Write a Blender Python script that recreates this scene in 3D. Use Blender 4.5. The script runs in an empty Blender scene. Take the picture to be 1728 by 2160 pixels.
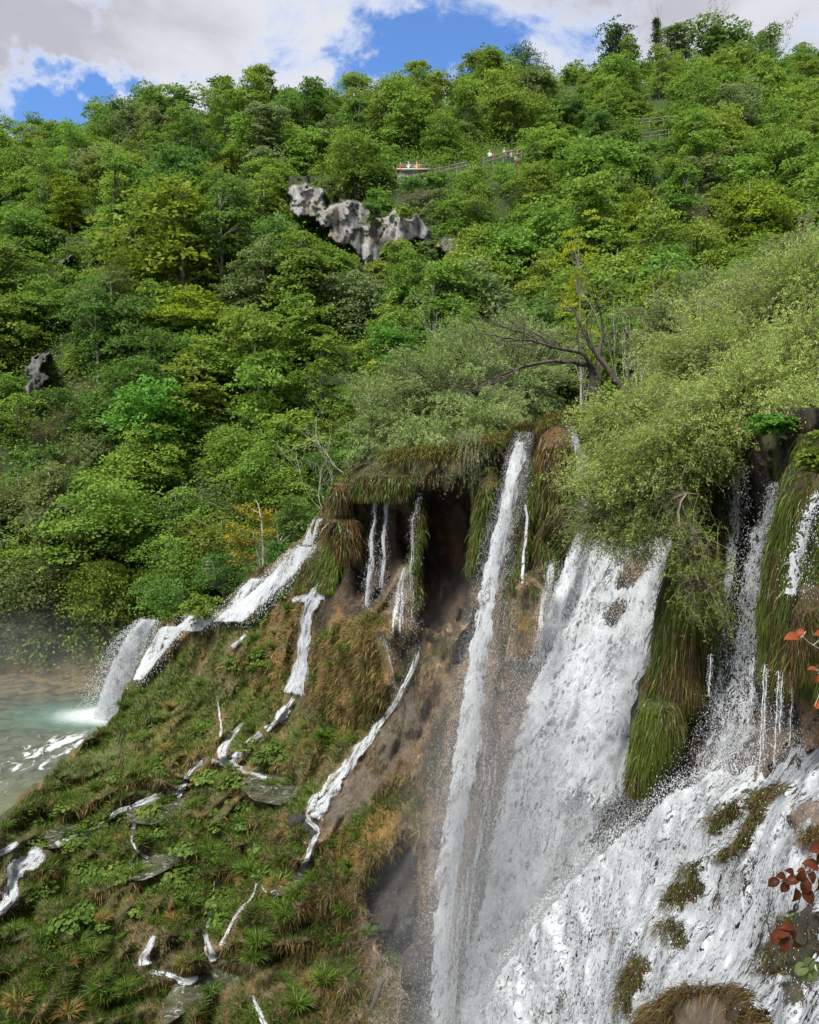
import bpy, math, random
import numpy as np
from mathutils import Vector

RNG = np.random.default_rng(7)
random.seed(7)
R = math.radians
SC = bpy.context.scene
COL = SC.collection

# ------------------------------------------------------------------ camera
F = 1728.0
CAMZ = 17.8                      # pool water level is z = 0
PITCH = math.atan(100 / F)       # looks slightly down
cam_d = bpy.data.cameras.new('camera')
cam = bpy.data.objects.new('camera', cam_d)
COL.objects.link(cam)
cam.location = (0, 0, CAMZ)
cam.rotation_euler = (R(90) - PITCH, 0, 0)
cam_d.sensor_fit = 'HORIZONTAL'
cam_d.sensor_width = 36
cam_d.lens = 36
cam_d.clip_end = 5000
cam_d.clip_start = 0.05
SC.camera = cam
CP, SP = math.cos(PITCH), math.sin(PITCH)


def P(px, py, Y):
    """point at forward distance Y (metres) seen in direction px,py of the photograph"""
    px = np.asarray(px, float); py = np.asarray(py, float); Y = np.asarray(Y, float)
    a = (px - 864) / F; b = -(py - 1080) / F
    dy = CP + b * SP
    dz = -SP + b * CP
    return np.stack(np.broadcast_arrays(a / dy * Y, Y, CAMZ + dz / dy * Y), -1)


def proj(p):
    p = np.asarray(p, float)
    y = p[..., 1]; z = p[..., 2] - CAMZ
    fw = y * CP - z * SP
    up = y * SP + z * CP
    return 864 + F * p[..., 0] / fw, 1080 - F * up / fw


# ------------------------------------------------------------------ noise
def _h(ix, iy, iz, s):
    n = (ix * 374761393 + iy * 668265263 + iz * 2147483647 + s * 1274126177) & 0xffffffff
    n = ((n ^ (n >> 13)) * 1274126177) & 0xffffffff
    n = (n ^ (n >> 16)) & 0xffffffff
    n = ((n * 2246822519) & 0xffffffff) ^ (n >> 15)
    return (n & 0xffffff) / float(0xffffff)


def vn(p, s=0):
    p = np.asarray(p, float)
    i = np.floor(p).astype(np.int64); f = p - i
    f = f * f * (3 - 2 * f)
    r = 0
    for a in (0, 1):
        wx = f[..., 0] if a else 1 - f[..., 0]
        for b in (0, 1):
            wy = f[..., 1] if b else 1 - f[..., 1]
            for c in (0, 1):
                wz = f[..., 2] if c else 1 - f[..., 2]
                r = r + wx * wy * wz * _h(i[..., 0] + a, i[..., 1] + b, i[..., 2] + c, s)
    return r * 2 - 1


def fbm(p, o=4, s=0, g=0.5):
    r = 0; a = 1; t = 0
    p = np.asarray(p, float)
    for k in range(o):
        r = r + a * vn(p * 2 ** k + 17.3 * k, s + k); t += a; a *= g
    return r / t


def sm(a, b, x):
    t = np.clip((np.asarray(x, float) - a) / (b - a), 0, 1)
    return t * t * (3 - 2 * t)


def mix(a, b, t):
    return a + (b - a) * t


class RBF:
    def __init__(s, pts, sx, sy, smooth=1e-3):
        q = np.array(pts, float)
        s.c = np.stack([q[:, 0] / sx, q[:, 1] / sy], -1); s.sx, s.sy = sx, sy
        n = len(q)
        A = np.zeros((n + 3, n + 3))
        A[:n, :n] = s.k(s.c, s.c) + np.eye(n) * smooth
        A[:n, n] = 1; A[:n, n + 1:] = s.c; A[n, :n] = 1; A[n + 1:, :n] = s.c.T
        s.w = np.linalg.solve(A, np.append(q[:, 2], [0, 0, 0]))

    @staticmethod
    def k(a, b):
        d2 = ((a[:, None] - b[None]) ** 2).sum(-1)
        return 0.5 * d2 * np.log(d2 + 1e-12)

    def __call__(s, x, y):
        x = np.asarray(x, float); y = np.asarray(y, float)
        x, y = np.broadcast_arrays(x, y)
        q = np.stack([x.ravel() / s.sx, y.ravel() / s.sy], -1)
        out = np.zeros(len(q))
        for i in range(0, len(q), 20000):
            c = q[i:i + 20000]
            out[i:i + 20000] = s.k(c, s.c) @ s.w[:-3] + s.w[-3] + c @ s.w[-2:]
        return out.reshape(x.shape)


def polymask(px, py, poly, soft):
    """soft 0..1 mask of a polygon (1 inside)"""
    px = np.asarray(px, float); py = np.asarray(py, float)
    px, py = np.broadcast_arrays(px, py)
    sh = px.shape; x = px.ravel(); y = py.ravel()
    ins = np.zeros(len(x), bool); dist = np.full(len(x), 1e9)
    n = len(poly)
    for i in range(n):
        x1, y1 = poly[i]; x2, y2 = poly[(i + 1) % n]
        c = (y1 > y) != (y2 > y)
        if y1 != y2:
            ins ^= c & (x < (x2 - x1) * (y - y1) / (y2 - y1) + x1)
        dx, dy = x2 - x1, y2 - y1
        t = np.clip(((x - x1) * dx + (y - y1) * dy) / (dx * dx + dy * dy + 1e-9), 0, 1)
        dist = np.minimum(dist, np.hypot(x - x1 - t * dx, y - y1 - t * dy))
    d = np.where(ins, dist, -dist)
    return sm(-soft, soft, d).reshape(sh)


# ------------------------------------------------------------------ object helpers
def tag(o, label=None, cat=None, group=None, kind=None):
    if label: o['label'] = label
    if cat: o['category'] = cat
    if group: o['group'] = group
    if kind: o['kind'] = kind
    return o


def link(o, parent=None):
    COL.objects.link(o)
    if parent is not None:
        o.parent = parent
    return o


def mesh(name, V, Fs, attrs=None, smooth=False):
    """Fs: list of (n,k) index arrays"""
    me = bpy.data.meshes.new(name)
    V = np.asarray(V, np.float32)
    if not isinstance(Fs, (list, tuple)): Fs = [Fs]
    Fs = [np.asarray(f, np.int32) for f in Fs if len(f)]
    me.vertices.add(len(V)); me.vertices.foreach_set('co', V.ravel())
    nl = sum(f.size for f in Fs); npoly = sum(len(f) for f in Fs)
    me.loops.add(nl); me.polygons.add(npoly)
    me.loops.foreach_set('vertex_index', np.concatenate([f.ravel() for f in Fs]))
    tot = np.concatenate([np.full(len(f), f.shape[1], np.int32) for f in Fs])
    st = np.concatenate([[0], np.cumsum(tot)[:-1]]).astype(np.int32)
    me.polygons.foreach_set('loop_start', st)
    if smooth: me.polygons.foreach_set('use_smooth', np.ones(npoly, bool))
    for k, a in (attrs or {}).items():
        a = np.asarray(a, np.float32)
        if a.ndim == 1:
            at = me.attributes.new(k, 'FLOAT', 'POINT'); at.data.foreach_set('value', a)
        else:
            if a.shape[1] == 3: a = np.concatenate([a, np.ones((len(a), 1), np.float32)], 1)
            at = me.attributes.new(k, 'FLOAT_COLOR', 'POINT'); at.data.foreach_set('color', a.ravel())
    me.update(calc_edges=True)
    return me


def obj(name, me, mat=None, parent=None, loc=None):
    o = bpy.data.objects.new(name, me)
    if mat is not None: me.materials.append(mat)
    if loc is not None: o.location = loc
    return link(o, parent)


def empty(name, loc=(0, 0, 0), parent=None):
    o = bpy.data.objects.new(name, None); o.location = loc
    o.empty_display_size = 0.3
    return link(o, parent)


def gridfaces(nr, nc, off=0, flip=False):
    i = np.arange(nr - 1)[:, None] * nc + np.arange(nc - 1)[None]
    q = np.stack([i, i + 1, i + nc + 1, i + nc], -1).reshape(-1, 4) + off
    return q[:, ::-1] if flip else q


# leaves: diamonds
def unit(v):
    return v / (np.linalg.norm(v, axis=-1, keepdims=True) + 1e-9)


def leaf_quads(c, nrm, size, asp=0.6, along=None, fold=0.0, rng=RNG):
    n = len(c)
    nrm = unit(nrm)
    if along is None: along = unit(rng.normal(size=(n, 3)))
    t = unit(along - nrm * (along * nrm).sum(-1, keepdims=True))
    b = np.cross(nrm, t)
    s = np.broadcast_to(np.asarray(size, float), (n,))[:, None]
    V = np.stack([c - t * s * .5, c + b * s * asp * .5 + t * s * .05 + nrm * s * fold,
                  c + t * s * .5, c - b * s * asp * .5 + t * s * .05 + nrm * s * fold], 1)
    Fq = np.arange(n * 4).reshape(n, 4)
    return V.reshape(-1, 3), Fq


# tubes along polylines (all in one mesh)
def tubes(lines, sides=5):
    """lines: list of (pts (n,3), radii (n,))"""
    Vs, Fs, off = [], [], 0
    for pts, rad in lines:
        pts = np.asarray(pts, float); n = len(pts)
        rad = np.broadcast_to(np.asarray(rad, float), (n,))
        t = np.gradient(pts, axis=0); t = unit(t)
        ref = np.array([0.3, 0.9, 0.2]) if abs(t[0][2]) > .8 else np.array([0, 0, 1.0])
        u = unit(np.cross(t, ref)); w = np.cross(t, u)
        a = np.linspace(0, 2 * math.pi, sides, endpoint=False)
        ring = pts[:, None] + rad[:, None, None] * (np.cos(a)[None, :, None] * u[:, None] + np.sin(a)[None, :, None] * w[:, None])
        Vs.append(ring.reshape(-1, 3))
        i = np.arange(n - 1)[:, None] * sides; j = np.arange(sides)[None]
        k = (j + 1) % sides
        Fs.append(np.stack([i + j, i + k, i + k + sides, i + j + sides], -1).reshape(-1, 4) + off)
        off += n * sides
    return np.concatenate(Vs), np.concatenate(Fs)


# blades (grass, hanging moss): 3 segments, tapered
def blades(root, d0, length, width, droop, col, rng=RNG, side=None):
    n = len(root)
    L = np.broadcast_to(np.asarray(length, float), (n,))[:, None]
    W = np.broadcast_to(np.asarray(width, float), (n,))[:, None]
    dr = np.broadcast_to(np.asarray(droop, float), (n,))[:, None]
    d0 = unit(d0)
    if side is None:
        side = unit(np.cross(d0, rng.normal(size=(n, 3))))
    g = np.array([0, 0, -1.0])
    ps = []; p = root; d = d0
    ps.append(p)
    for k in range(3):
        p = p + d * L / 3; ps.append(p)
        d = unit(d + g * dr)
    V = np.stack([ps[0] - side * W, ps[0] + side * W, ps[1] - side * W * .9, ps[1] + side * W * .9,
                  ps[2] - side * W * .6, ps[2] + side * W * .6, ps[3]], 1)
    i = np.arange(n)[:, None] * 7
    q = np.concatenate([i + np.array([0, 1, 3, 2]), i + np.array([2, 3, 5, 4])])
    t = i + np.array([4, 5, 6])
    C = np.repeat(np.asarray(col)[:, None], 7, 1) * np.array([.75, .75, .95, .95, 1.08, 1.08, 1.15])[None, :, None]
    return V.reshape(-1, 3), [q, t], C.reshape(-1, 3)


def blade_object(name, parts, mat, parent=None):
    Vs, Q, T, C, off = [], [], [], [], 0
    for V, (q, t), c in parts:
        Vs.append(V); Q.append(q + off); T.append(t + off); C.append(c); off += len(V)
    me = mesh(name, np.concatenate(Vs), [np.concatenate(Q), np.concatenate(T)], {'Col': np.concatenate(C)})
    return obj(name, me, mat, parent)


# ------------------------------------------------------------------ materials
class NT:
    def __init__(s, name, world=None):
        if world is None:
            s.m = bpy.data.materials.new(name); s.m.use_nodes = True; s.t = s.m.node_tree
        else:
            s.m = world; s.t = world.node_tree
        s.t.nodes.clear()

    def n(s, typ, **kw):
        nd = s.t.nodes.new(typ)
        for k, v in kw.items():
            if k == 'i':
                for a, b in v.items(): s.set(nd, a, b)
            else:
                setattr(nd, k, v)
        return nd

    def set(s, nd, a, b):
        sock = nd.inputs[a]
        if isinstance(b, bpy.types.NodeSocket): s.t.links.new(b, sock)
        elif isinstance(b, bpy.types.Node): s.t.links.new(b.outputs[0], sock)
        else:
            if isinstance(b, (tuple, list)) and sock.type == 'RGBA' and len(b) == 3: b = (*b, 1)
            sock.default_value = b

    def math(s, op, a, b=0.0, c=None, clamp=False):
        nd = s.n('ShaderNodeMath', operation=op, use_clamp=clamp)
        s.set(nd, 0, a); s.set(nd, 1, b)
        if c is not None: s.set(nd, 2, c)
        return nd.outputs[0]

    def mixc(s, f, a, b, mode='MIX'):
        nd = s.n('ShaderNodeMix', data_type='RGBA', blend_type=mode)
        s.set(nd, 0, f); s.set(nd, 6, a); s.set(nd, 7, b)
        return nd.outputs[2]

    def noise(s, vec, scale, detail=4, rough=.55, dist=0.0):
        nd = s.n('ShaderNodeTexNoise', i={'Scale': scale, 'Detail': detail, 'Roughness': rough, 'Distortion': dist})
        if vec is not None: s.set(nd, 'Vector', vec)
        return nd.outputs[0]

    def ramp(s, f, a, b):
        nd = s.n('ShaderNodeMapRange', interpolation_type='SMOOTHSTEP')
        s.set(nd, 0, f); s.set(nd, 1, a); s.set(nd, 2, b)
        return nd.outputs[0]

    def attr(s, name, out=2):
        return s.n('ShaderNodeAttribute', attribute_name=name).outputs[out]


def m_leaf(name, a, b, transl=0.5, objvar=0.4, hue=0.04):
    """leaf material, colours a..b mixed by the per-leaf value 'v', shifted per tree"""
    t = NT(name)
    v = t.attr('v')
    oi = t.n('ShaderNodeObjectInfo').outputs['Random']
    c = t.mixc(v, a, b)
    br = t.math('MULTIPLY_ADD', oi, objvar, 1 - objvar / 2)
    hs = t.n('ShaderNodeHueSaturation', i={'Hue': t.math('MULTIPLY_ADD', t.math('FRACT', t.math('MULTIPLY', oi, 7.31)), hue, 0.5 - hue / 2), 'Value': br, 'Color': c})
    d = t.n('ShaderNodeBsdfDiffuse', i={'Color': hs.outputs[0]})
    tr = t.n('ShaderNodeBsdfTranslucent', i={'Color': t.mixc(.35, hs.outputs[0], (0.13, 0.23, 0.03, 1))})
    g = t.n('ShaderNodeBsdfGlossy', i={'Color': (1, 1, 1, 1), 'Roughness': .45})
    m1 = t.n('ShaderNodeMixShader', i={0: transl, 1: d.outputs[0], 2: tr.outputs[0]})
    m2 = t.n('ShaderNodeMixShader', i={0: .006, 1: m1.outputs[0], 2: g.outputs[0]})
    o = t.n('ShaderNodeOutputMaterial', i={0: m2.outputs[0]})
    return t.m


def m_blade(name, transl=.3, gloss=.008):
    t = NT(name)
    c = t.attr('Col', 0)
    d = t.n('ShaderNodeBsdfDiffuse', i={'Color': c})
    tr = t.n('ShaderNodeBsdfTranslucent', i={'Color': c})
    g = t.n('ShaderNodeBsdfGlossy', i={'Roughness': .35})
    m1 = t.n('ShaderNodeMixShader', i={0: transl, 1: d.outputs[0], 2: tr.outputs[0]})
    m2 = t.n('ShaderNodeMixShader', i={0: gloss, 1: m1.outputs[0], 2: g.outputs[0]})
    t.n('ShaderNodeOutputMaterial', i={0: m2.outputs[0]})
    return t.m


def m_bark(name, a, b, sc=6):
    t = NT(name)
    tc = t.n('ShaderNodeTexCoord').outputs['Object']
    mp = t.n('ShaderNodeMapping', i={'Vector': tc, 'Scale': (1, 1, .35)})
    n = t.noise(mp.outputs[0], sc, 6, .65)
    c = t.mixc(t.ramp(n, .35, .65), a, b)
    bp = t.n('ShaderNodeBump', i={'Strength': .7, 'Distance': .05, 'Height': n})
    p = t.n('ShaderNodeBsdfPrincipled', i={'Base Color': c, 'Roughness': .9, 'Normal': bp.outputs[0]})
    t.n('ShaderNodeOutputMaterial', i={0: p.outputs[0]})
    return t.m


def m_terrain(name, sc=1.0, wet=0.35, bump=.8, streak=0.0):
    """ground material: vertex colour 'Col' broken up by noise, 'wet' attribute lowers roughness"""
    t = NT(name)
    pos = t.n('ShaderNodeNewGeometry').outputs['Position']
    c = t.attr('Col', 0)
    n1 = t.noise(pos, 1.3 * sc, 6, .6)
    n2 = t.noise(pos, 7 * sc, 10, .8, .4)
    n3 = t.noise(pos, 34 * sc, 3, .6)
    mp = t.n('ShaderNodeMapping', i={'Vector': pos, 'Scale': (5 * sc, 5 * sc, .7 * sc)})
    n4 = t.noise(mp.outputs[0], 1, 5, .6)
    v = t.math('ADD', t.math('MULTIPLY_ADD', n2, 2.3, -1.15 + .62), t.math('MULTIPLY_ADD', n3, .8, -.4 + .38))
    v = t.math('MULTIPLY', v, t.math('MULTIPLY_ADD', n4, 1.0, .5))
    v = t.math('MAXIMUM', v, .12)
    vc = t.n('ShaderNodeCombineColor', i={0: v, 1: v, 2: v})
    c2 = t.mixc(1.0, c, vc.outputs[0], 'MULTIPLY')
    c3 = t.mixc(t.ramp(n1, .5, .75), c2, t.mixc(1.0, c2, (1.35, 1.05, .7, 1), 'MULTIPLY'))
    w = t.attr('wet')
    rough = t.math('MULTIPLY_ADD', w, -.55, .92)
    h = t.math('ADD', t.math('MULTIPLY', n2, 1.0), t.math('ADD', t.math('MULTIPLY', n3, .35), t.math('MULTIPLY', n4, .5)))
    bp = t.n('ShaderNodeBump', i={'Strength': bump, 'Distance': .22 / sc, 'Height': h})
    p = t.n('ShaderNodeBsdfPrincipled', i={'Base Color': c3, 'Roughness': rough, 'Normal': bp.outputs[0], 'Specular IOR Level': .4})
    t.n('ShaderNodeOutputMaterial', i={0: p.outputs[0]})
    return t.m


def m_foam(name, su=5.0, sv=.8, lace=0.5, cover=.5, seed=0.0, tint=(.73, .76, .79), soft=.12, fine=1.0, grain=14.0, gw=.55, gs=.6, bw=1.0, pos=None):
    """falling / rushing water: white froth with see-through gaps.
    attributes: ua across (m), va along (m), dens 0..1"""
    t = NT(name)
    ua = t.attr('ua'); va = t.attr('va'); de = t.attr('dens')
    vec = t.n('ShaderNodeCombineXYZ', i={0: t.math('MULTIPLY', ua, su), 1: t.math('MULTIPLY', va, sv), 2: seed})
    vec2 = t.n('ShaderNodeCombineXYZ', i={0: t.math('MULTIPLY', ua, su * 2.7 * fine), 1: t.math('MULTIPLY', va, su * 1.9 * fine), 2: seed + 5})
    if pos:                                   # froth texture from the place in the world, a little stretched along the fall
        gp = t.n('ShaderNodeNewGeometry').outputs['Position']
        gp = t.n('ShaderNodeMapping', i={'Vector': gp, 'Rotation': (0, pos[4], 0)}).outputs[0]
        vec, vec2, vec3p = (t.n('ShaderNodeMapping', i={'Vector': gp, 'Scale': (f_, f_, f_ * pos[3])}) for f_ in pos[:3])
    big = t.noise(vec.outputs[0], 1.0, 5, .62, .6)
    fin = t.noise(vec2.outputs[0], 1.0, 4, .65, 1.2)
    vec3 = t.n('ShaderNodeCombineXYZ', i={0: t.math('MULTIPLY', ua, grain), 1: t.math('MULTIPLY', va, grain * gs), 2: seed + 9})
    if pos: vec3 = vec3p
    gr = t.math('MULTIPLY', t.math('SUBTRACT', t.noise(vec3.outputs[0], 1.0, 3, .7, .6), .5), 2.4)
    ridge = t.math('SUBTRACT', 1.0, t.math('MULTIPLY', t.math('ABSOLUTE', t.math('SUBTRACT', fin, .5)), 7.0), clamp=True)
    big2 = t.math('MULTIPLY', t.math('SUBTRACT', big, .5), 2.2)
    fin2 = t.math('MULTIPLY', t.math('SUBTRACT', fin, .5), 1.6)
    s = t.math('ADD', t.math('ADD', t.math('MULTIPLY', big2, bw), fin2), t.math('MULTIPLY', ridge, lace))
    s = t.math('ADD', s, t.math('MULTIPLY', gr, gw))
    s = t.math('ADD', s, t.math('MULTIPLY_ADD', de, 2.2, -2.2 + cover))
    al = t.ramp(s, 0.0, soft * 4)
    al = t.math('MULTIPLY', al, t.ramp(de, 0.0, .15))
    col = t.mixc(t.ramp(t.math('ADD', t.math('ADD', big2, fin2), gr), -.7, .8), tuple(x * .66 for x in tint), tint)
    bp = t.n('ShaderNodeBump', i={'Strength': .2, 'Distance': .1, 'Height': t.math('ADD', t.math('MULTIPLY', big, 1.0), t.math('MULTIPLY', fin, .4))})
    d = t.n('ShaderNodeBsdfDiffuse', i={'Color': col, 'Normal': bp.outputs[0]})
    tr = t.n('ShaderNodeBsdfTranslucent', i={'Color': col})
    m2 = t.n('ShaderNodeMixShader', i={0: .5, 1: d.outputs[0], 2: tr.outputs[0]})
    tp = t.n('ShaderNodeBsdfTransparent')
    m3 = t.n('ShaderNodeMixShader', i={0: al, 1: tp.outputs[0], 2: m2.outputs[0]})
    t.n('ShaderNodeOutputMaterial', i={0: m3.outputs[0]})
    return t.m


def m_plain(name, c, rough=.7, nsc=8, nv=.3):
    t = NT(name)
    tc = t.n('ShaderNodeTexCoord').outputs['Object']
    n = t.noise(tc, nsc, 4, .6)
    v = t.math('MULTIPLY_ADD', n, nv * 2, 1 - nv)
    vc = t.n('ShaderNodeCombineColor', i={0: v, 1: v, 2: v})
    c2 = t.mixc(1.0, c, vc.outputs[0], 'MULTIPLY')
    bp = t.n('ShaderNodeBump', i={'Strength': .4, 'Distance': .03, 'Height': n})
    p = t.n('ShaderNodeBsdfPrincipled', i={'Base Color': c2, 'Roughness': rough, 'Normal': bp.outputs[0]})
    t.n('ShaderNodeOutputMaterial', i={0: p.outputs[0]})
    return t.m


M = {}
M['terrain'] = m_terrain('tufa_and_moss', .8)
M['near_rock'] = m_terrain('wet_near_rock', 1.8)
M['hill'] = m_terrain('hill_soil', .25)
M['lime'] = m_terrain('limestone', .45, bump=1.0)
M['blade'] = m_blade('grass_blades')
M['strand'] = m_blade('hanging_strands', .25, .012)
M['bark_grey'] = m_bark('grey_bark', (.16, .145, .12), (.34, .32, .28))
M['bark_dark'] = m_bark('dark_bark', (.035, .028, .022), (.09, .075, .06))
M['bark_pale'] = m_bark('pale_bark', (.32, .3, .25), (.5, .47, .4))
M['twig'] = m_bark('brown_twig', (.1, .08, .055), (.22, .18, .13))
M['wood'] = m_bark('weathered_rail', (.12, .105, .09), (.27, .25, .22), 12)

# ------------------------------------------------------------------ sky and light
SUN_EL, SUN_AZ = R(58), R(215)     # azimuth clockwise from +Y
w = bpy.data.worlds.new('World'); SC.world = w; w.use_nodes = True
t = NT('w', w)
sky = t.n('ShaderNodeTexSky', sky_type='NISHITA', sun_disc=False, sun_elevation=SUN_EL, sun_rotation=SUN_AZ,
          air_density=1.0, dust_density=.6, ozone_density=2.0)
bluet = t.mixc(1.0, sky.outputs[0], (.70, .95, 1.3, 1), 'MULTIPLY')
dirv = t.n('ShaderNodeTexCoord').outputs['Generated']
sep = t.n('ShaderNodeSeparateXYZ', i={0: dirv})
iz = t.math('ADD', t.math('MAXIMUM', sep.outputs[2], 0.0), .32)
cx = t.math('DIVIDE', sep.outputs[0], iz); cy = t.math('DIVIDE', sep.outputs[1], iz)
cv = t.n('ShaderNodeCombineXYZ', i={0: cx, 1: cy, 2: 3.7})
n1 = t.noise(cv.outputs[0], 6.5, 10, .66, .35)
n2 = t.noise(cv.outputs[0], 1.7, 5, .5, .2)
field = t.math('ADD', t.math('MULTIPLY_ADD', n1, 4.2, -2.1), t.math('ADD', t.math('MULTIPLY_ADD', n2, .7, -.35), .62))


wn = t.n('ShaderNodeTexNoise', i={'Scale': 7.0, 'Detail': 8.0, 'Roughness': .62, 'Vector': dirv})
wv = t.n('ShaderNodeVectorMath', operation='MULTIPLY_ADD'); t.set(wv, 0, wn.outputs['Color']); wv.inputs[1].default_value = (.26, .26, .26); wv.inputs[2].default_value = (-.13, -.13, -.13)
wd = t.n('ShaderNodeVectorMath', operation='ADD'); t.set(wd, 0, dirv); t.set(wd, 1, wv.outputs[0])


def hole(px, py, rpx, amt):
    global field
    d = P(px, py, 1.0) - np.array([0, 0, CAMZ]); d = d / np.linalg.norm(d)
    vd = t.n('ShaderNodeVectorMath', operation='DISTANCE')
    t.set(vd, 0, wd.outputs[0]); vd.inputs[1].default_value = tuple(d)
    k = t.ramp(vd.outputs['Value'], rpx / F * 1.25, 0.0)
    field = t.math('SUBTRACT', field, t.math('MULTIPLY', k, amt * .74))


for h in [(790, 130, 120, 1.5), (880, 140, 110, 1.5), (965, 120, 110, 1.3), (735, 165, 70, 1.2), (1040, 140, 60, .7),
          (175, 235, 90, 1.7), (240, 150, 60, 1.5), (215, 195, 60, 1.2), (290, 155, 40, .7), (80, 130, 45, 1.1), (85, 225, 50, 1.1), (125, 180, 50, .9), (360, 175, 60, .8),
          (610, 165, 55, 1.8), (430, 140, 40, .7), (490, 120, 40, .5), (150, 265, 80, .8), (150, 185, 38, -1.6), (265, 205, 40, -1.2), (95, 180, 30, -1.0), (690, 130, 40, -.6), (700, 75, 40, .5), (835, 50, 60, .6), (900, 15, 60, .7), (1500, -80, 200, -.5), (300, -100, 260, -.6)]:
    hole(*h)
cl = t.ramp(field, -.55, .8)
shade = t.noise(cv.outputs[0], 3.0, 6, .55, .3)
ccol = t.mixc(t.ramp(shade, .35, .62), (.38, .38, .435, 1), (.56, .565, .61, 1))
ccol = t.mixc(t.ramp(field, .9, .15), ccol, (.60, .63, .70, 1))
CLOUD_GAIN = .37
bg1 = t.n('ShaderNodeBackground', i={0: bluet, 1: .046})
bg2 = t.n('ShaderNodeBackground', i={0: ccol, 1: CLOUD_GAIN})
mx = t.n('ShaderNodeMixShader', i={0: cl, 1: bg1.outputs[0], 2: bg2.outputs[0]})
t.n('ShaderNodeOutputWorld', i={0: mx.outputs[0]})

sd = bpy.data.lights.new('sun', 'SUN'); sd.energy = 2.1; sd.angle = R(20); sd.color = (1, .96, .88)
so = bpy.data.objects.new('sun', sd); COL.objects.link(so)
dvec = Vector((math.sin(SUN_AZ) * math.cos(SUN_EL), math.cos(SUN_AZ) * math.cos(SUN_EL), math.sin(SUN_EL)))
so.rotation_euler = dvec.to_track_quat('Z', 'Y').to_euler()
so.location = (-40, -30, 90)
SC.view_settings.view_transform = 'Standard'; SC.view_settings.look = 'None'
SC.view_settings.gamma = 1; SC.view_settings.exposure = 1.9
SC.render.engine = 'CYCLES'
SC.cycles.transparent_max_bounces = 24
SC.cycles.max_bounces = 6
# ================================================================== near terrain: slope + tufa cliff (surface 1)
CAM = np.array([0, 0, CAMZ])
S1pts = [(-150, 1740, 36), (-150, 2160, 29), (0, 1740, 38), (0, 1900, 35), (0, 2200, 29.5), (150, 1590, 45), (150, 1800, 38), (150, 2200, 29.5), (300, 1400, 54),
         (300, 1600, 45), (300, 1800, 37), (300, 2200, 28.5), (450, 1300, 52), (450, 1450, 49), (450, 1600, 43), (450, 1800, 36), (450, 2000, 31),
         (450, 2200, 27.5), (600, 1180, 50), (600, 1300, 47), (600, 1500, 43), (600, 1650, 38), (600, 1850, 33), (600, 2200, 27), (690, 1070, 45),
         (700, 1200, 43), (700, 1400, 40), (680, 1600, 36.5), (700, 1800, 32), (700, 2200, 26.5), (750, 1000, 38), (760, 1120, 38), (740, 1320, 37.5),
         (800, 1330, 35), (850, 1450, 34), (850, 1600, 32.5), (850, 1750, 31), (850, 1950, 29), (850, 2200, 26), (950, 1150, 35.5), (950, 1010, 33.5),
         (950, 1330, 33.5), (950, 1500, 31.5), (950, 1700, 29.5), (1060, 920, 32), (1060, 1200, 31.2), (1000, 1500, 29.8), (1000, 1800, 28), (1000, 2200, 25.5),
         (1200, 900, 31), (1200, 1200, 30), (1200, 1500, 28), (1200, 1800, 26.5), (1200, 2200, 25), (1400, 900, 30), (1400, 1200, 28.5), (1400, 1500, 27.3),
         (1400, 1800, 26), (1400, 2200, 24.5), (1700, 900, 30), (1700, 1500, 28), (1700, 2200, 25)]
_r1 = RBF(S1pts, 500, 500, 2e-3)
# terrace pools: name, polygon, flat pool level is taken at the centre
PONDS = [
    ('pond_a', [(505, 1650), (540, 1615), (600, 1625), (640, 1655), (610, 1700), (560, 1695), (520, 1672)]),
    ('pond_b', [(265, 1700), (330, 1672), (395, 1680), (380, 1715), (320, 1740), (275, 1732)]),
    ('pond_c', [(90, 1755), (150, 1738), (215, 1745), (190, 1780), (120, 1790), (92, 1780)]),
    ('pond_d', [(565, 1880), (600, 1835), (655, 1822), (665, 1845), (625, 1872), (590, 1890)]),
    ('pond_e', [(370, 2080), (420, 2040), (500, 2035), (530, 2062), (440, 2100), (365, 2150), (335, 2165), (350, 2120)]),
    ('pond_f', [(265, 1840), (300, 1800), (370, 1790), (385, 1815), (330, 1845), (285, 1862)]),
]
CAVE1 = [(885, 1060), (925, 1020), (985, 1035), (1000, 1090), (985, 1180), (1000, 1240), (985, 1320), (925, 1335), (890, 1300), (893, 1180)]
CAVE2 = [(862, 1765), (888, 1790), (896, 1900), (893, 1990), (858, 2025), (815, 2010), (775, 1930), (765, 1890), (790, 1840), (835, 1800)]
CAVE3 = [(760, 1090), (800, 1060), (860, 1075), (880, 1150), (845, 1200), (800, 1260), (765, 1285), (745, 1200)]
LEDGE = [(1060, 1230), (1130, 1210), (1165, 1260), (1160, 1330), (1130, 1390), (1070, 1400), (1050, 1330)]
CONE = [(730, 1300), (790, 1290), (830, 1360), (835, 1450), (780, 1500), (700, 1510), (655, 1460), (670, 1370)]


def _pond_levels():
    for nm, poly in PONDS:
        c = np.mean(poly, 0); Y = float(_r1(c[0], c[1]))
        q = P(c[0], c[1], Y); yield nm, poly, q[2]


PLV = list(_pond_levels())


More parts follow.
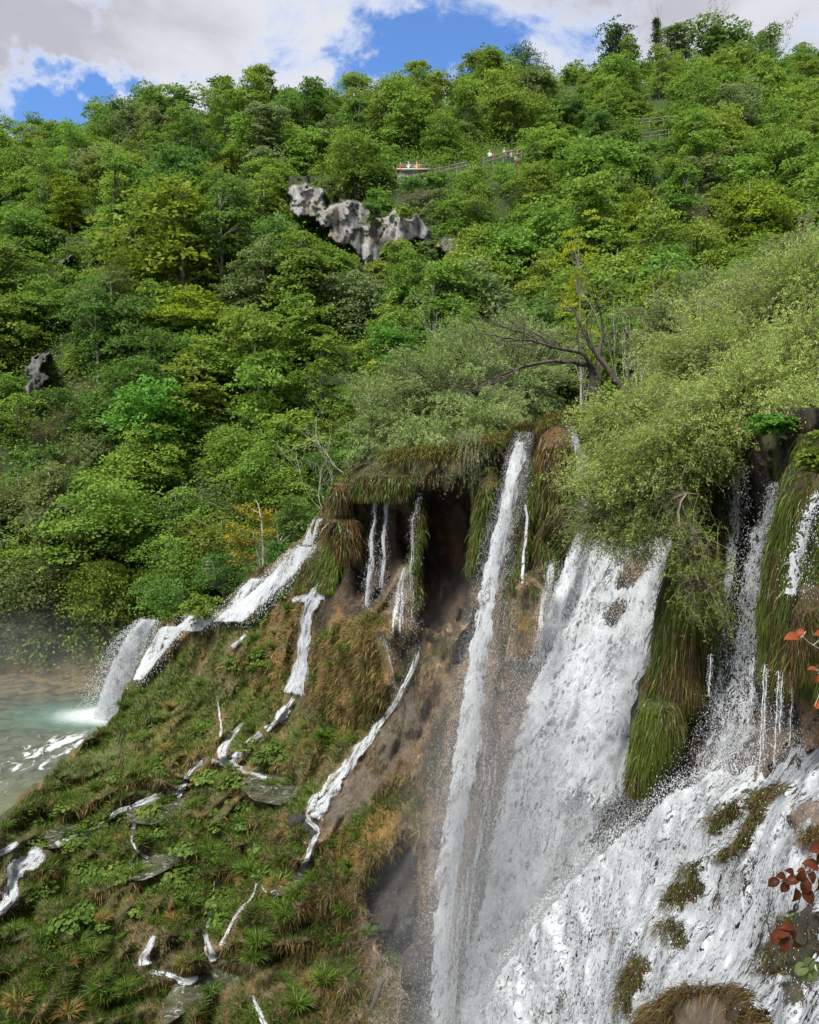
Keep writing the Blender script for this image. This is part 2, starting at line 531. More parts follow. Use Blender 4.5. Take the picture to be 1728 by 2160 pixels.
def D1(px, py, noise=True):
    px = np.asarray(px, float); py = np.asarray(py, float)
    px, py = np.broadcast_arrays(px, py)
    Y = _r1(px, py)
    Y = Y + 1.8 * polymask(px, py, CAVE1, 22) + 1.9 * polymask(px, py, CAVE2, 16) + 1.5 * polymask(px, py, CAVE3, 20)
    Y = Y - 1.3 * polymask(px, py, LEDGE, 22) - 1.6 * polymask(px, py, CONE, 40)
    # rounded buttresses between the chutes of the wall
    Y = Y - .5 * polymask(px, py, [(650, 1180), (700, 1080), (735, 1150), (740, 1300), (670, 1380), (655, 1300)], 18)
    Y = Y - .9 * polymask(px, py, [(800, 1230), (850, 1200), (870, 1260), (880, 1330), (850, 1370), (800, 1330)], 18)
    Y = Y - .8 * polymask(px, py, [(990, 900), (1050, 930), (1040, 1100), (1000, 1190), (985, 1180), (1000, 1050)], 10)
    Y = Y - .9 * polymask(px, py, [(1140, 880), (1200, 900), (1215, 1010), (1180, 1090), (1135, 1050)], 12)
    Y = Y - 1.0 * polymask(px, py, [(345, 1965), (420, 1960), (432, 2035), (345, 2045)], 16) - .9 * polymask(px, py, [(250, 1640), (330, 1600), (420, 1560), (440, 1600), (330, 1660)], 26)
    if noise:
        q = P(px, py, Y)
        am = np.ones(px.shape)
        for nm, poly, z in PLV: am = am * (1 - polymask(px, py, poly, 22))
        rough = .8 + .25 * sm(620, 800, px)
        st = np.stack([q[..., 0] * 1.0, q[..., 1] * 1.0, q[..., 2] * .5], -1)
        n = fbm(st * .38, 4, 3) * 2.3 * rough + fbm(st * 1.0, 3, 14) * .8 * (1 - sm(560, 700, px)) + np.abs(fbm(st * np.array([1.0, 1.0, .6]), 2, 9)) * -.8 * rough + fbm(q * 2.6, 3, 11) * .22
        # knobbly curtains in the dark recesses
        kn = polymask(px, py, CAVE1, 25) + polymask(px, py, CAVE3, 25)
        n = n + kn * fbm(np.stack([q[..., 0] * 1.6, q[..., 1], q[..., 2] * .6], -1), 4, 21) * 1.9
        # stepped terraces on the lower left slope
        tz = (q[..., 2] * .75 + fbm(q * .35, 2, 5) * 1.6)
        fr = tz - np.floor(tz)
        step = (sm(.15, .85, fr) - fr)
        tm = (1 - sm(600, 720, px)) * sm(1500, 1650, py)
        n = n + step * -2.3 * tm
        Y = Y + n * am
    # flat pools
    b = -(py - 1080) / F
    dz = (-SP + b * CP) / (CP + b * SP)
    for nm, poly, z in PLV:
        mk = polymask(px, py, poly, 14)
        Y = mix(Y, (z - .06 - CAMZ) / dz, mk)
    return Y


TOP1 = [(-700, 2200), (-200, 1870), (0, 1738), (60, 1682), (105, 1636), (150, 1592), (200, 1548), (248, 1505), (262, 1460), (285, 1418), (300, 1375), (330, 1320), (368, 1296), (420, 1288), (470, 1276),
        (520, 1214), (560, 1190), (600, 1168), (640, 1128), (668, 1092), (690, 1055), (705, 1030), (725, 1005), (760, 975), (850, 950), (950, 945), (1040, 925),
        (1090, 905), (1180, 872), (1300, 880), (1450, 885), (2000, 880)]
TOPX, TOPY = zip(*TOP1)


def top1(px):
    return np.interp(px, TOPX, TOPY) + 4 * np.sin(np.asarray(px) * .09) + 3 * np.sin(np.asarray(px) * .23 + 1)


# ---- the far hill
HP = [(-300, 66, 0), (0, 66, 0.2), (0, 72, 3), (0, 90, 22), (0, 120, 46), (0, 150, 67), (0, 185, 80), (0, 215, 82), (300, 66, .2), (300, 72, 3.5), (300, 90, 23), (300, 120, 49),
      (300, 150, 70), (330, 185, 88), (330, 215, 89), (500, 66, .6), (600, 120, 53), (600, 150, 75), (600, 185, 89), (600, 215, 90), (700, 66, 6), (860, 90, 29), (860, 120, 57), (860, 150, 77), (860, 185, 93), (860, 215, 94),
      (900, 60, 17), (1000, 45, 18.3), (1200, 45, 19), (1400, 45, 19.5), (1700, 45, 20), (1100, 68, 20), (1400, 68, 22), (1700, 68, 23), (1100, 185, 99),
      (1400, 90, 33), (1400, 120, 59), (1400, 150, 80), (1400, 185, 103), (1400, 215, 104), (1728, 90, 33), (1728, 120, 59), (1728, 150, 79), (1728, 185, 101), (1728, 215, 102), (2100, 120, 60), (2100, 185, 101)]
_rh = RBF(HP, 700, 60, 3e-3)


def hillz(px, Y):
    """height of the hill; px is the bearing X/Y expressed as 864+1728*X/Y"""
    px = np.asarray(px, float); Y = np.asarray(Y, float)
    z = _rh(px, Y)
    X = (px - 864) / F * Y
    q = np.stack(np.broadcast_arrays(X, Y, 0 * X), -1)
    return z + fbm(q * .06, 3, 31) * 3.0 * sm(60, 90, Y)


def hill_at(px, py):
    """first point of the hill seen in direction px,py"""
    Ys = np.linspace(60, 210, 400)
    q = P(np.full(400, px), np.full(400, py), Ys)
    pb = 864 + F * q[:, 0] / q[:, 1]
    h = hillz(pb, Ys) - q[:, 2]
    k = np.argmax(h > 0) if (h > 0).any() else 330
    return q[k]


cols = np.arange(-400, 2150, 14.0)
rows = np.concatenate([np.arange(44, 72, 2.0), np.arange(72, 215, 2.6), [220, 240, 280, 340]])
CX, RY = np.meshgrid(cols, rows)
HZ = hillz(CX, np.minimum(RY, 215)) - np.maximum(RY - 215, 0) * .25
HX = (CX - 864) / F * RY
# on the left the hill foot stops at the shore
drop = (1 - sm(560, 760, CX)) * (1 - sm(64, 69, RY))
HZ = HZ - drop * 14
V = np.stack([HX, RY, HZ], -1).reshape(-1, 3)
n = fbm(V * .11, 4, 41)[:, None]; n2 = fbm(V * .4, 3, 44)[:, None]
green = np.array([.035, .065, .014]); brown = np.array([.055, .055, .022]); shore = np.array([.16, .125, .075])
c = mix(green, brown, sm(-.1, .35, n + n2 * .5))
sh = ((1 - sm(1.0, 3.2, V[:, 2])) * (1 - sm(700, 860, CX.ravel())))[:, None]
c = mix(c, shore * (1 + n2 * .8), sh)
hill = obj('hill', mesh('hill', V, gridfaces(len(rows), len(cols)), {'Col': c, 'wet': sh[:, 0] * .5}, True), M['hill'])
tag(hill, 'steep forested hillside rising behind the waterfalls', kind='structure')

# ---- surface 1 mesh
cols = np.concatenate([np.arange(-700, -200, 25.0), np.arange(-200, 1760, 5.0)])
nr = 230
yb = 2330.0
ty = top1(cols)
v = np.linspace(0, 1, nr)
CX = np.repeat(cols[None], nr, 0)
CY = ty[None] + (yb - ty[None]) * (v[:, None] ** 1.0)
DY = D1(CX, CY)
Ptop = P(CX, CY, DY)


def colour1(px, py, q):
    """albedo of the near slope and wall, by place"""
    px = np.asarray(px, float); py = np.asarray(py, float)
    jx = px + fbm(q * .8, 3, 51) * 38; jy = py + fbm(q * .8, 3, 61) * 38
    nA = fbm(q * .45, 4, 71)[..., None]; nB = fbm(q * 1.7, 4, 72)[..., None]; nC = fbm(q * 6, 3, 73)[..., None]
    streak = fbm(np.stack([q[..., 0] * 2.2, q[..., 1] * 2.2, q[..., 2] * .35], -1), 4, 74)[..., None]
    soil = np.array([.13, .095, .045]); moss = np.array([.07, .08, .02]); ora = np.array([.2, .125, .045]); tufa = np.array([.19, .135, .08])
    pale = np.array([.31, .25, .18]); dark = np.array([.022, .018, .014]); brown = np.array([.085, .058, .034]); grey = np.array([.12, .105, .085])
    c = mix(soil, moss, sm(-.25, .25, nA + nB * .4))
    c = mix(c, ora, sm(.12, .4, nB + nC * .3) * .8)

    def put(poly, soft, colr, a=1.0):
        nonlocal c
        k = polymask(jx, jy, poly, soft)[..., None] * a
        c = mix(c, np.asarray(colr), k)
    # tufa slab and lower wall
    sl = mix(tufa, brown, sm(-.2, .3, nB + streak * .5)); sl = mix(sl, pale, sm(.38, .52, nA * .5 + nC * .8 + .1) * .8)
    put([(1010, 1290), (930, 1350), (870, 1450), (780, 1560), (700, 1640), (640, 1720), (660, 1790), (720, 1840), (760, 1960), (760, 2340), (1500, 2340), (1500, 900), (1000, 900)], 14, sl)
    put([(640, 1840), (760, 1800), (800, 1900), (780, 2050), (700, 2120), (600, 2000)], 40, mix(np.array([.12, .085, .055]), brown, sm(-.2, .3, nB)), .8)
    put([(850, 1430), (800, 1560), (700, 1680), (680, 1760), (760, 1720), (860, 1580), (880, 1480)], 14, mix(grey, np.array([.1, .08, .055]), sm(-.2, .2, nB)), .8)
    # olive / orange moss on the slab
    og = mix(np.array([.16, .11, .03]), np.array([.28, .16, .045]), sm(-.2, .3, nB))
    put([(850, 1600), (800, 1680), (720, 1760), (700, 1830), (770, 1860), (850, 1760), (830, 1680)], 16, og, .9)
    # upper wall between 700 and 900 : wet dark rock
    wall = mix(brown, dark, sm(-.15, .3, nB + streak * .6)); wall = mix(wall, np.array([.2, .12, .055]), sm(.3, .5, nA + nC * .5))
    put([(700, 1080), (760, 1040), (880, 1010), (1010, 990), (1010, 1290), (930, 1350), (880, 1400), (800, 1290), (740, 1310), (650, 1480), (640, 1330)], 10, wall)
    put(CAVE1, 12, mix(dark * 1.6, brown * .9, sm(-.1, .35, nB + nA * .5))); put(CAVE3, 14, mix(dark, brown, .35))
    put([(925, 1100), (950, 1090), (985, 1150), (975, 1210), (935, 1190)], 10, np.array([.16, .09, .045]), .8)
    put([(900, 1220), (960, 1225), (980, 1310), (920, 1330)], 10, np.array([.12, .075, .04]), .8)
    put([(640, 1480), (670, 1350), (745, 1310), (720, 1380), (660, 1500)], 10, mix(brown, np.array([.09, .08, .03]), sm(-.1, .3, nB)))
    # the fan of rock under the twin fall
    put([(850, 1190), (890, 1230), (885, 1340), (850, 1420), (810, 1440), (790, 1340), (800, 1290)], 8, mix(tufa * .9, grey, sm(-.1, .3, nB)))
    put([(840, 1350), (885, 1340), (860, 1440), (825, 1470)], 8, np.array([.07, .075, .035]))
    put(CONE, 10, mix(ora, moss * 1.2, sm(-.1, .4, nB)))
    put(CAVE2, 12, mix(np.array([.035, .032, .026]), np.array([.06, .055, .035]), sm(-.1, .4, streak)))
    put([(345, 1965), (420, 1960), (432, 2035), (345, 2045)], 8, mix(ora * .6, brown, sm(-.1, .3, nB)))
    put([(985, 930), (1050, 930), (1040, 1100), (1000, 1190)], 10, moss * .8)
    put(LEDGE, 12, mix(tufa * 1.1, ora * .8, sm(-.1, .3, nB)))
    put([(1130, 880), (1210, 880), (1200, 1010), (1180, 1200), (1130, 1210)], 12, mix(np.array([.15, .08, .03]), moss * .8, sm(-.2, .2, nB)))
    put([(880, 1480), (950, 1400), (975, 1500), (945, 1640), (900, 1620)], 16, mix(tufa, brown, sm(-.1, .2, nB)))
    put([(905, 1500), (950, 1490), (930, 1690), (900, 1640)], 10, np.array([.035, .04, .022]))
    put([(750, 2080), (830, 2010), (900, 2060), (930, 2250), (740, 2250)], 14, mix(pale * .75, tufa * .7, sm(-.2, .3, nB)))
    # slope: bright green upper ridge, orange bank
    put([(250, 1500), (300, 1400), (400, 1420), (470, 1480), (430, 1560), (330, 1600), (180, 1650), (130, 1620)], 30, mix(np.array([.07, .12, .022]), moss, sm(0, .4, nB)), .7)
    put([(380, 1480), (460, 1500), (470, 1580), (380, 1620), (250, 1600)], 22, mix(ora * .8, soil, sm(-.1, .3, nB)), .6)
    put([(560, 1290), (640, 1260), (650, 1330), (620, 1450), (560, 1440)], 14, mix(ora, soil, sm(-.1, .3, nB)), .8)
    for nm, poly, z in PLV: put(poly, 8, (.16, .15, .085), .9)
    return np.maximum(c * (1 + nC * .5), .004)


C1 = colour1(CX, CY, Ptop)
wet = np.clip(sm(690, 800, CX) * .7 + .1 + .4 * polymask(CX, CY, CAVE1, 20), 0, 1)
# backward rows from the crest
NB = 16
k = np.arange(1, NB + 1)[:, None] / NB
top = Ptop[0]
wR = sm(640, 720, cols)
Yb = mix(top[:, 1] + 7, np.full(len(cols), 62.0), wR)
pbx = 864 + F * top[:, 0] / top[:, 1]
zb = mix(np.full(len(cols), -2.5), hillz(pbx, np.full(len(cols), 62.0)) - .6, wR)
back = np.zeros((NB, len(cols), 3))
e = k ** 1.0
back[:, :, 1] = top[None, :, 1] + (Yb - top[:, 1])[None] * k
back[:, :, 0] = top[None, :, 0] + (top[:, 0] / top[:, 1])[None] * (Yb - top[:, 1])[None] * k
zc = mix((k ** 1.6), sm(0, .9, k), wR[None])
back[:, :, 2] = top[None, :, 2] + (zb - top[:, 2])[None] * zc
back[:, :, 2] += fbm(back * .5, 3, 88) * .5 * np.sin(k * math.pi)
V = np.concatenate([back[::-1].reshape(-1, 3), Ptop.reshape(-1, 3)])
cb = np.repeat(C1[:1], NB, 0) * .8
cc = np.concatenate([cb.reshape(-1, 3), C1.reshape(-1, 3)])
ww = np.concatenate([np.zeros(NB * len(cols)) + .1, wet.ravel()])
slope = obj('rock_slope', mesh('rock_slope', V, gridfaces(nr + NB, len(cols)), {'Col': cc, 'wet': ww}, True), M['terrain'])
tag(slope, 'tufa cliff and mossy terraced slope under the waterfalls', kind='structure')

# ================================================================== right near cliff (surface 2)
S2pts = [(1400, 900, 22), (1400, 1200, 21), (1400, 1500, 20.5), (1420, 1700, 20), (1550, 900, 19), (1550, 1100, 20), (1550, 1400, 19.5), (1550, 1650, 17.5),
         (1700, 900, 15.5), (1700, 1200, 16), (1700, 1400, 16), (1700, 1600, 14.5), (1900, 900, 13), (1900, 1600, 12), (1500, 1780, 17.6), (1700, 1750, 13.5), (1900, 1800, 11)]
_r2 = RBF(S2pts, 400, 400, 2e-3)


def D2(px, py, noise=True):
    Y = _r2(px, py)
    Y = Y - .9 * polymask(px, py, [(1690, 1385), (1800, 1370), (1800, 1580), (1700, 1590), (1685, 1480)], 6)
    Y = Y - 1.2 * polymask(px, py, [(1570, 1650), (1600, 1570), (1680, 1540), (1720, 1640), (1600, 1680)], 26)
    if noise:
        q = P(px, py, Y)
        st = np.stack([q[..., 0] * 1.3, q[..., 1] * 1.0, q[..., 2] * .5], -1)
        Y = Y + fbm(st * .7, 4, 103) * 1.1 - np.abs(fbm(st * 2.2, 3, 109)) * .5 + fbm(q * 5, 2, 111) * .12
    return Y


LE = [(860, 1440), (930, 1450), (1100, 1425), (1250, 1400), (1400, 1385), (1480, 1405), (1600, 1400), (1700, 1405), (1850, 1400)]
ley, lex = zip(*LE)
rows = np.arange(860, 1860, 6.0)
nc = 110
u = np.linspace(0, 1, nc)
lx = np.interp(rows, ley, lex)
CX = lx[:, None] + (2100 - lx)[:, None] * u[None]
CY = np.repeat(rows[:, None], nc, 1)
Q = P(CX, CY, D2(CX, CY))
NBc = 12
kk = np.arange(NBc, 0, -1)[None] / NBc
edge = Q[:, :1]
side = np.zeros((len(rows), NBc, 3))
side[..., 0] = edge[..., 0] + kk * (edge[..., 0] / edge[..., 1] * 9 + .6)
side[..., 1] = edge[..., 1] + kk * 9.5
side[..., 2] = edge[..., 2]
side += fbm(side * .9, 3, 120)[..., None] * .4 * np.sin(kk * math.pi)[..., None]
G = np.concatenate([side, Q], 1)
# plateau rows behind the top edge
t0 = G[0]
NT_ = 10
kt = np.arange(NT_, 0, -1)[:, None] / NT_
tb = np.zeros((NT_, G.shape[1], 3))
tb[..., 0] = t0[None, :, 0] * (1 + kt * .5)
tb[..., 1] = t0[None, :, 1] + kt * t0[None, :, 1] * .8
tb[..., 2] = t0[None, :, 2] + kt * .4
G = np.concatenate([tb, G], 0)
gx, gy = proj(G)
nA = fbm(G * 1.1, 4, 131)[..., None]; nB = fbm(G * 3.1, 4, 133)[..., None]
c = mix(np.array([.035, .027, .018]), np.array([.1, .06, .032]), sm(-.1, .35, nA + nB * .4))
c = mix(c, np.array([.05, .06, .015]), sm(.1, .4, nB))
c = mix(c, np.array([.3, .19, .1]) * (1 + nB), polymask(gx, gy, [(1690, 1385), (1900, 1370), (1900, 1580), (1700, 1590), (1685, 1480)], 8)[..., None])
c = mix(c, np.array([.2, .15, .12]), (polymask(gx, gy, [(1420, 1700), (1470, 1560), (1640, 1500), (1700, 1560), (1640, 1660), (1500, 1720)], 25)[..., None]) * .6)
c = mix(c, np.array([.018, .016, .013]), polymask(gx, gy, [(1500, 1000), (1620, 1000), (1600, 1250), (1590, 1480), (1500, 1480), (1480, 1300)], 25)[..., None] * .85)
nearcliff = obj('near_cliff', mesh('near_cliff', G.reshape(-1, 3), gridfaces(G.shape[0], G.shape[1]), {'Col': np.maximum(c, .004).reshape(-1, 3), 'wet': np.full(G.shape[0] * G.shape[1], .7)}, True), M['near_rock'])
tag(nearcliff, 'dark wet rock wall at the right edge behind hanging moss', kind='structure')

# ================================================================== rapids bed (surface 3)
S3pts = [(1728, 1570, 13.5), (1610, 1640, 15), (1520, 1640, 16.2), (1440, 1680, 17.2), (1340, 1760, 18.5), (1200, 1880, 20.5), (1050, 2080, 22.5), (1000, 2160, 23.3),
         (1728, 1700, 11), (1728, 1900, 9.3), (1728, 2160, 7.6), (1900, 1600, 11.5), (1900, 2200, 6.8), (1600, 1750, 13), (1600, 2000, 10.8), (1500, 1850, 14),
         (1400, 2000, 14.5), (1400, 2160, 12.2), (1250, 2050, 18), (1250, 2200, 16.6), (1100, 2200, 20.5), (1550, 2200, 9.8)]
_r3 = RBF(S3pts, 400, 400, 2e-3)
ROCKS3 = {
    'ridge': ([(1670, 1655), (1630, 1655), (1590, 1675), (1575, 1720), (1545, 1775), (1505, 1815), (1530, 1820), (1575, 1785), (1600, 1740), (1620, 1690), (1660, 1672)], .45, (.11, .09, .03)),
    'dark1': ([(1500, 1700), (1560, 1690), (1560, 1715), (1520, 1750), (1490, 1760)], .15, (.06, .065, .03)),
    'tuft1': ([(1440, 1830), (1475, 1825), (1480, 1850), (1450, 1860)], .35, (.1, .09, .03)),
    'dark2': ([(1400, 1880), (1440, 1850), (1500, 1870), (1480, 1900), (1430, 1920), (1400, 1910)], .2, (.045, .045, .025)),
    'moss1': ([(1385, 1960), (1400, 1940), (1440, 1945), (1470, 1960), (1450, 2000), (1410, 2000)], .35, (.08, .08, .03)),
    'low1': ([(1310, 2060), (1340, 2020), (1370, 2020), (1365, 2060), (1340, 2110), (1310, 2150), (1300, 2100)], .35, (.09, .075, .03)),
    'pink': ([(1660, 1720), (1680, 1690), (1760, 1690), (1760, 1740), (1700, 1750)], .35, (.22, .17, .13)),
    'right1': ([(1690, 1755), (1760, 1740), (1760, 1780), (1690, 1780)], .4, (.17, .12, .04)),
    'right2': ([(1590, 2050), (1610, 1990), (1660, 1930), (1720, 1900), (1740, 1960), (1700, 2060), (1650, 2060)], .3, (.04, .035, .022)),
    'right3': ([(1640, 2080), (1690, 2060), (1690, 2120), (1650, 2130)], .15, (.06, .05, .035)),
    'mound': ([(1330, 2190), (1360, 2130), (1420, 2085), (1500, 2080), (1560, 2085), (1600, 2140), (1615, 2200), (1600, 2350), (1300, 2350)], .7, (.05, .035, .018)),
}


def D3(px, py, noise=True):
    Y = _r3(px, py)
    for p_, h_, c_ in ROCKS3.values():
        Y = Y - h_ * polymask(px, py, p_, 16)
    if noise:
        q = P(px, py, Y)
        Y = Y + fbm(q * .8, 4, 203) * .75 + fbm(q * 3.1, 3, 205) * .14
    return Y


T3 = [(940, 2290), (1000, 2165), (1050, 2080), (1120, 1980), (1200, 1880), (1270, 1815), (1340, 1757), (1390, 1715), (1440, 1682), (1480, 1655), (1520, 1640), (1560, 1645), (1610, 1640), (1660, 1612), (1690, 1590), (1728, 1568), (2100, 1500)]
t3x, t3y = zip(*T3)
cols3 = np.arange(944, 2100, 5.0)
nr3 = 170
ty3 = np.interp(cols3, t3x, t3y) + 4 * np.sin(cols3 * .07)
v = np.linspace(0, 1, nr3)
CX3 = np.repeat(cols3[None], nr3, 0); CY3 = ty3[None] + (2420 - ty3)[None] * v[:, None]
Q = P(CX3, CY3, D3(CX3, CY3))
kb = np.arange(10, 0, -1)[:, None] / 10
tb = np.zeros((10, len(cols3), 3))
tb[..., 0] = Q[0][None, :, 0] * (1 + kb * .25); tb[..., 1] = Q[0][None, :, 1] * (1 + kb * .25)
tb[..., 2] = Q[0][None, :, 2] - kb ** 1.5 * mix(7.0, .5, sm(1450, 1650, cols3))[None]
G = np.concatenate([tb, Q], 0)
gx, gy = proj(G)
nA = fbm(G * 1.1, 4, 231)[..., None]; nB = fbm(G * 4.1, 4, 233)[..., None]
c = mix(np.array([.05, .04, .028]), np.array([.13, .09, .055]), sm(-.2, .35, nA + nB * .4))
c = mix(c, np.array([.06, .065, .02]), sm(.05, .35, nB))
for p_, h_, c_ in ROCKS3.values():
    c = mix(c, np.array(c_) * (1 + nB * .8), polymask(gx, gy, p_, 8)[..., None])
c = mix(c, np.array([.14, .105, .07]) * (1 + nB * .9), polymask(gx, gy, [(1440, 2115), (1500, 2095), (1530, 2120), (1560, 2330), (1400, 2330)], 12)[..., None])
bed = obj('rapids_bed', mesh('rapids_bed', G.reshape(-1, 3), gridfaces(G.shape[0], len(cols3)), {'Col': np.maximum(c, .004).reshape(-1, 3), 'wet': np.full(G.shape[0] * len(cols3), .7)}, True), M['near_rock'])
tag(bed, 'mossy rock slope under the rapids at lower right', kind='structure')

# valley floor far below, so nothing is open from the side
gq = np.array([[-400, -60, -9], [400, -60, -9], [400, 500, -9], [-400, 500, -9]], float)
g = obj('ground', mesh('ground', gq, np.array([[0, 1, 2, 3]]), {'Col': np.tile([.06, .055, .03], (4, 1)), 'wet': np.zeros(4)}), M['terrain'])
tag(g, 'dark valley floor below the slope', kind='structure')

# ================================================================== pool
t = NT('pool_water')
pos = t.n('ShaderNodeNewGeometry').outputs['Position']
sx = t.n('ShaderNodeSeparateXYZ', i={0: pos})
flow = t.n('ShaderNodeMapping', i={'Vector': pos, 'Rotation': (0, 0, .35), 'Scale': (.55, .25, 1)})
nbig = t.noise(flow.outputs[0], .55, 6, .62, .7)
nmid = t.noise(flow.outputs[0], 2.6, 6, .65, 1.0)
nbed = t.noise(pos, .9, 5, .6, .3)
deep = t.mixc(t.ramp(nbed, .35, .62), (.06, .068, .055, 1), (.11, .12, .095, 1))
deep = t.mixc(t.math('MULTIPLY', t.ramp(sx.outputs[1], 47, 40), .8), deep, (.13, .14, .08, 1))
deep = t.mixc(t.math('MULTIPLY', t.ramp(sx.outputs[1], 61, 66), t.ramp(nbed, .4, .6)), deep, (.17, .13, .07, 1))
base = P(215, 1508, 57.5)


def near(pt, r0, r1, sxx=1.0):
    vs = t.n('ShaderNodeVectorMath', operation='SUBTRACT'); t.set(vs, 0, pos); vs.inputs[1].default_value = tuple(pt)
    ml = t.n('ShaderNodeVectorMath', operation='MULTIPLY'); t.set(ml, 0, vs.outputs[0]); ml.inputs[1].default_value = (sxx, 1, 0)
    ln = t.n('ShaderNodeVectorMath', operation='LENGTH'); t.set(ln, 0, ml.outputs[0])
    return t.ramp(t.math('MULTIPLY_ADD', t.math('SUBTRACT', nmid, .5), 1.6, ln.outputs['Value']), r1, r0)


teal = near(base, .3, 5.2, .55)
c = t.mixc(teal, deep, (.10, .19, .155, 1))
f1 = near(base + np.array([.4, 0, 0]), .2, 3.6, .62)
foam = t.math('MULTIPLY', f1, t.ramp(t.math('ADD', nmid, t.math('MULTIPLY', f1, .5)), .45, .8))
fl = t.ramp(t.math('ADD', nbig, t.math('MULTIPLY', t.math('SUBTRACT', nmid, .5), 1.2)), .55, .72)
band = t.math('MULTIPLY', fl, t.math('MULTIPLY', t.ramp(sx.outputs[1], 55, 52), t.ramp(sx.outputs[1], 42, 46)))
foam = t.math('MAXIMUM', foam, t.math('MULTIPLY', band, .75))
c = t.mixc(foam, c, (.55, .58, .58, 1))
bp = t.n('ShaderNodeBump', i={'Strength': .5, 'Distance': .25, 'Height': t.math('ADD', nmid, nbig)})
p = t.n('ShaderNodeBsdfPrincipled', i={'Base Color': c, 'Roughness': t.math('MULTIPLY_ADD', foam, .5, .16), 'Normal': bp.outputs[0], 'IOR': 1.33})
t.n('ShaderNodeOutputMaterial', i={0: p.outputs[0]})
M['pool'] = t.m
xs = np.linspace(-900, 700, 140); ys = np.linspace(0, 1, 80)[:, None]
crest = np.interp(xs, cols, top[:, 1])
Y = (crest + 1.2)[None] * (1 - ys) + 70 * ys
X = (xs[None] - 864) / F * Y
Z = fbm(np.stack([X * .5, Y * .35, X * 0], -1), 4, 301) * .16
pool = obj('pool_water', mesh('pool_water', np.stack([X, Y, Z], -1).reshape(-1, 3), gridfaces(80, 140), smooth=True), M['pool'])
tag(pool, 'grey green river pool with turquoise water below the far left fall', kind='structure')

# small terrace pools
t = NT('pond_water')
pos = t.n('ShaderNodeNewGeometry').outputs['Position']
n = t.noise(pos, 1.8, 5, .6, .5)
c = t.mixc(t.ramp(n, .35, .65), (.025, .028, .016, 1), (.075, .075, .048, 1))
c = t.mixc(t.math('MULTIPLY', t.ramp(t.noise(pos, 3.2, 6, .7, 1.2), .55, .66), .7), c, (.36, .38, .36, 1))
bp = t.n('ShaderNodeBump', i={'Strength': .3, 'Distance': .08, 'Height': t.noise(pos, 5, 3)})
p = t.n('ShaderNodeBsdfPrincipled', i={'Base Color': c, 'Roughness': .12, 'Normal': bp.outputs[0], 'IOR': 1.33})
t.n('ShaderNodeOutputMaterial', i={0: p.outputs[0]})
M['pond'] = t.m
for nm, poly, z in PLV:
    pc = np.mean(poly, 0)
    pts = []
    pts = np.array(poly, float)
    for _ in range(3):
        nx = np.roll(pts, -1, 0); pts = np.stack([pts * .75 + nx * .25, pts * .25 + nx * .75], 1).reshape(-1, 2)
    rr_ = 1.06 + .14 * vn(np.stack([np.arange(len(pts)) * .22, 0 * pts[:, 0], 0 * pts[:, 0] + pc[0]], -1))
    pts = np.concatenate([[pc], pc + (pts - pc) * rr_[:, None]])
    b = -(pts[:, 1] - 1080) / F; dz = (-SP + b * CP) / (CP + b * SP)
    Vp = P(pts[:, 0], pts[:, 1], (z - CAMZ) / dz)
    n = len(pts) - 1
    Fp = np.array([[0, i + 1, (i + 1) % n + 1] for i in range(n)])
    o = obj('pond_water', mesh('pond_water', Vp, Fp), M['pond'])
    tag(o, 'shallow clear water lying on a terrace of the mossy slope', kind='structure')
# ================================================================== falling water
VW = np.array([0, 0, 1.0])


def rowpatch(rows, depth, off, bulge, step=7.0, jit=0.0, seed=0, ext=0.0):
    """patch given by rows (y, xl, xr); depth(px,py) minus off and a rounded bulge"""
    r = np.array(rows, float)
    ys = np.arange(r[0, 0], r[-1, 0] + .1, step)
    xl = np.interp(ys, r[:, 0], r[:, 1]) - ext; xr = np.interp(ys, r[:, 0], r[:, 2]) + ext
    nc = int(max(5, (xr - xl).max() / step))
    u = np.linspace(0, 1, nc)
    X = xl[:, None] + (xr - xl)[:, None] * u[None]; Y = np.repeat(ys[:, None], nc, 1)
    if jit: X = X + fbm(np.stack([X * 0 + seed, Y * .03, X * .01], -1), 3, 7 + seed) * jit
    D = depth(X, Y) - off - bulge * np.sqrt(np.clip(np.sin(u * math.pi), 0, 1))[None]
    V = P(X, Y, D)
    return X, Y, V, np.repeat(u[None], len(ys), 0), np.repeat(np.linspace(0, 1, len(ys))[:, None], nc, 1)


def water_attrs(V, U, Tt, edge=.12, endt=.05, endb=.05, dens=1.0):
    ctr = V[:, V.shape[1] // 2]
    va = np.concatenate([[0], np.cumsum(np.linalg.norm(np.diff(ctr, axis=0), axis=1))])
    wd = np.linalg.norm(V[:, -1] - V[:, 0], axis=-1)
    ua = (U - .5) * np.maximum(wd, wd.mean() * .6)[:, None]
    d = dens * sm(0, edge, U) * sm(0, edge, 1 - U) * sm(0, endt, Tt) * sm(0, endb, 1 - Tt)
    return {'ua': ua.ravel(), 'va': np.repeat(va[:, None], V.shape[1], 1).ravel(), 'dens': d.ravel()}


def add_obj(name, label, layers, mat, mats=None, cat='waterfall', group=None):
    """one water thing out of several sheet layers and a drop cloud"""
    Vs, Fs, at, off = [], [], {'ua': [], 'va': [], 'dens': []}, 0
    for V, a in layers:
        nr_, nc_ = V.shape[:2]
        Vs.append(V.reshape(-1, 3)); Fs.append(gridfaces(nr_, nc_, off)); off += nr_ * nc_
        for k_ in at: at[k_].append(a[k_])
    o = obj(name, mesh(name, np.concatenate(Vs), np.concatenate(Fs), {k_: np.concatenate(v_) for k_, v_ in at.items()}, True), mat)
    tag(o, label, cat, group, 'structure')
    return o


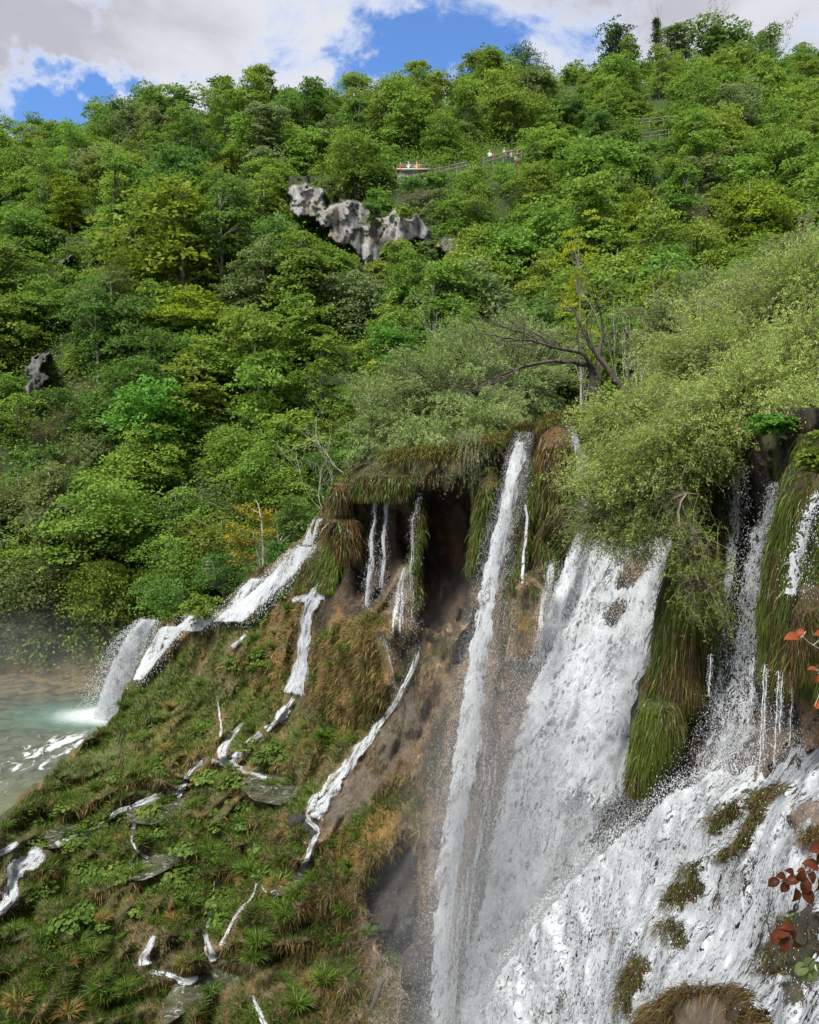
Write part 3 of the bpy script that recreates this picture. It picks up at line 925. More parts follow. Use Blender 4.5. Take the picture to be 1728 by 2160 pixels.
M['foam_heavy'] = m_foam('foam_heavy', 1.8, .5, 1.0, .08, 0, soft=.14, gw=.9, bw=1.6, pos=(1.3, 5.0, 13.0, .36, -.34))
M['foam_mid'] = m_foam('foam_mid', 5, .4, .6, .25, 3, gw=.9, bw=1.5, pos=(3.2, 9.0, 17.0, .16, -.22))
M['foam_far'] = m_foam('foam_far', 5, .4, .9, .08, 4, gw=.9, bw=1.6, pos=(.8, 2.6, 8.0, .4, -.5))
M['foam_thin'] = m_foam('foam_thin', 7, .3, .7, -.25, 6, bw=1.4)
M['foam_lace'] = m_foam('foam_lace', 1.5, .7, 2.0, -1.15, 9, fine=1.3, soft=.05, grain=16, gw=.3, bw=1.3)
M['foam_rapid'] = m_foam('foam_rapid', 2.0, 1.2, 1.3, -.13, 12, soft=.08, gw=.8, bw=1.6, pos=(1.5, 5.5, 18.0, .6, -.8))
M['foam_stream'] = m_foam('foam_stream', 7, 2.2, .9, .0, 15, grain=18, gw=.9, bw=2.2)
M['foam_rill'] = m_foam('foam_rill', 5, 1.5, .7, .35, 18, grain=14, gw=.8, bw=2.0)
t = NT('drops')
d = t.n('ShaderNodeBsdfDiffuse', i={'Color': (.85, .88, .9, 1)}); tr = t.n('ShaderNodeBsdfTranslucent', i={'Color': (.85, .88, .9, 1)})
mm = t.n('ShaderNodeMixShader', i={0: .5, 1: d.outputs[0], 2: tr.outputs[0]})
t.n('ShaderNodeOutputMaterial', i={0: mm.outputs[0]}); M['drops'] = t.m


def drops_mesh(name, pts, size, stretch=2.4, flow=None):
    """tiny octahedra stretched along the fall"""
    n = len(pts)
    s = np.broadcast_to(np.asarray(size, float), (n,))[:, None]
    if flow is None: flow = np.tile([0, 0, -1.0], (n, 1))
    w_ = unit(flow); u_ = unit(np.cross(w_, RNG.normal(size=(n, 3)))); v_ = np.cross(w_, u_)
    V = np.stack([pts + w_ * s * stretch, pts - w_ * s * stretch, pts + u_ * s, pts - u_ * s * .5 + v_ * s * .86, pts - u_ * s * .5 - v_ * s * .86], 1)
    i = np.arange(n)[:, None] * 5
    Fq = np.concatenate([i + np.array(a) for a in ([0, 2, 3], [0, 3, 4], [0, 4, 2], [1, 3, 2], [1, 4, 3], [1, 2, 4])])
    return mesh(name, V.reshape(-1, 3), Fq)


DROPS = []            # (pts, size)


def spray(V, n, out, size, edge_bias=.5, t0=0, t1=1, spread=None):
    """drops thrown off a patch"""
    nr_, nc_ = V.shape[:2]
    tt = t0 + (t1 - t0) * RNG.random(n)
    uu = RNG.random(n)
    e = RNG.random(n) < edge_bias
    uu = np.where(e, np.where(RNG.random(n) < .5, np.abs(RNG.normal(size=n)) * .08, 1 - np.abs(RNG.normal(size=n)) * .08), uu)
    fi = tt * (nr_ - 1); fj = np.clip(uu, 0, 1) * (nc_ - 1)
    i0 = np.clip(fi.astype(int), 0, nr_ - 2); j0 = np.clip(fj.astype(int), 0, nc_ - 2)
    a = (fi - i0)[:, None]; b = (fj - j0)[:, None]
    p = V[i0, j0] * (1 - a) * (1 - b) + V[i0 + 1, j0] * a * (1 - b) + V[i0, j0 + 1] * (1 - a) * b + V[i0 + 1, j0 + 1] * a * b
    sp = out if spread is None else spread
    p = p + RNG.normal(size=(n, 3)) * np.array([sp, out, sp * .5]) * (.3 + tt[:, None])
    p[:, 1] -= out * .8
    DROPS.append((p, size * (.4 + RNG.random(n) ** 2 * 1.1)))


def fall(name, label, rows, depth, off, bulge, mat, layers=2, drops=0, dsize=.02, dout=.25, edge=.12, endt=.04, endb=.04, jit=6, dens=1.0, cat='waterfall', step=7.0, t0=0, t1=1, ebias=.5, holes=()):
    L = []
    for k_ in range(layers):
        X, Y, V, U, Tt = rowpatch(rows, depth, off + k_ * .22, bulge, step, jit, k_ * 3, ext=-k_ * 1.5)
        V = V + np.stack([0 * U, fbm(V * np.array([1.6, 1.6, .5]), 3, 400 + k_) * (.18 + off * .14) + fbm(V * np.array([5, 5, 1.6]), 2, 410 + k_) * (.05 + off * .05), 0 * U], -1)
        a = water_attrs(V, U, Tt, edge, endt, endb, dens)
        a['ua'] = a['ua'] + k_ * 37.0
        for hp, ha in holes:
            jx_ = X + fbm(V * .9, 3, 5)*26; a['dens'] = a['dens'] * (1 - ha * polymask(jx_, Y, hp, 12)).ravel()
        L.append((V, a))
    o = add_obj(name, label, L, M[mat], cat=cat)
    if drops: spray(V, drops, dout, dsize, ebias, t0, t1)
    return o


def strand_line(pts, wpx, depth=None, off=.1):
    """rows for a thin stream along a list of (x,y) with widths"""
    return [(y, x - w_ / 2, x + w_ / 2) for (x, y), w_ in zip(pts, wpx)]


# centre-line ribbons for streams that run sideways over the slope
def ribbon(name, label, line, mat, depth=D1, off=.12, bulge=.1, layers=2, cat='stream', drops=0, dsize=.015, dens=1.0):
    l = np.array(line, float)                      # x, y, w
    seg = np.concatenate([[0], np.cumsum(np.hypot(np.diff(l[:, 0]), np.diff(l[:, 1])))])
    s = np.arange(0, seg[-1], 5.0)
    x = np.interp(s, seg, l[:, 0]); y = np.interp(s, seg, l[:, 1]); w_ = np.interp(s, seg, l[:, 2])
    kk_ = np.ones(5) / 5
    xs_ = np.convolve(np.pad(x, 2, 'edge'), kk_, 'valid'); ys_ = np.convolve(np.pad(y, 2, 'edge'), kk_, 'valid')
    tx = np.gradient(xs_); ty_ = np.gradient(ys_); ln = np.hypot(tx, ty_) + 1e-9
    nx, ny = -ty_ / ln, tx / ln
    w_ = w_ * 1.1 * (1 + .3 * fbm(np.stack([s * .05, s * 0, s * 0 + x[0]], -1), 3, 5))
    u = np.linspace(-.5, .5, 7)
    U = np.repeat((u + .5)[None], len(s), 0); Tt = np.repeat(np.linspace(0, 1, len(s))[:, None], 7, 1)
    L = []
    ns_ = 3 if w_.mean() < 22 else 5                        # braided strands
    for k_ in range(ns_):
        lat = (k_ / (ns_ - 1) - .5) * .5 + .16 * vn(np.stack([s * .03, s * 0 + k_ * 7.1, s * 0 + y[0]], -1), 4)
        sw = (.55 + .32 * vn(np.stack([s * .07, s * 0 + k_ * 3.7, s * 0 + x[0]], -1), 8))
        if k_ == 0: lat = lat * .2 + .03; sw = sw * .45 + .75
        X = xs_[:, None] + nx[:, None] * w_[:, None] * (u * sw[:, None] + lat[:, None]); Y = ys_[:, None] + ny[:, None] * w_[:, None] * (u * sw[:, None] + lat[:, None])
        D = depth(X, Y) - off - k_ * .025 - bulge * np.sin(U * math.pi)
        V = P(X, Y, D)
        a = water_attrs(V, U, Tt, .45, .06, .06, dens); a['ua'] = a['ua'] + k_ * 19
        L.append((V, a))
    o = add_obj(name, label, L, M[mat], cat=cat)
    spray(V, drops or int(len(s) * 4), .07, dsize, .4, spread=.12)
    return o


D1s = lambda x, y: D1(x, y, False)

# --- main cascade
MAIN = [(1085, 1255, 1470), (1140, 1225, 1450), (1200, 1185, 1425), (1260, 1160, 1410), (1330, 1135, 1400), (1400, 1110, 1392), (1460, 1085, 1385), (1550, 1058, 1372), (1650, 1035, 1352), (1750, 1010, 1332), (1850, 990, 1330),
        (1950, 965, 1330), (2060, 945, 1320), (2200, 925, 1310)]
fall('waterfall', 'broad white main waterfall thundering down the middle of the cliff', MAIN, D1s, 1.0, .6, 'foam_heavy', 3, 60000, .015, .5, edge=.18, endt=.08, jit=10, ebias=.35, holes=[([(1265, 1290), (1300, 1262), (1330, 1260), (1325, 1290), (1295, 1325), (1270, 1322)], .6), ([(1300, 1215), (1325, 1170), (1375, 1155), (1370, 1200), (1325, 1240), (1300, 1245)], .6), ([(1280, 1560), (1320, 1560), (1310, 1660), (1275, 1680)], .2), ([(1180, 1500), (1230, 1490), (1220, 1560), (1180, 1560)], .15), ([(1270, 1700), (1330, 1680), (1330, 1800), (1220, 1800)], .3)])
# foamy shoulder: the lower right lobe that shoots out
LOBE = [(1240, 1290, 1415), (1280, 1262, 1405), (1340, 1225, 1398), (1400, 1195, 1390), (1460, 1170, 1384), (1560, 1150, 1365), (1680, 1140, 1350), (1800, 1120, 1330)]
fall('waterfall', 'bright bulging lobe of froth at the right side of the main waterfall', LOBE, D1s, 1.9, .5, 'foam_heavy', 2, 16000, .015, .4, edge=.2, endt=.12, endb=.35, jit=8, holes=[([(1265, 1290), (1300, 1262), (1330, 1260), (1325, 1290), (1295, 1325), (1270, 1322)], .6)])
# --- tall slim fall
LONG = [(912, 1090, 1122), (960, 1072, 1116), (1020, 1056, 1106), (1100, 1036, 1092), (1200, 1010, 1072), (1300, 990, 1054), (1400, 972, 1042), (1500, 957, 1036), (1600, 942, 1024), (1700, 928, 1004),
        (1850, 905, 988), (2000, 896, 975), (2200, 890, 985)]
D_long = lambda x, y: np.interp(y, [900, 1000, 1300, 1600, 2200], [31.2, 30.4, 29.2, 28.0, 25.2]) + 0 * x
fall('waterfall', 'tall slim waterfall dropping from the willows beside a strip of green moss', LONG, D_long, .2, .35, 'foam_mid', 2, 34000, .012, .28, edge=.32, endt=.02, jit=9, dens=.97)
fall('waterfall', 'grey veil of spray between the slim fall and the main waterfall', [(1380, 1000, 1090), (1500, 970, 1095), (1650, 945, 1080), (1800, 925, 1060), (1950, 905, 1040), (2200, 895, 1010)],
     D_long, .5, .3, 'foam_thin', 2, 9000, .016, .4, edge=.3, endt=.25, endb=.02, dens=.85)
# --- streams between
fall('waterfall', 'narrow fall coming out of brown moss behind the leaning willow', [(900, 1198, 1214), (960, 1212, 1232), (1040, 1228, 1246), (1120, 1222, 1244), (1200, 1180, 1225), (1300, 1150, 1190), (1420, 1100, 1150)], D1s, 2.1, .2, 'foam_mid', 2, 2500, .016, .15, jit=7, endb=.2)
fall('waterfall', 'thin white thread of water on the green moss strip', [(1060, 1112, 1120), (1120, 1104, 1113), (1180, 1097, 1106), (1235, 1092, 1101)], D1s, 1.9, .05, 'foam_mid', 1, 300, .012, .08)
fall('waterfall', 'thin drips falling in front of the brown ledge', [(1180, 1150, 1176), (1260, 1138, 1170), (1340, 1128, 1160), (1420, 1105, 1150)], D1s, 2.2, .1, 'foam_thin', 2, 1500, .013, .2, dens=.95)
fall('waterfall', 'water trickling from the underside of the brown ledge', [(1265, 1066, 1090), (1330, 1050, 1084), (1420, 1030, 1080)], D1s, 1.4, .1, 'foam_thin', 1, 700, .013, .15, dens=.85)
# --- twin falls by the cave
fall('waterfall', 'left one of the twin thin falls left of the cave', [(1055, 790, 797), (1120, 781, 790), (1180, 774, 788), (1230, 770, 784), (1290, 768, 779)], lambda x, y: np.full(np.shape(x), 35.9), 0, .05, 'foam_mid', 2, 700, .018, .12, edge=.25)
fall('waterfall', 'right one of the twin thin falls left of the cave', [(1050, 812, 822), (1110, 806, 816), (1180, 803, 812), (1250, 800, 806)], lambda x, y: np.full(np.shape(x), 35.6), 0, .05, 'foam_mid', 2, 500, .018, .12, edge=.25)
fall('waterfall', 'curtain of loose drops between the twin falls', [(1120, 785, 815), (1200, 778, 812), (1290, 772, 806)], lambda x, y: np.full(np.shape(x), 36.2), 0, .05, 'foam_thin', 1, 900, .016, .25, dens=.55, endt=.3)
fall('waterfall', 'strand of water beside the hanging green moss left of the cave', [(1040, 884, 892), (1100, 866, 876), (1180, 862, 874), (1260, 858, 880), (1330, 862, 884)], lambda x, y: np.interp(y, [1040, 1330], [33.4, 33.0]) + 0 * x, 0, .05, 'foam_thin', 1, 900, .016, .15, edge=.25)
fall('waterfall', 'water fanning out over the pale rock below the green moss', [(1190, 845, 868), (1240, 825, 868), (1300, 812, 872), (1350, 800, 880), (1400, 830, 880)], D1s, .45, .05, 'foam_thin', 2, 1200, .014, .12, edge=.3, endb=.4, dens=.92)
# --- streams on the slab and slope
ribbon('stream', 'long pale stream sliding diagonally down the bare tufa slab', [(888, 1360, 16), (872, 1410, 13), (850, 1455, 14), (815, 1515, 20), (770, 1570, 26), (725, 1630, 36), (690, 1680, 46), (662, 1722, 56), (650, 1740, 44)], 'foam_mid', off=.15, dens=.97)
ribbon('stream', 'faint trickle down the side of the orange grass mound', [(800, 1320, 8), (818, 1370, 10), (830, 1420, 8), (836, 1470, 6)], 'foam_thin', off=.2)
ribbon('stream', 'short white run between the dark stones at the foot of the slab', [(640, 1712, 18), (655, 1735, 18), (676, 1752, 16), (668, 1765, 12), (655, 1790, 12), (648, 1815, 14), (640, 1838, 34), (618, 1850, 26)], 'foam_stream', off=.14)
ribbon('stream', 'white stream falling from the little basin down the orange bank', [(700, 1185, 14), (690, 1215, 20), (668, 1248, 34), (652, 1285, 30), (645, 1330, 28), (640, 1390, 34), (630, 1440, 40), (620, 1480, 46)], 'foam_rill', off=.22, drops=900)
ribbon('stream', 'second branch of water entering the little basin from the right', [(716, 1195, 14), (700, 1225, 14), (682, 1248, 16)], 'foam_mid', off=.2)
ribbon('stream', 'flat white water spreading left in the little basin', [(612, 1270, 12), (630, 1262, 18), (655, 1256, 24), (690, 1256, 24)], 'foam_rill', off=.12)
ribbon('stream', 'small white step below the orange bank', [(612, 1492, 20), (596, 1508, 28), (582, 1530, 20)], 'foam_rill', off=.14)
ribbon('stream', 'two white rills meeting above the terrace pools, right branch', [(556, 1545, 16), (530, 1566, 20), (505, 1590, 22), (486, 1608, 20)], 'foam_stream', off=.12)
ribbon('stream', 'steep white rill, left branch above the terrace pools', [(520, 1520, 7), (500, 1542, 12), (480, 1565, 16), (466, 1592, 24), (480, 1612, 26), (520, 1622, 14)], 'foam_rill', off=.12)
ribbon('stream', 'thin white thread through the grass above the left rill', [(460, 1475, 5), (464, 1510, 7), (468, 1535, 8), (464, 1560, 6)], 'foam_stream', off=.15)
ribbon('stream', 'foaming rill running left along the terrace edge', [(436, 1605, 14), (415, 1612, 16), (395, 1640, 10), (380, 1672, 14), (350, 1676, 16), (310, 1690, 16), (270, 1704, 12)], 'foam_stream', off=.14)
ribbon('stream', 'tiny fall with a white splash below the terrace edge', [(288, 1730, 8), (284, 1745, 10), (280, 1754, 20)], 'foam_stream', off=.14)
ribbon('stream', 'white fall spilling into the left edge of the photo', [(95, 1790, 60), (62, 1816, 60), (30, 1840, 44), (28, 1870, 36), (26, 1895, 44), (8, 1914, 34), (-30, 1922, 30)], 'foam_stream', off=.2)
ribbon('stream', 'little white fall at the left edge above the other one', [(42, 1775, 12), (25, 1788, 16), (5, 1800, 24), (-30, 1812, 30)], 'foam_stream', off=.18)
ribbon('stream', 'white fall left of the round brown grass tussock', [(328, 1970, 12), (318, 1995, 22), (306, 2020, 30), (310, 2040, 40)], 'foam_stream', off=.18)
ribbon('stream', 'fall right of the round brown grass tussock', [(432, 1965, 14), (440, 1990, 20), (448, 2015, 28), (456, 2032, 44)], 'foam_stream', off=.18)
ribbon('stream', 'slanting thread of water joining the fall by the tussock', [(545, 1855, 6), (535, 1890, 10), (512, 1915, 12), (495, 1935, 10), (478, 1970, 12), (462, 2005, 18)], 'foam_stream', off=.18, dens=.9)
ribbon('stream', 'patch of white froth at the head of the lowest terrace pool', [(345, 2052, 14), (372, 2062, 20), (392, 2072, 30), (425, 2056, 18)], 'foam_stream', off=.12)
ribbon('stream', 'narrow chute leaving the lowest terrace pool', [(532, 2095, 12), (545, 2125, 16), (560, 2160, 18), (575, 2200, 18)], 'foam_stream', off=.16)
ribbon('stream', 'short white streak high on the green bank', [(522, 1335, 8), (508, 1352, 12), (485, 1370, 12)], 'foam_rill', off=.16)
ribbon('stream', 'faint rill among big leaves on the middle terraces', [(350, 1815, 10), (343, 1850, 12), (335, 1880, 10)], 'foam_thin', off=.18)
for ln_, lb_ in [([(624, 1470, 14), (612, 1488, 14), (600, 1502, 16)], 'thin link of water at the foot of the orange bank'), ([(590, 1520, 12), (574, 1534, 14), (556, 1546, 16)], 'thin link of water above the right rill'),
                 ([(500, 1606, 12), (470, 1612, 16), (440, 1606, 14)], 'white water spilling left out of the meeting rills'), ([(285, 1702, 12), (250, 1712, 14), (222, 1735, 10), (190, 1752, 12), (150, 1768, 14), (110, 1786, 24)], 'rill running along the left terraces to the white fall at the edge'),
                 ([(280, 1756, 8), (278, 1775, 7), (292, 1798, 8), (318, 1812, 10)], 'small trickle dropping from the splash to the next pool'), ([(590, 1888, 8), (570, 1900, 6), (548, 1862, 6)], 'trickle out of the pool under the dark stones'),
                 ([(505, 1625, 12), (540, 1632, 14), (570, 1640, 16)], 'white water running right into the upper terrace pool'), ([(372, 1688, 8), (385, 1668, 10), (398, 1640, 8)], 'little step of white water between two terrace edges'),
                 ([(318, 2044, 14), (335, 2052, 12), (352, 2054, 12)], 'thin white link between the lower fall and the froth'), ([(455, 1850, 6), (450, 1885, 7), (446, 1925, 8), (436, 1965, 10)], 'thin thread between leafy plants feeding the tussock fall')]:
    ribbon('stream', lb_, ln_, 'foam_stream', off=.13)
# --- upper left cascade
fall('waterfall', 'upper left cascade foaming down beside the yellow sapling', [(1150, 628, 668), (1170, 600, 658), (1200, 572, 640), (1230, 540, 615), (1262, 500, 580), (1285, 465, 560), (1315, 430, 520)], D1s, .8, .4, 'foam_far', 3, 5500, .028, .35, edge=.24, jit=5, step=5)
fall('waterfall', 'left arm of the upper left cascade', [(1218, 528, 560), (1240, 505, 540), (1265, 488, 516), (1295, 470, 495)], D1s, .7, .3, 'foam_far', 2, 700, .03, .2, edge=.2, step=4)
fall('waterfall', 'water showing through the small bush on the ridge', [(1290, 400, 480), (1310, 375, 465), (1335, 345, 430)], D1s, .6, .2, 'foam_mid', 2, 500, .03, .2, edge=.2, step=4)
fall('waterfall', 'first thread of the upper left cascade under the leaning shrub', [(1092, 662, 684), (1112, 650, 674), (1135, 640, 668), (1152, 632, 662)], D1s, .7, .1, 'foam_mid', 2, 300, .03, .1, edge=.25, step=4)
# far left fall into the pool, free falling
DL = lambda x, y: np.interp(y, [1295, 1340, 1510], [54.5, 55.5, 57.0]) + (x - 300) * -.004
fall('waterfall', 'far left waterfall plunging into the turquoise pool', [(1303, 300, 338), (1325, 268, 334), (1360, 238, 324), (1400, 220, 306), (1440, 206, 294), (1480, 192, 280), (1528, 172, 266)], DL, 0, .8, 'foam_far', 3, 9000, .03, .5, edge=.3, endt=.02, endb=.02, jit=4, step=5, ebias=.6)
fall('waterfall', 'second chute right of the far left waterfall', [(1318, 340, 400), (1345, 318, 380), (1380, 300, 350), (1410, 288, 325), (1440, 275, 300)], D1s, .5, .4, 'foam_far', 2, 1200, .035, .3, edge=.18, jit=4, step=5)

# --- right near wall: lacy free-falling water
D2w = lambda x, y: D2(x, y, False)
fall('waterfall', 'sparse dotted fall just left of the lacy fall on the dark wall', [(985, 1540, 1575), (1080, 1528, 1568), (1200, 1518, 1556), (1320, 1508, 1548), (1450, 1495, 1545), (1560, 1470, 1540)], D2w, 1.0, .1, 'foam_lace', 2, 3500, .010, .14, edge=.35, dens=.78, jit=8)
fall('waterfall', 'lacy twisting fall on the dark wall between two moss curtains', [(1020, 1622, 1642), (1080, 1605, 1640), (1150, 1578, 1622), (1230, 1560, 1612), (1320, 1548, 1600), (1420, 1530, 1600), (1520, 1510, 1610), (1620, 1480, 1600)], D2w, 1.3, .1, 'foam_lace', 2, 7000, .010, .2, edge=.22, dens=.84, jit=14)
fall('waterfall', 'splashing strand of water at the right edge over the moss curtain', [(1035, 1712, 1760), (1080, 1690, 1735), (1130, 1672, 1712), (1190, 1660, 1690), (1260, 1652, 1678)], lambda x, y: np.full(np.shape(x), 11.4), 0, .1, 'foam_lace', 2, 900, .009, .1, edge=.25, dens=.86, jit=12)
fall('waterfall', 'hazy spray spreading over the rock at the foot of the lacy fall', [(1480, 1500, 1640), (1540, 1470, 1640), (1600, 1440, 1600), (1660, 1420, 1560), (1700, 1400, 1500)], D2w, 1.2, .2, 'foam_lace', 2, 4500, .010, .35, edge=.3, endt=.3, dens=.8, jit=10)
for i, (x0, y0, y1, lab) in enumerate([(1608, 1400, 1640, 'first'), (1622, 1410, 1625, 'second'), (1640, 1415, 1630, 'third'), (1656, 1420, 1618, 'fourth'), (1670, 1410, 1600, 'fifth'), (1500, 1380, 1470, 'sixth'), (1590, 1390, 1500, 'seventh')]):
    ys = np.linspace(y0, y1, 30)
    x0 = x0 + (5, -4, 3, -5, 4, 0, 0)[i]; y1 = y1 - (0, 45, 10, 70, 25, 0, 0)[i]; ys = np.linspace(y0, y1, 30)
    p = P(x0 - (ys - y0) * .05 + np.sin(ys * .1 + i) * 1.0, ys, np.full(30, 13.6 if i < 5 else 16.5))
    Vt, Ft = tubes([(p, .0065 + .0045 * np.sin(ys * .21 + i * 2))], 4)
    o = obj('water_thread', mesh('water_thread', Vt, Ft, smooth=True), M['drops'])
    tag(o, 'thin thread of water dripping from the right moss curtain over black rock' if i < 5 else 'thin thread of water beside the lacy fall on black rock', 'water thread', 'threads dripping from the moss' if i < 5 else 'threads beside the lacy fall', 'structure')
    n = 260
    yy = y0 + (y1 - y0) * RNG.random(n)
    q = P(x0 - (yy - y0) * .05 + RNG.normal(size=n) * 3.5, yy, np.full(n, 13.6 if i < 5 else 16.5)); DROPS.append((q, .009 * (.4 + RNG.random(n))))

# --- rapids over surface 3
L = []
vv_ = np.linspace(0, 1, nr3)[:, None]
gxx = CX3; gyy = (ty3[None] - 26) + (2440 - ty3)[None] * vv_
for k_ in range(2):
    D = D3(gxx, gyy, False)
    base_ = D3(gxx, gyy)
    hmask = np.zeros(gxx.shape)
    for nm_, (p_, h_, c_) in ROCKS3.items():
        hmask = np.maximum(hmask, polymask(gxx + fbm(np.stack([gxx * .05, gyy * .05, gxx * 0], -1), 3, 7) * 22, gyy, p_, 15) * (.62 if nm_ in ('dark1', 'dark2', 'moss1', 'pink', 'tuft1', 'right3') else .95 if nm_ not in ('right2', 'low1') else .72))
    V = P(gxx, gyy, np.minimum(base_ - .06, D - .05) - .05 - .10 * k_)
    V = V + fbm(V * 1.5, 4, 500 + k_)[..., None] * np.array([0, -.25, .3])
    ed = sm(-24, -10, (gyy - ty3[None]) + fbm(np.stack([gxx * .08, gyy * .08, gxx * 0 + k_], -1), 3, 9) * 9)
    # calmer, thinner sheets to the right middle
    thin = polymask(gxx, gyy, [(1480, 1880), (1640, 1760), (1760, 1800), (1760, 2400), (1600, 2100), (1540, 1980)], 60) * .14
    thin = thin + polymask(gxx, gyy, [(1150, 2000), (1300, 1900), (1400, 2020), (1300, 2300), (1050, 2300)], 60) * .13
    dens = (1 - hmask) * ed * (1 - thin) * (1 - .06 * k_)
    fx = V[..., 0] * .72 - V[..., 1] * .1 + V[..., 2] * .65
    fy = V[..., 0] * .6 + V[..., 1] * .9 - V[..., 2] * .2
    L.append((V, {'ua': (fy + k_ * 23).ravel(), 'va': fx.ravel(), 'dens': dens.ravel()}))
o = add_obj('rapids', 'white rapids rushing down over rocks at lower right', L, M['foam_rapid'], cat='rapids')
Vr = L[0][0]
dmask = L[0][1]['dens'].reshape(Vr.shape[:2])
n = 30000
ii = (RNG.random(n) ** 1.0 * (Vr.shape[0] - 1)).astype(int); jj = RNG.integers(0, Vr.shape[1], n)
kp = RNG.random(n) < dmask[ii, jj]; ii, jj = ii[kp], jj[kp]
p = Vr[ii, jj] + RNG.normal(size=(len(ii), 3)) * np.array([.12, .12, .14]) + np.array([0, -.12, .12])
DROPS.append((p, .0009 * p[:, 1] * (.3 + RNG.random(len(ii)) ** 2 * 1.3)))
# spray along the top edge of the rapids
n = 9000
jj = RNG.integers(0, Vr.shape[1], n); ii = np.abs(RNG.normal(size=n) * 3).astype(int)
p = Vr[ii, jj] + np.abs(RNG.normal(size=(n, 3))) * np.array([-.10, -.02, .16])
DROPS.append((p, .0009 * p[:, 1] * (.3 + RNG.random(n) ** 2 * 1.2)))
# fine spray hanging around the foot of the main falls
n = 26000
xx = 900 + 420 * RNG.random(n); yy = 1500 + 700 * RNG.random(n) ** .7
p = P(xx, yy, D1s(xx, yy) - 2.0 - RNG.random(n) * 1.5)
DROPS.append((p, .013 * (.4 + RNG.random(n))))
n = 2500                                         # drops in front of the dark hollow
xx = 770 + 130 * RNG.random(n) ** .6; yy = 1880 + 280 * RNG.random(n)
DROPS.append((P(xx, yy, D1s(xx, yy) - 1.5), .012 * (.3 + RNG.random(n))))
pp = np.concatenate([d_[0] for d_ in DROPS]); ss = np.concatenate([np.broadcast_to(d_[1], (len(d_[0]),)) for d_ in DROPS])
o = obj('spray', drops_mesh('spray', pp, ss * .5), M['drops'])
tag(o, 'loose drops of spray flying round all the falls', 'spray', kind='stuff')

# mist: soft local volumes
def mist(name, c_, r_, dens, label, col=(.85, .87, .9)):
    t = NT(name)
    tc = t.n('ShaderNodeTexCoord').outputs['Object']
    ln = t.n('ShaderNodeVectorMath', operation='LENGTH'); t.set(ln, 0, tc)
    f = t.ramp(ln.outputs['Value'], 1.0, .1)
    nz = t.noise(tc, 2.2, 3, .5)
    f = t.math('MULTIPLY', f, t.ramp(nz, .25, .7))
    v = t.n('ShaderNodeVolumePrincipled', i={'Color': (*col, 1), 'Density': t.math('MULTIPLY', f, dens), 'Anisotropy': .3})
    t.n('ShaderNodeOutputMaterial', i={1: v.outputs[0]})
    import bmesh
    bm = bmesh.new(); bmesh.ops.create_icosphere(bm, subdivisions=3, radius=1.0)
    me = bpy.data.meshes.new(name); bm.to_mesh(me); bm.free()
    o = obj('mist', me, t.m, loc=tuple(c_)); o.scale = r_
    tag(o, label, 'mist', kind='stuff')
    t.m.cycles.volume_step_rate = 4 if hasattr(t.m.cycles, 'volume_step_rate') else 4
    return o


mist('mist_falls', P(1120, 2070, 24.0), (6.0, 3.8, 9.0), .42, 'pale mist rising at the foot of the main waterfall')
mist('mist_veil', P(1050, 1650, 25.2), (4.2, 2.4, 8.0), .26, 'thin veil of mist between the slim fall and the main waterfall')
mist('mist_pool', P(-60, 1400, 60.0), (18, 9.0, 6.0), .028, 'thin mist hanging over the pool below the forest')
# ================================================================== trees
# leaf tones (a = darker, b = lighter, mixed at random)
TONES = {
    'mid': m_leaf('leaf_mid', (0.101, 0.172, 0.025), (0.248, 0.352, 0.052)),
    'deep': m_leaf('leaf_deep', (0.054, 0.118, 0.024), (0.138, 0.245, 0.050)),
    'fresh': m_leaf('leaf_fresh', (0.095, 0.182, 0.026), (0.229, 0.363, 0.055)),
    'lime': m_leaf('leaf_lime', (0.132, 0.204, 0.014), (0.264, 0.360, 0.030)),
    'olive': m_leaf('leaf_olive', (0.096, 0.134, 0.042), (0.205, 0.252, 0.087)),
    'grey': m_leaf('leaf_greygreen', (0.108, 0.138, 0.055), (0.230, 0.276, 0.117)),
    'pine': m_leaf('leaf_pine', (0.014, 0.038, 0.014), (0.036, 0.078, 0.026)),
    'gold': m_leaf('leaf_gold', (.30, .25, .02), (.46, .33, .035), hue=0),
    'willow': m_leaf('leaf_willow', (0.131, 0.195, 0.051), (0.318, 0.405, 0.154), .4, .15, 0),
    'willow2': m_leaf('leaf_willow_light', (0.171, 0.245, 0.035), (0.426, 0.520, 0.158), .42, .15, 0),
    'herb': m_leaf('leaf_herb', (0.052, 0.094, 0.017), (0.126, 0.189, 0.032), .3, .3, .03),
    'red': m_leaf('leaf_red', (0.040, 0.011, 0.006), (0.096, 0.024, 0.011), .25, .1, 0),
    'orange': m_leaf('leaf_orange', (.16, .04, .015), (.24, .065, .025), .25, .1, 0),
}


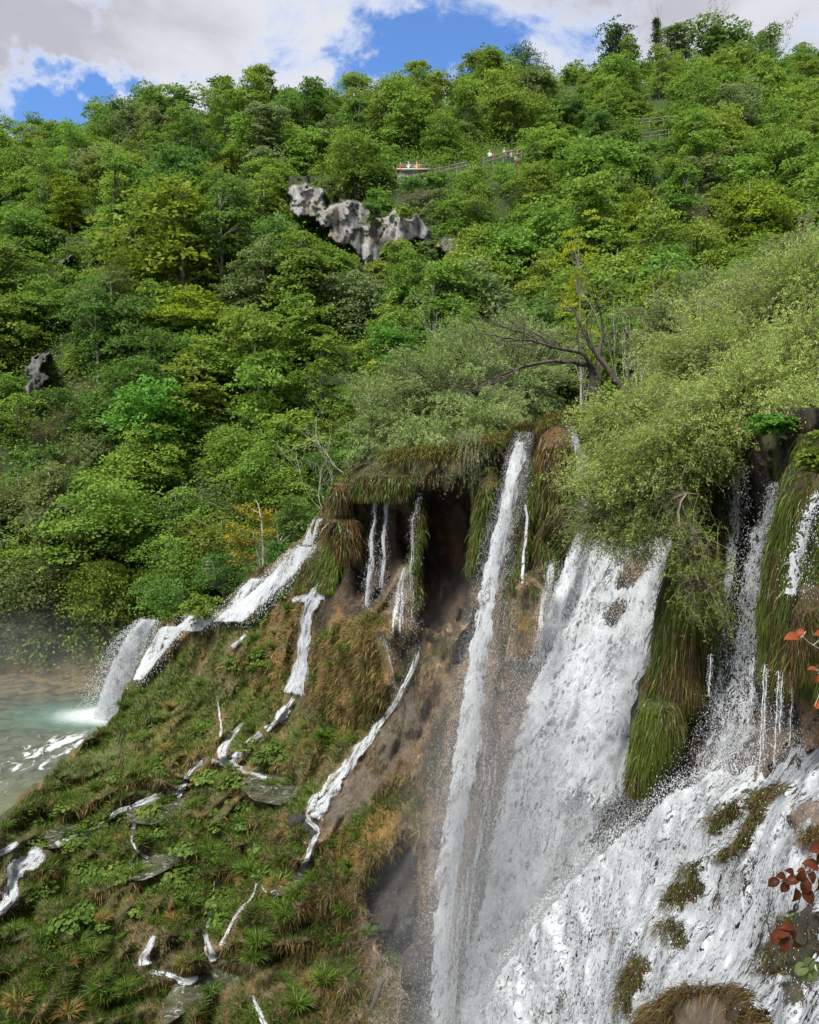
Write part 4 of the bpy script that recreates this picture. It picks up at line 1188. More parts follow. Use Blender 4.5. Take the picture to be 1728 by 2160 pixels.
def crown(rng, H, rx, base, nclump=95, per=34, lsize=.24, flat=.38, lean=0.0, shape='round'):
    """leaf sprays through the crown of a tree standing at the origin; returns leaves and branch lines"""
    C = []
    lobes = []
    for i in range(7):
        a = rng.random() * 6.283; r = rng.random() ** .6 * rx * .55
        z = base + (H - base) * (.12 + .62 * rng.random())
        lobes.append((r * math.cos(a), r * math.sin(a), z, rx * (.42 + .22 * rng.random()), (H - base) * (.22 + .1 * rng.random())))
    lobes.append((0, 0, H - (H - base) * .3, rx * .55, (H - base) * .3))
    if shape == 'cone':
        lobes = []
        for i in range(11):
            f = i / 10; rr = rx * (1 - f) * .9 + .25
            lobes.append((rng.normal() * .1, rng.normal() * .1, base + (H - base) * (f * .93 + .05), rr, .55))
    if shape == 'tall':
        lobes = [(rng.normal() * rx * .25, rng.normal() * rx * .25, base + (H - base) * f, rx * (.75 - .35 * f), (H - base) * .16) for f in np.linspace(.1, .9, 7)]
    for i in range(nclump):
        x, y, z, r, h = lobes[rng.integers(len(lobes))]
        d = unit(rng.normal(size=3)); d[2] = abs(d[2]) * .9 - .18 if rng.random() < .72 else -abs(d[2])
        k = .5 + .72 * rng.random()
        C.append([x + d[0] * r * k, y + d[1] * r * k, z + d[2] * h * k])
    C = np.array(C)
    C[:, 2] = np.maximum(C[:, 2], base * .7)
    rad = np.hypot(C[:, 0], C[:, 1])
    n = len(C)
    cs = rx * (.15 + .13 * rng.random(n))
    # each spray: a tilted, drooping fan
    out = unit(np.stack([C[:, 0], C[:, 1], rng.normal(size=n) * .3 + .2], -1) + rng.normal(size=(n, 3)) * .25)
    N = unit(np.stack([out[:, 0] * .35, out[:, 1] * .35, np.ones(n)], -1) + rng.normal(size=(n, 3)) * .22)
    T = unit(np.cross(N, out)); B = np.cross(T, N)
    a = rng.random((n, per)) * 6.283; r = rng.random((n, per)) ** .55
    lx = np.cos(a) * r; ly = np.sin(a) * r
    hz = rng.normal(size=(n, per)) * .12 - (r ** 2) * .28
    L = C[:, None] + cs[:, None, None] * (lx[..., None] * T[:, None] + ly[..., None] * B[:, None] * 1.25 + hz[..., None] * N[:, None] * (flat / .38))
    nr_ = unit(N[:, None] + rng.normal(size=(n, per, 3)) * .55)
    L = L.reshape(-1, 3); nr_ = nr_.reshape(-1, 3)
    v = np.clip(rng.random(len(L)) * .55 + np.repeat(rng.random(n) * .5, per), 0, 1)
    # branches
    lines = []
    tw = [np.array([0, 0, 0.]), np.array([rng.normal() * .15, rng.normal() * .15, H * .4]), np.array([rng.normal() * .3 + lean, rng.normal() * .3, H * .88])]
    tr = np.array([tw[0] * (1 - f) ** 2 + 2 * tw[1] * f * (1 - f) + tw[2] * f * f for f in np.linspace(0, 1, 8)])
    lines.append((tr, np.linspace(H * .022, H * .004, 8)))
    for i in rng.choice(n, min(n, 26), replace=False):
        f = np.clip((C[i, 2] - .5 * rad[i]) / (H * .9), .15, .9)
        k = int(f * 7); s = tr[min(k, 7)]
        m = (s + C[i]) / 2 + np.array([0, 0, .12 * rad[i]])
        q = np.array([s * (1 - g_) ** 2 + 2 * m * g_ * (1 - g_) + C[i] * g_ * g_ for g_ in np.linspace(0, 1, 5)])
        lines.append((q, np.linspace(H * .008, .012, 5)))
    sz = lsize * (.7 + .6 * rng.random(len(L)))
    V, Fq = leaf_quads(L, nr_, sz, .62, rng=rng)
    return V, Fq, np.repeat(v, 4), lines


PROTO = []
for i in range(9):
    rg = np.random.default_rng(100 + i)
    H = [7.5, 8.5, 6.8, 8, 9, 7.2, 7.8, 8.4, 6.5][i]
    V, Fq, v, lines = crown(rg, H, [3.7, 3.5, 3.9, 4.0, 3.4, 3.6, 4.2, 3.3, 3.8][i], H * .06, 190, 38, .30)
    cm = mesh('crown', V, Fq, {'v': v}); Vt, Ft = tubes(lines, 4); tm = mesh('trunk', Vt, Ft, smooth=True)
    cm.materials.append(TONES['mid']); tm.materials.append(M['bark_grey'])
    PROTO.append((cm, tm, H))
NEARP = []                 # finer copies for the trees nearest the camera
for i in range(5):
    rg = np.random.default_rng(200 + i)
    H = [8, 9, 7.5, 8.5, 7][i]
    V, Fq, v, lines = crown(rg, H, [4.0, 3.8, 4.2, 3.6, 4.0][i], H * .04, 260, 46, .23)
    cm = mesh('crown', V, Fq, {'v': v}); Vt, Ft = tubes(lines, 5); tm = mesh('trunk', Vt, Ft, smooth=True)
    cm.materials.append(TONES['mid']); tm.materials.append(M['bark_grey'])
    NEARP.append((cm, tm, H))


for i in range(3):                        # narrow upright crowns
    rg = np.random.default_rng(150 + i)
    V, Fq, v, lines = crown(rg, 9.5, 3.0, 1.0, 170, 38, [.24, .32, .28][i], shape='tall')
    cm = mesh('crown', V, Fq, {'v': v}); Vt, Ft = tubes(lines, 4); tm = mesh('trunk', Vt, Ft, smooth=True)
    cm.materials.append(TONES['mid']); tm.materials.append(M['bark_grey']); PROTO.append((cm, tm, 9.5))
SHOREP = []                # high crowns on bare trunks, for the pool bank
for i in range(4):
    rg = np.random.default_rng(170 + i)
    V, Fq, v, lines = crown(rg, 9.5, 4.0, 3.4, 210, 46, .22)
    cm = mesh('crown', V, Fq, {'v': v}); Vt, Ft = tubes(lines, 5); tm = mesh('trunk', Vt, Ft, smooth=True)
    cm.materials.append(TONES['mid']); tm.materials.append(M['bark_grey']); SHOREP.append((cm, tm, 9.5))


def put_tree(name, pos, proto, s, tone, rz, label, cat='tree', group=None, bark=None, sxy=1.0):
    cm, tm, H = proto
    e = empty(name, tuple(pos)); e.rotation_euler = (0, 0, rz); e.scale = (s * sxy, s * sxy, s)
    tag(e, label, cat, group)
    for nm, me, mt in (('crown', cm, TONES[tone]), ('trunk', tm, M[bark or 'bark_grey'])):
        o = bpy.data.objects.new(nm, me); link(o, e)
        o.material_slots[0].link = 'OBJECT'; o.material_slots[0].material = mt
    return e


# areas that trees must not cover: (polygon, is for everything in front of it)
CLEAR = [
    [(620, 410), (650, 400), (690, 440), (760, 440), (840, 455), (895, 495), (870, 510), (790, 525), (775, 545), (745, 525), (700, 480), (630, 455)],
    [(832, 338), (905, 338), (905, 372), (832, 372)],
    [(1022, 315), (1105, 312), (1105, 366), (1022, 340)],
    [(1345, 255), (1412, 250), (1412, 300), (1345, 300)],
    [(60, 745), (105, 745), (110, 800), (90, 880), (60, 870), (50, 800)],
    [(118, 535), (160, 530), (160, 560), (120, 572)],
]
# hero trees placed by where their crown stands: x, base y, top y, width px, tone, label
HERO = [
    (385, 640, 355, 300, 'lime2', 'big yellow green tree standing out in the middle of the left hillside', 3),
    (640, 700, 470, 230, 'fresh', 'broad fresh green tree right below the grey rock face', 4),
    (415, 745, 590, 250, 'lime', 'bright lime green low tree below the big yellow green tree', 0),
    (860, 720, 510, 150, 'fresh', 'airy green tree with thin upright stems under the right end of the rock face', 1),
    (1060, 640, 470, 180, 'fresh', 'rounded bright green tree right of the rock face', 2),
    (1335, 560, 395, 120, 'lime', 'light green pointed tree above the bare white saplings', 1),
    (330, 1010, 790, 210, 'vivid', 'vivid green rounded tree in the lower middle of the left forest', 2),
    (640, 1000, 850, 190, 'mid', 'leafy tree at the forest edge just left of the willow thicket', 0),
    (130, 1260, 960, 240, 'olive', 'brownish olive tree at the left leaning over the pool bank', 3),
    (90, 1350, 1120, 220, 'olive', 'lower olive brown tree with a grey trunk above the pool bank', 4),
    (240, 1370, 1150, 190, 'mid', 'drooping green tree just behind the far left waterfall', 2),
    (390, 1250, 1020, 230, 'mid', 'spreading green tree with flat sprays left of the yellow sapling', 1),
    (620, 1140, 980, 170, 'mid', 'dense green tree right of the yellow sapling behind the cascade', 3),
    (1190, 350, 180, 150, 'mid', 'rounded green tree on the slope above the red clad walkers', 2),
    (560, 250, 195, 130, 'mid', 'low rounded tree on the left part of the skyline', 2),
    (395, 290, 180, 160, 'deep', 'dark green domed tree rising above the left skyline', 1),
    (245, 330, 250, 100, 'deep', 'dark bushy tree at the first step of the left skyline', 0),
    (130, 350, 290, 110, 'deep', 'low dark tree on the far left skyline', 3),
    (20, 350, 285, 100, 'deep', 'dark tree on the skyline in the left corner', 4),
    (1290, 175, 45, 120, 'pine', 'dark evergreen clump highest on the skyline', 1),
    (1370, 185, 52, 80, 'pine', 'second dark evergreen just right of the highest clump', 5),
    (1100, 150, 88, 90, 'pine', 'dark pine on the skyline left of the summit', 6),
    (1500, 160, 50, 170, 'deep', 'wide green tree on the skyline right of the summit evergreens', 2),
    (1670, 175, 85, 90, 'mid', 'round green tree on the skyline near the right corner', 0),
    (1730, 200, 95, 80, 'deep', 'dark tree on the skyline at the right edge', 3),
    (915, 200, 150, 70, 'deep', 'small dusky tree on the skyline left of the slope up', 1),
]
TONES['lime2'] = m_leaf('leaf_yellowgreen', (0.090, 0.156, 0.014), (0.240, 0.288, 0.030), hue=0)
TONES['vivid'] = m_leaf('leaf_vivid', (0.060, 0.172, 0.021), (0.139, 0.343, 0.045), hue=0)
occupied = []
for k, (cx_, by, ty_, wpx, tone, lab, pi) in enumerate(HERO):
    q = hill_at(cx_, by)
    Y = q[1]
    if by < 400 and ty_ < 260:
        Y = 184.0 if cx_ > 900 else 182.0
        X = (cx_ - 864) / F * Y
        q = np.array([X, Y, float(hillz(cx_, Y)) - .5])
    s_up = abs(ty_ - proj(q)[1]) / F * Y
    protos = NEARP if Y < 82 else PROTO
    pr = protos[pi % len(protos)]
    if pi in (5, 6):
        rg = np.random.default_rng(900 + pi)
        V, Fq, v, lines = crown(rg, 9, 2.6 if pi == 5 else 4.2, 1.5, 150, 34, .25, shape='cone' if pi == 5 else 'round')
        cm = mesh('crown', V, Fq, {'v': v}); Vt, Ft = tubes(lines, 4); tm = mesh('trunk', Vt, Ft)
        cm.materials.append(TONES['pine']); tm.materials.append(M['bark_dark']); pr = (cm, tm, 9.0)
    s = s_up / pr[2]
    wid = wpx / F * Y
    put_tree('pine_tree' if tone == 'pine' else 'broadleaf_tree', q, pr, s, tone, RNG.random() * 6.28, lab, sxy=np.clip(wid / (7.6 * s), .5, 1.7))
    occupied.append((cx_, (by + ty_) / 2 + 10, wpx * .5, (by - ty_) * .5, Y))


def region(px, py):
    """says in words where on the hill a tree stands"""
    if py < 240 + (0 if px > 900 else 90): return 'on the skyline ' + ('left of the lone slender tree' if px < 700 else 'between the lone slender tree and summit evergreens' if px < 1230 else 'right of the summit evergreens')
    if py < 380: v_ = 'high on the hill '
    elif py < 620: v_ = 'halfway up the hill '
    elif py < 860: v_ = 'low on the hill '
    else: return 'at the forest edge ' + ('by the pool' if px < 300 else 'behind the upper left cascade' if px < 800 else 'behind the willows')
    return v_ + ('at far left' if px < 250 else 'round the big yellow green tree' if px < 600 else 'near the grey rock face' if px < 950 else 'right of the rock face' if px < 1300 else 'above the right willow')


LABN = {'mid': 'mid green leafy tree', 'deep': 'dark green leafy tree', 'fresh': 'fresh bright green tree', 'olive': 'olive brown green tree', 'lime': 'yellow green tree', 'grey': 'pale grey green tree'}
cand = []
Yv = 69.0
rg = np.random.default_rng(5)
while Yv < 190:
    dY = 4.3 + (Yv - 69) * .03
    sp = 6.2 + (Yv - 69) * .012
    x = -.62 * Yv + rg.random() * sp
    while x < .60 * Yv:
        cand.append((x + rg.normal() * 1.3, Yv + rg.normal() * 1.3)); x += sp
    Yv += dY
trees = []
for x, y in cand:
    pb = 864 + F * x / y
    if pb > 640 and y < 76 - 0: pass
    z = float(hillz(pb, y)) - .35
    px, py = proj(np.array([x, y, z]))
    s = (.85 + .55 * rg.random())
    Hpx = 7.6 * s / y * F; Wp = 3.8 * s / y * F
    # skip trees hidden behind the near cliff
    if py - Hpx > 1010 and px > 700: continue
    if px < -160 or px > 1890: continue
    bad = False
    th = np.linspace(0, 6.28, 13)
    ex = np.concatenate([px + Wp * rr_ * np.cos(th) for rr_ in (.35, .75, 1.05)]); ey = np.concatenate([py - Hpx * .52 + Hpx * .52 * rr_ * np.sin(th) for rr_ in (.35, .75, 1.05)])
    for pl in CLEAR:
        if polymask(ex, ey, pl, 1).max() > .5: bad = True
    for (cx_, cy_, rw, rh, hy) in occupied:
        if abs(px - cx_) < rw * .6 and abs((py - Hpx * .5) - cy_) < rh * .6 and y < hy + 1 and y > hy - 12: bad = True
        if hy > 183 and abs(px - cx_) < rw * .9 and y > 100 and py - Hpx < cy_ - rh * .15 and y < hy + 12: bad = True
    if bad: continue
    trees.append((x, y, z, px, py, s))
print('trees', len(trees))
trees.sort(key=lambda a: a[1])
if len(trees) > 297:                        # keep a countable number, dropping random far ones
    idx = set(rg.choice(np.arange(60, len(trees)), len(trees) - 297, replace=False).tolist())
    trees = [a for i, a in enumerate(trees) if i not in idx]
for (x, y, z, px, py, s) in trees:
    nn = float(fbm(np.array([x * .03, y * .03, 0]), 3, 77)); r_ = rg.random()
    tone = 'mid'
    if nn > .12: tone = 'deep' if r_ < .55 else 'mid'
    elif nn < -.1: tone = 'fresh' if r_ < .5 else 'mid'
    if r_ > .93: tone = 'olive'
    elif r_ > .90: tone = 'lime'
    elif r_ > .86: tone = 'grey'
    if py < 420 and tone in ('fresh', 'lime'): tone = 'mid' if r_ < .7 else 'deep'
    if px < 230 and 1050 < py < 1420 and r_ < .5: tone = 'olive'
    pr = SHOREP[rg.integers(4)] if (y < 73 and px < 480) else (NEARP if y < 82 else PROTO)[rg.integers(5 if y < 82 else 12)]
    reg = region(px, py - 40)
    put_tree('broadleaf_tree', (x, y, z), pr, s * (1.12 if y > 82 else 1.0), tone, rg.random() * 6.28, LABN[tone] + ' ' + reg,
             group=LABN[tone].replace('tree', 'trees') + ' ' + reg, bark='bark_grey' if rg.random() < .7 else 'bark_dark', sxy=.9 + .3 * rg.random())

# smaller saplings and shrubs fill the gaps between the trees
SHR = []
for i in range(4):
    rg2 = np.random.default_rng(400 + i)
    V, Fq, v, lines = crown(rg2, 4.2, 2.5, .1, 90, 34, .27)
    cm = mesh('crown', V, Fq, {'v': v}); Vt, Ft = tubes(lines, 3); tm = mesh('trunk', Vt, Ft)
    cm.materials.append(TONES['mid']); tm.materials.append(M['bark_dark']); SHR.append((cm, tm, 4.2))
TX = np.array([(a[0], a[1]) for a in trees]); cnt = 0; tries = 0; placed = []
while cnt < 290 and tries < 20000:
    tries += 1
    y = rg.uniform(70, 178); pb = rg.uniform(-60, 1790); x = (pb - 864) / F * y
    dd = np.hypot(TX[:, 0] - x, (TX[:, 1] - y) * 1.0).min()
    if dd < 3.4 or (placed and np.hypot(*(np.array(placed) - (x, y)).T).min() < 3.6): continue
    z = float(hillz(pb, y)) - .2; px, py = proj(np.array([x, y, z]))
    if py > 1010 and px > 700: continue
    s = .7 + .7 * rg.random(); Wp = 2.5 * s / y * F; Hp = 4.2 * s / y * F
    th = np.linspace(0, 6.28, 9)
    if any(polymask(px + Wp * .8 * np.cos(th), py - Hp * .5 + Hp * .4 * np.sin(th), pl, 1).max() > .5 for pl in CLEAR): continue
    placed.append((x, y)); cnt += 1
    tone = str(rg.choice(['mid', 'deep', 'fresh', 'olive'], p=[.45, .25, .2, .1]))
    reg = region(px, py - 20)
    SN = {'mid': 'mid green shrub', 'deep': 'dark green shrub', 'fresh': 'fresh green shrub', 'olive': 'olive brown shrub'}[tone]
    put_tree('shrub', (x, y, z), SHR[rg.integers(4)], s, tone, rg.random() * 6.28, SN + ' ' + reg, 'shrub', SN + 's ' + reg, 'bark_dark')

# undergrowth: leaf clumps all over the hill floor, one mass
n = 9000
px = RNG.uniform(-150, 1880, n); Y = RNG.uniform(67.5, 192, n) ** 1.0
z = hillz(px, Y)
c0 = np.stack([(px - 864) / F * Y, Y, z], -1)
keep = ~((px > 640) & (Y < 74)) & (fbm(c0 * .12, 3, 19) > -.32)
for pl in CLEAR[:1]:
    a_, b_ = proj(c0); keep &= polymask(a_, b_, pl, 3) < .5
c0 = c0[keep]; n = len(c0)
per = 46
rr = .9 + 1.5 * RNG.random(n)
L = c0[:, None] + RNG.normal(size=(n, per, 3)) * rr[:, None, None] * np.array([.62, .62, .5]) + np.array([0, 0, 1.1])
nn_ = unit(RNG.normal(size=(n, per, 3)) * .6 + np.array([0, -.2, 1]))
V, Fq = leaf_quads(L.reshape(-1, 3), nn_.reshape(-1, 3), .3 * (.7 + .6 * RNG.random(n * per)), .6)
v = np.clip(np.repeat(RNG.random(n) * .6, per) + RNG.random(n * per) * .3, 0, 1)
o = obj('undergrowth', mesh('undergrowth', V, Fq, {'v': np.repeat(v, 4)}), TONES['mid'])
tag(o, 'shrubs and low growth covering the forest floor of the hill', kind='stuff')

# ------------------------------------------------------------------ branching skeletons
def limbs(rng, p, d, L, r, depth, up=.15, spread=.6, nseg=5, gnarl=.15, child=3, out=None):
    """recursive bare branches; returns list of (points, radii)"""
    if out is None: out = []
    pts = [np.array(p, float)]
    d = unit(np.array(d, float)); dd = d
    for i in range(nseg):
        dd = unit(dd + rng.normal(size=3) * gnarl + np.array([0, 0, up / nseg]))
        pts.append(pts[-1] + dd * L / nseg)
    pts = np.array(pts)
    out.append((pts, np.linspace(r, max(r * .35, .004), nseg + 1)))
    if depth > 0:
        for k in range(child):
            i = rng.integers(max(1, nseg // 3), nseg + 1)
            nd = unit(dd + unit(rng.normal(size=3)) * spread)
            limbs(rng, pts[i], nd, L * (.45 + .25 * rng.random()), max(r * .5, .004), depth - 1, up, spread, max(3, nseg - 1), gnarl, child, out)
    return out


def tips(lines, rng, n, spread, minr=1e9):
    """points scattered near the thin ends of branches"""
    th = [l for l in lines if l[1][0] < minr]
    k = rng.integers(len(th), size=n)
    f = rng.random(n)
    out = np.empty((n, 3))
    for i in range(n):
        pts = th[k[i]][0]; g_ = (.3 + .7 * f[i]) * (len(pts) - 1); j = min(int(g_), len(pts) - 2)
        out[i] = pts[j] + (pts[j + 1] - pts[j]) * (g_ - j)
    return out + rng.normal(size=(n, 3)) * spread


def bare_tree(name, label, base, dirs, L, r, depth, mat, seed, leaves=0, lsize=.1, tone=None, cat='tree', lspread=.15, spread=.6, up=.2, gnarl=.12, child=3):
    rng = np.random.default_rng(seed)
    e = empty(name, tuple(base)); tag(e, label, cat)
    lines = []
    for d_, l_, r_ in dirs:
        limbs(rng, (0, 0, 0), d_, L * l_, r * r_, depth, up, spread, 6, gnarl, child, lines)
    Vt, Ft = tubes(lines, 4)
    obj('trunk', mesh('trunk', Vt, Ft, smooth=True), M[mat], e)
    if leaves:
        c_ = tips(lines, rng, leaves, lspread, r * .8)
        V, Fq = leaf_quads(c_, rng.normal(size=(leaves, 3)) * .7 + np.array([0, 0, 1]), lsize * (.6 + .8 * rng.random(leaves)), .55, rng=rng)
        obj('crown', mesh('crown', V, Fq, {'v': np.repeat(rng.random(leaves), 4)}), TONES[tone], e)
    return e


# lone pale-trunked tree above the skyline
Y = 160.0
q = P(741, 300, Y); q[2] = float(hillz(741, Y))
hgt = (CAMZ + (980 - 172) / F * Y) - q[2]
e = empty('slender_tree', tuple(q)); tag(e, 'slender lone tree with a bare pale trunk and small round crown above the skyline', 'tree')
rg = np.random.default_rng(77)
V, Fq, v, lines = crown(rg, hgt, 3.6, hgt * .72, 110, 26, .3)
V[:, 2] = np.maximum(V[:, 2], hgt * .62)
obj('crown', mesh('crown', V, Fq, {'v': v}), TONES['mid'], e)
ln = [(np.array([[0, 0, 0], [.3, 0, hgt * .5], [.1, 0, hgt * .9]]), np.array([.22, .17, .06]))] + [l for l in lines[1:] if l[0][0][2] > hgt * .55]
Vt, Ft = tubes(ln, 5); obj('trunk', mesh('trunk', Vt, Ft, smooth=True), M['bark_pale'], e)
# pale, barely leafed trees on the skyline
for i, (px, ty_, wid, lab) in enumerate([(1480, 15, 1.5, 'tall pale feathery tree barely in leaf on the summit skyline'), (1395, 30, .8, 'thin leafless whitish tree behind the second dark evergreen'), (1590, 70, .8, 'small pale feathery tree on the right skyline')]):
    Y = 188.0
    z0 = float(hillz(px, Y)); hh = CAMZ + (980 - ty_) / F * Y - z0
    e_ = bare_tree('feathery_tree', lab, ((px - 864) / F * Y, Y, z0), [((0, 0, 1), .62, 1), ((.22, 0, 1), .6, .8), ((-.22, .1, 1), .55, .8), ((.4, .1, 1), .45, .6), ((-.4, -.1, 1), .45, .6)], hh, .12, 2, 'bark_pale', 300 + i, 1500 if i != 1 else 200, .3, 'grey', lspread=.35, spread=.35, up=.5)

# yellow-green slender tree and bare saplings behind the willows (on the plateau)
def ground_at(px, Y):
    return np.array([(px - 864) / F * Y, Y, float(hillz(px, Y))])


YT = 52.0
q = ground_at(1225, YT); H_ = CAMZ + (980 - 455) / F * YT - q[2]
e = empty('slender_tree', tuple(q)); tag(e, 'tall slender yellow tree with thin upright stems behind the bare branched tree', 'tree')
rg = np.random.default_rng(41)
V, Fq, v, lines = crown(rg, H_, 2.0, H_ * .25, 60, 46, .16, shape='tall')
obj('crown', mesh('crown', V, Fq, {'v': v}), m_leaf('leaf_yellow', (0.192, 0.228, 0.012), (0.384, 0.408, 0.024), hue=0), e)
Vt, Ft = tubes([(p_, r_ * .35) for p_, r_ in lines] + limbs(rg, (0, 0, 0), (.15, 0, 1), H_ * .5, .05, 2, .3, .3), 4)
obj('trunk', mesh('trunk', Vt, Ft, smooth=True), M['bark_grey'], e)
bare_tree('bare_sapling', 'clump of thin white leafless stems standing upright behind the right willow', ground_at(1330, 50), [((-.25, 0, 1), .9, .8), ((-.1, 0, 1), 1, 1), ((.05, 0, 1), 1.0, 1), ((.2, 0, 1), .9, .8), ((-.05, .1, 1), .85, .7), ((.3, 0, 1), .7, .7)], 6.8, .045, 1, 'bark_pale', 52, 260, .13, 'fresh', spread=.35, up=.4, gnarl=.07)
bare_tree('bare_tree', 'dark thin tree with twisted bare branches right of the white stems', ground_at(1405, 48), [((.1, 0, 1), 1, 1), ((-.15, 0, 1), .7, .8), ((.5, 0, 1), .6, .6)], 6.6, .09, 3, 'bark_dark', 55, 700, .14, 'fresh', spread=.5, up=.4)
bare_tree('bare_tree', 'greyish half bare tree between the rock face and the left willow', ground_at(930, 58), [((.1, 0, 1), 1, 1), ((-.2, 0, 1), .9, .8), ((.3, 0, 1), .8, .8)], 8, .08, 3, 'bark_grey', 58, 1500, .2, 'olive', spread=.45, up=.4)
bare_tree('leaning_tree', 'slim dark stemmed tree leaning behind the left willow', ground_at(880, 60), [((.35, 0, 1), 1, 1), ((.0, 0, 1), .9, .7)], 9, .09, 3, 'bark_dark', 61, 2600, .22, 'fresh', spread=.5, up=.35, lspread=.35)
# pale bare shrubs at the forest edge by the cascade
bare_tree('bare_shrub', 'pale leafless shrub beside the mossy outcrop over the upper left cascade', P(690, 1090, 46), [((-.6, 0, 1), 1, 1), ((-.2, 0, 1), 1, 1), ((-.9, 0, .8), .9, .8), ((.1, 0, 1), .8, .8)], 3.2, .016, 2, 'bark_pale', 63, cat='shrub', spread=.5, gnarl=.15)
bare_tree('bare_shrub', 'upper pale leafless shrub just above the mossy outcrop', P(735, 1010, 42), [((-.5, 0, .6), 1, 1), ((-.8, 0, .7), .9, 1), ((-.3, 0, 1), .8, .8)], 2.8, .015, 2, 'bark_pale', 66, cat='shrub', spread=.4, gnarl=.2)

# the yellow sapling with two stems
Y = 58.0
rg = np.random.default_rng(21)
q0 = P(545, 1215, Y)
e = empty('yellow_sapling', tuple(q0)); tag(e, 'yellow leaved sapling with two slim white stems beside the upper left cascade', 'tree')
def rel(px, py, dy=0): return P(px, py, Y + dy) - q0
lines = [(np.array([rel(556, 1210), rel(555, 1150), rel(552, 1100), rel(546, 1068), rel(541, 1055)]), np.array([.11, .09, .07, .05, .03])),
         (np.array([rel(552, 1212), rel(546, 1180), rel(538, 1145), rel(534, 1120)]), np.array([.08, .07, .05, .04]))]
br = []
for (sx_, sy_, ex_, ey_) in [(553, 1100, 500, 1070), (552, 1085, 520, 1062), (553, 1125, 480, 1105), (553, 1120, 572, 1095), (554, 1140, 485, 1140), (554, 1130, 575, 1120), (540, 1150, 478, 1130), (548, 1175, 492, 1165), (550, 1180, 490, 1185), (553, 1090, 565, 1080), (545, 1145, 500, 1150)]:
    a_ = rel(sx_, sy_); b_ = rel(ex_, ey_, rg.normal() * .8)
    m_ = (a_ + b_) / 2 + np.array([0, 0, -.12])
    br.append((np.array([a_, m_, b_]), np.array([.03, .02, .008])))
Vt, Ft = tubes(lines + br, 5); obj('trunk', mesh('trunk', Vt, Ft, smooth=True), M['bark_pale'], e)
n = 2300
bi = rg.integers(len(br), size=n); f = rg.random(n)[:, None] ** .7
A_ = np.array([b[0][0] for b in br]); B_ = np.array([b[0][2] for b in br])
c_ = A_[bi] * (1 - f) + B_[bi] * f + rg.normal(size=(n, 3)) * np.array([.22, .3, .14])
ok = ~((bi == 1) | (bi == 8)) | (rg.random(n) < .35)
c_ = c_[ok]; n = len(c_)
V, Fq = leaf_quads(c_, rg.normal(size=(n, 3)) * .4 + np.array([0, 0, 1]), .19 * (.6 + .7 * rg.random(n)), .7, rng=rg)
obj('crown', mesh('crown', V, Fq, {'v': np.repeat(rg.random(n), 4)}), TONES['gold'], e)

# leafy bush hanging over the cascade on the ridge
def leafy_bush(name, label, px, py, Y, wpx, hpx, tone, n, ls, seed, cat='shrub', grp=None):
    rg = np.random.default_rng(seed)
    q = P(px, py, Y); rx = wpx / F * Y / 2; h = hpx / F * Y
    e = empty(name, tuple(q)); tag(e, label, cat, grp)
    V, Fq, v, lines = crown(rg, h, rx, h * .12, max(20, n // 34), 34, ls)
    obj('foliage', mesh('foliage', V, Fq, {'v': v}), TONES[tone], e)
    Vt, Ft = tubes([(p_, r_ * .6) for p_, r_ in lines], 4); obj('stem', mesh('stem', Vt, Ft, smooth=True), M['twig'], e)
    return e


leafy_bush('leafy_bush', 'bright green bush growing in the stream on the left ridge', 432, 1322, 51.5, 115, 78, 'fresh', 2200, .17, 5)
leafy_bush('leafy_bush', 'round green bush behind the first thread of the upper left cascade', 625, 1150, 53, 110, 120, 'deep', 3000, .17, 6)
leafy_bush('leafy_bush', 'small light green bush at the foot of the willows above the outcrop', 735, 985, 40, 60, 70, 'fresh', 1200, .14, 8)
leafy_bush('leafy_bush', 'light green bush between the left forest and the willow thicket', 820, 800, 48, 130, 120, 'vivid', 3200, .2, 9)
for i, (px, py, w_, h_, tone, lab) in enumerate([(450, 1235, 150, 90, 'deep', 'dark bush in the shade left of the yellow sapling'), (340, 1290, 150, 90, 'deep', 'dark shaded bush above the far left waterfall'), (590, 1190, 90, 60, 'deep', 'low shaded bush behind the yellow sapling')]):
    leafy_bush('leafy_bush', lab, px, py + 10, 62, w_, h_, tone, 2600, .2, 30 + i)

for i, (px, py, w_, h_, lab) in enumerate([(668, 425, 50, 40, 'bush on the upper left shoulder of the rock face'), (790, 478, 60, 60, 'rounded bush hanging in front of the rock face right of its middle'),
                                           (850, 458, 60, 34, 'bush on the top right edge of the rock face'), (640, 470, 60, 30, 'bush at the foot of the left end of the rock face'), (835, 545, 90, 50, 'bush at the foot of the right end of the rock face'),
                                           (868, 402, 80, 34, 'bush hiding the foot of the viewpoint wall'), (905, 395, 60, 34, 'bush right of the viewpoint wall'), (1060, 385, 90, 40, 'bush below the walkers on the upper path'), (40, 905, 130, 90, 'wide bush below the narrow rock outcrop at the far left edge'), (115, 870, 110, 70, 'bush right of the narrow rock outcrop at the far left edge'), (20, 840, 90, 60, 'bush left of the narrow rock outcrop at the far left edge'), (985, 400, 90, 50, 'bush left below the walkers on the upper path'), (1010, 445, 110, 60, 'bush right of the rock face under the upper path'), (1382, 322, 90, 34, 'bush below the pale two rail fence'), (1335, 292, 60, 50, 'bush left of the pale two rail fence'), (1430, 300, 60, 50, 'bush right of the pale two rail fence'), (1385, 258, 90, 24, 'bush behind the upper dark rail fence'), (1130, 350, 60, 60, 'bush right of the walkers on the upper path')]):
    Yq = hill_at(px, py + 6)[1] - (7.5 if 430 < py < 560 else 4.0)
    leafy_bush('leafy_bush', lab, px, py + 6, Yq, w_, h_, ['mid', 'deep', 'mid', 'fresh'][i % 4], 1500, .27, 500 + i)

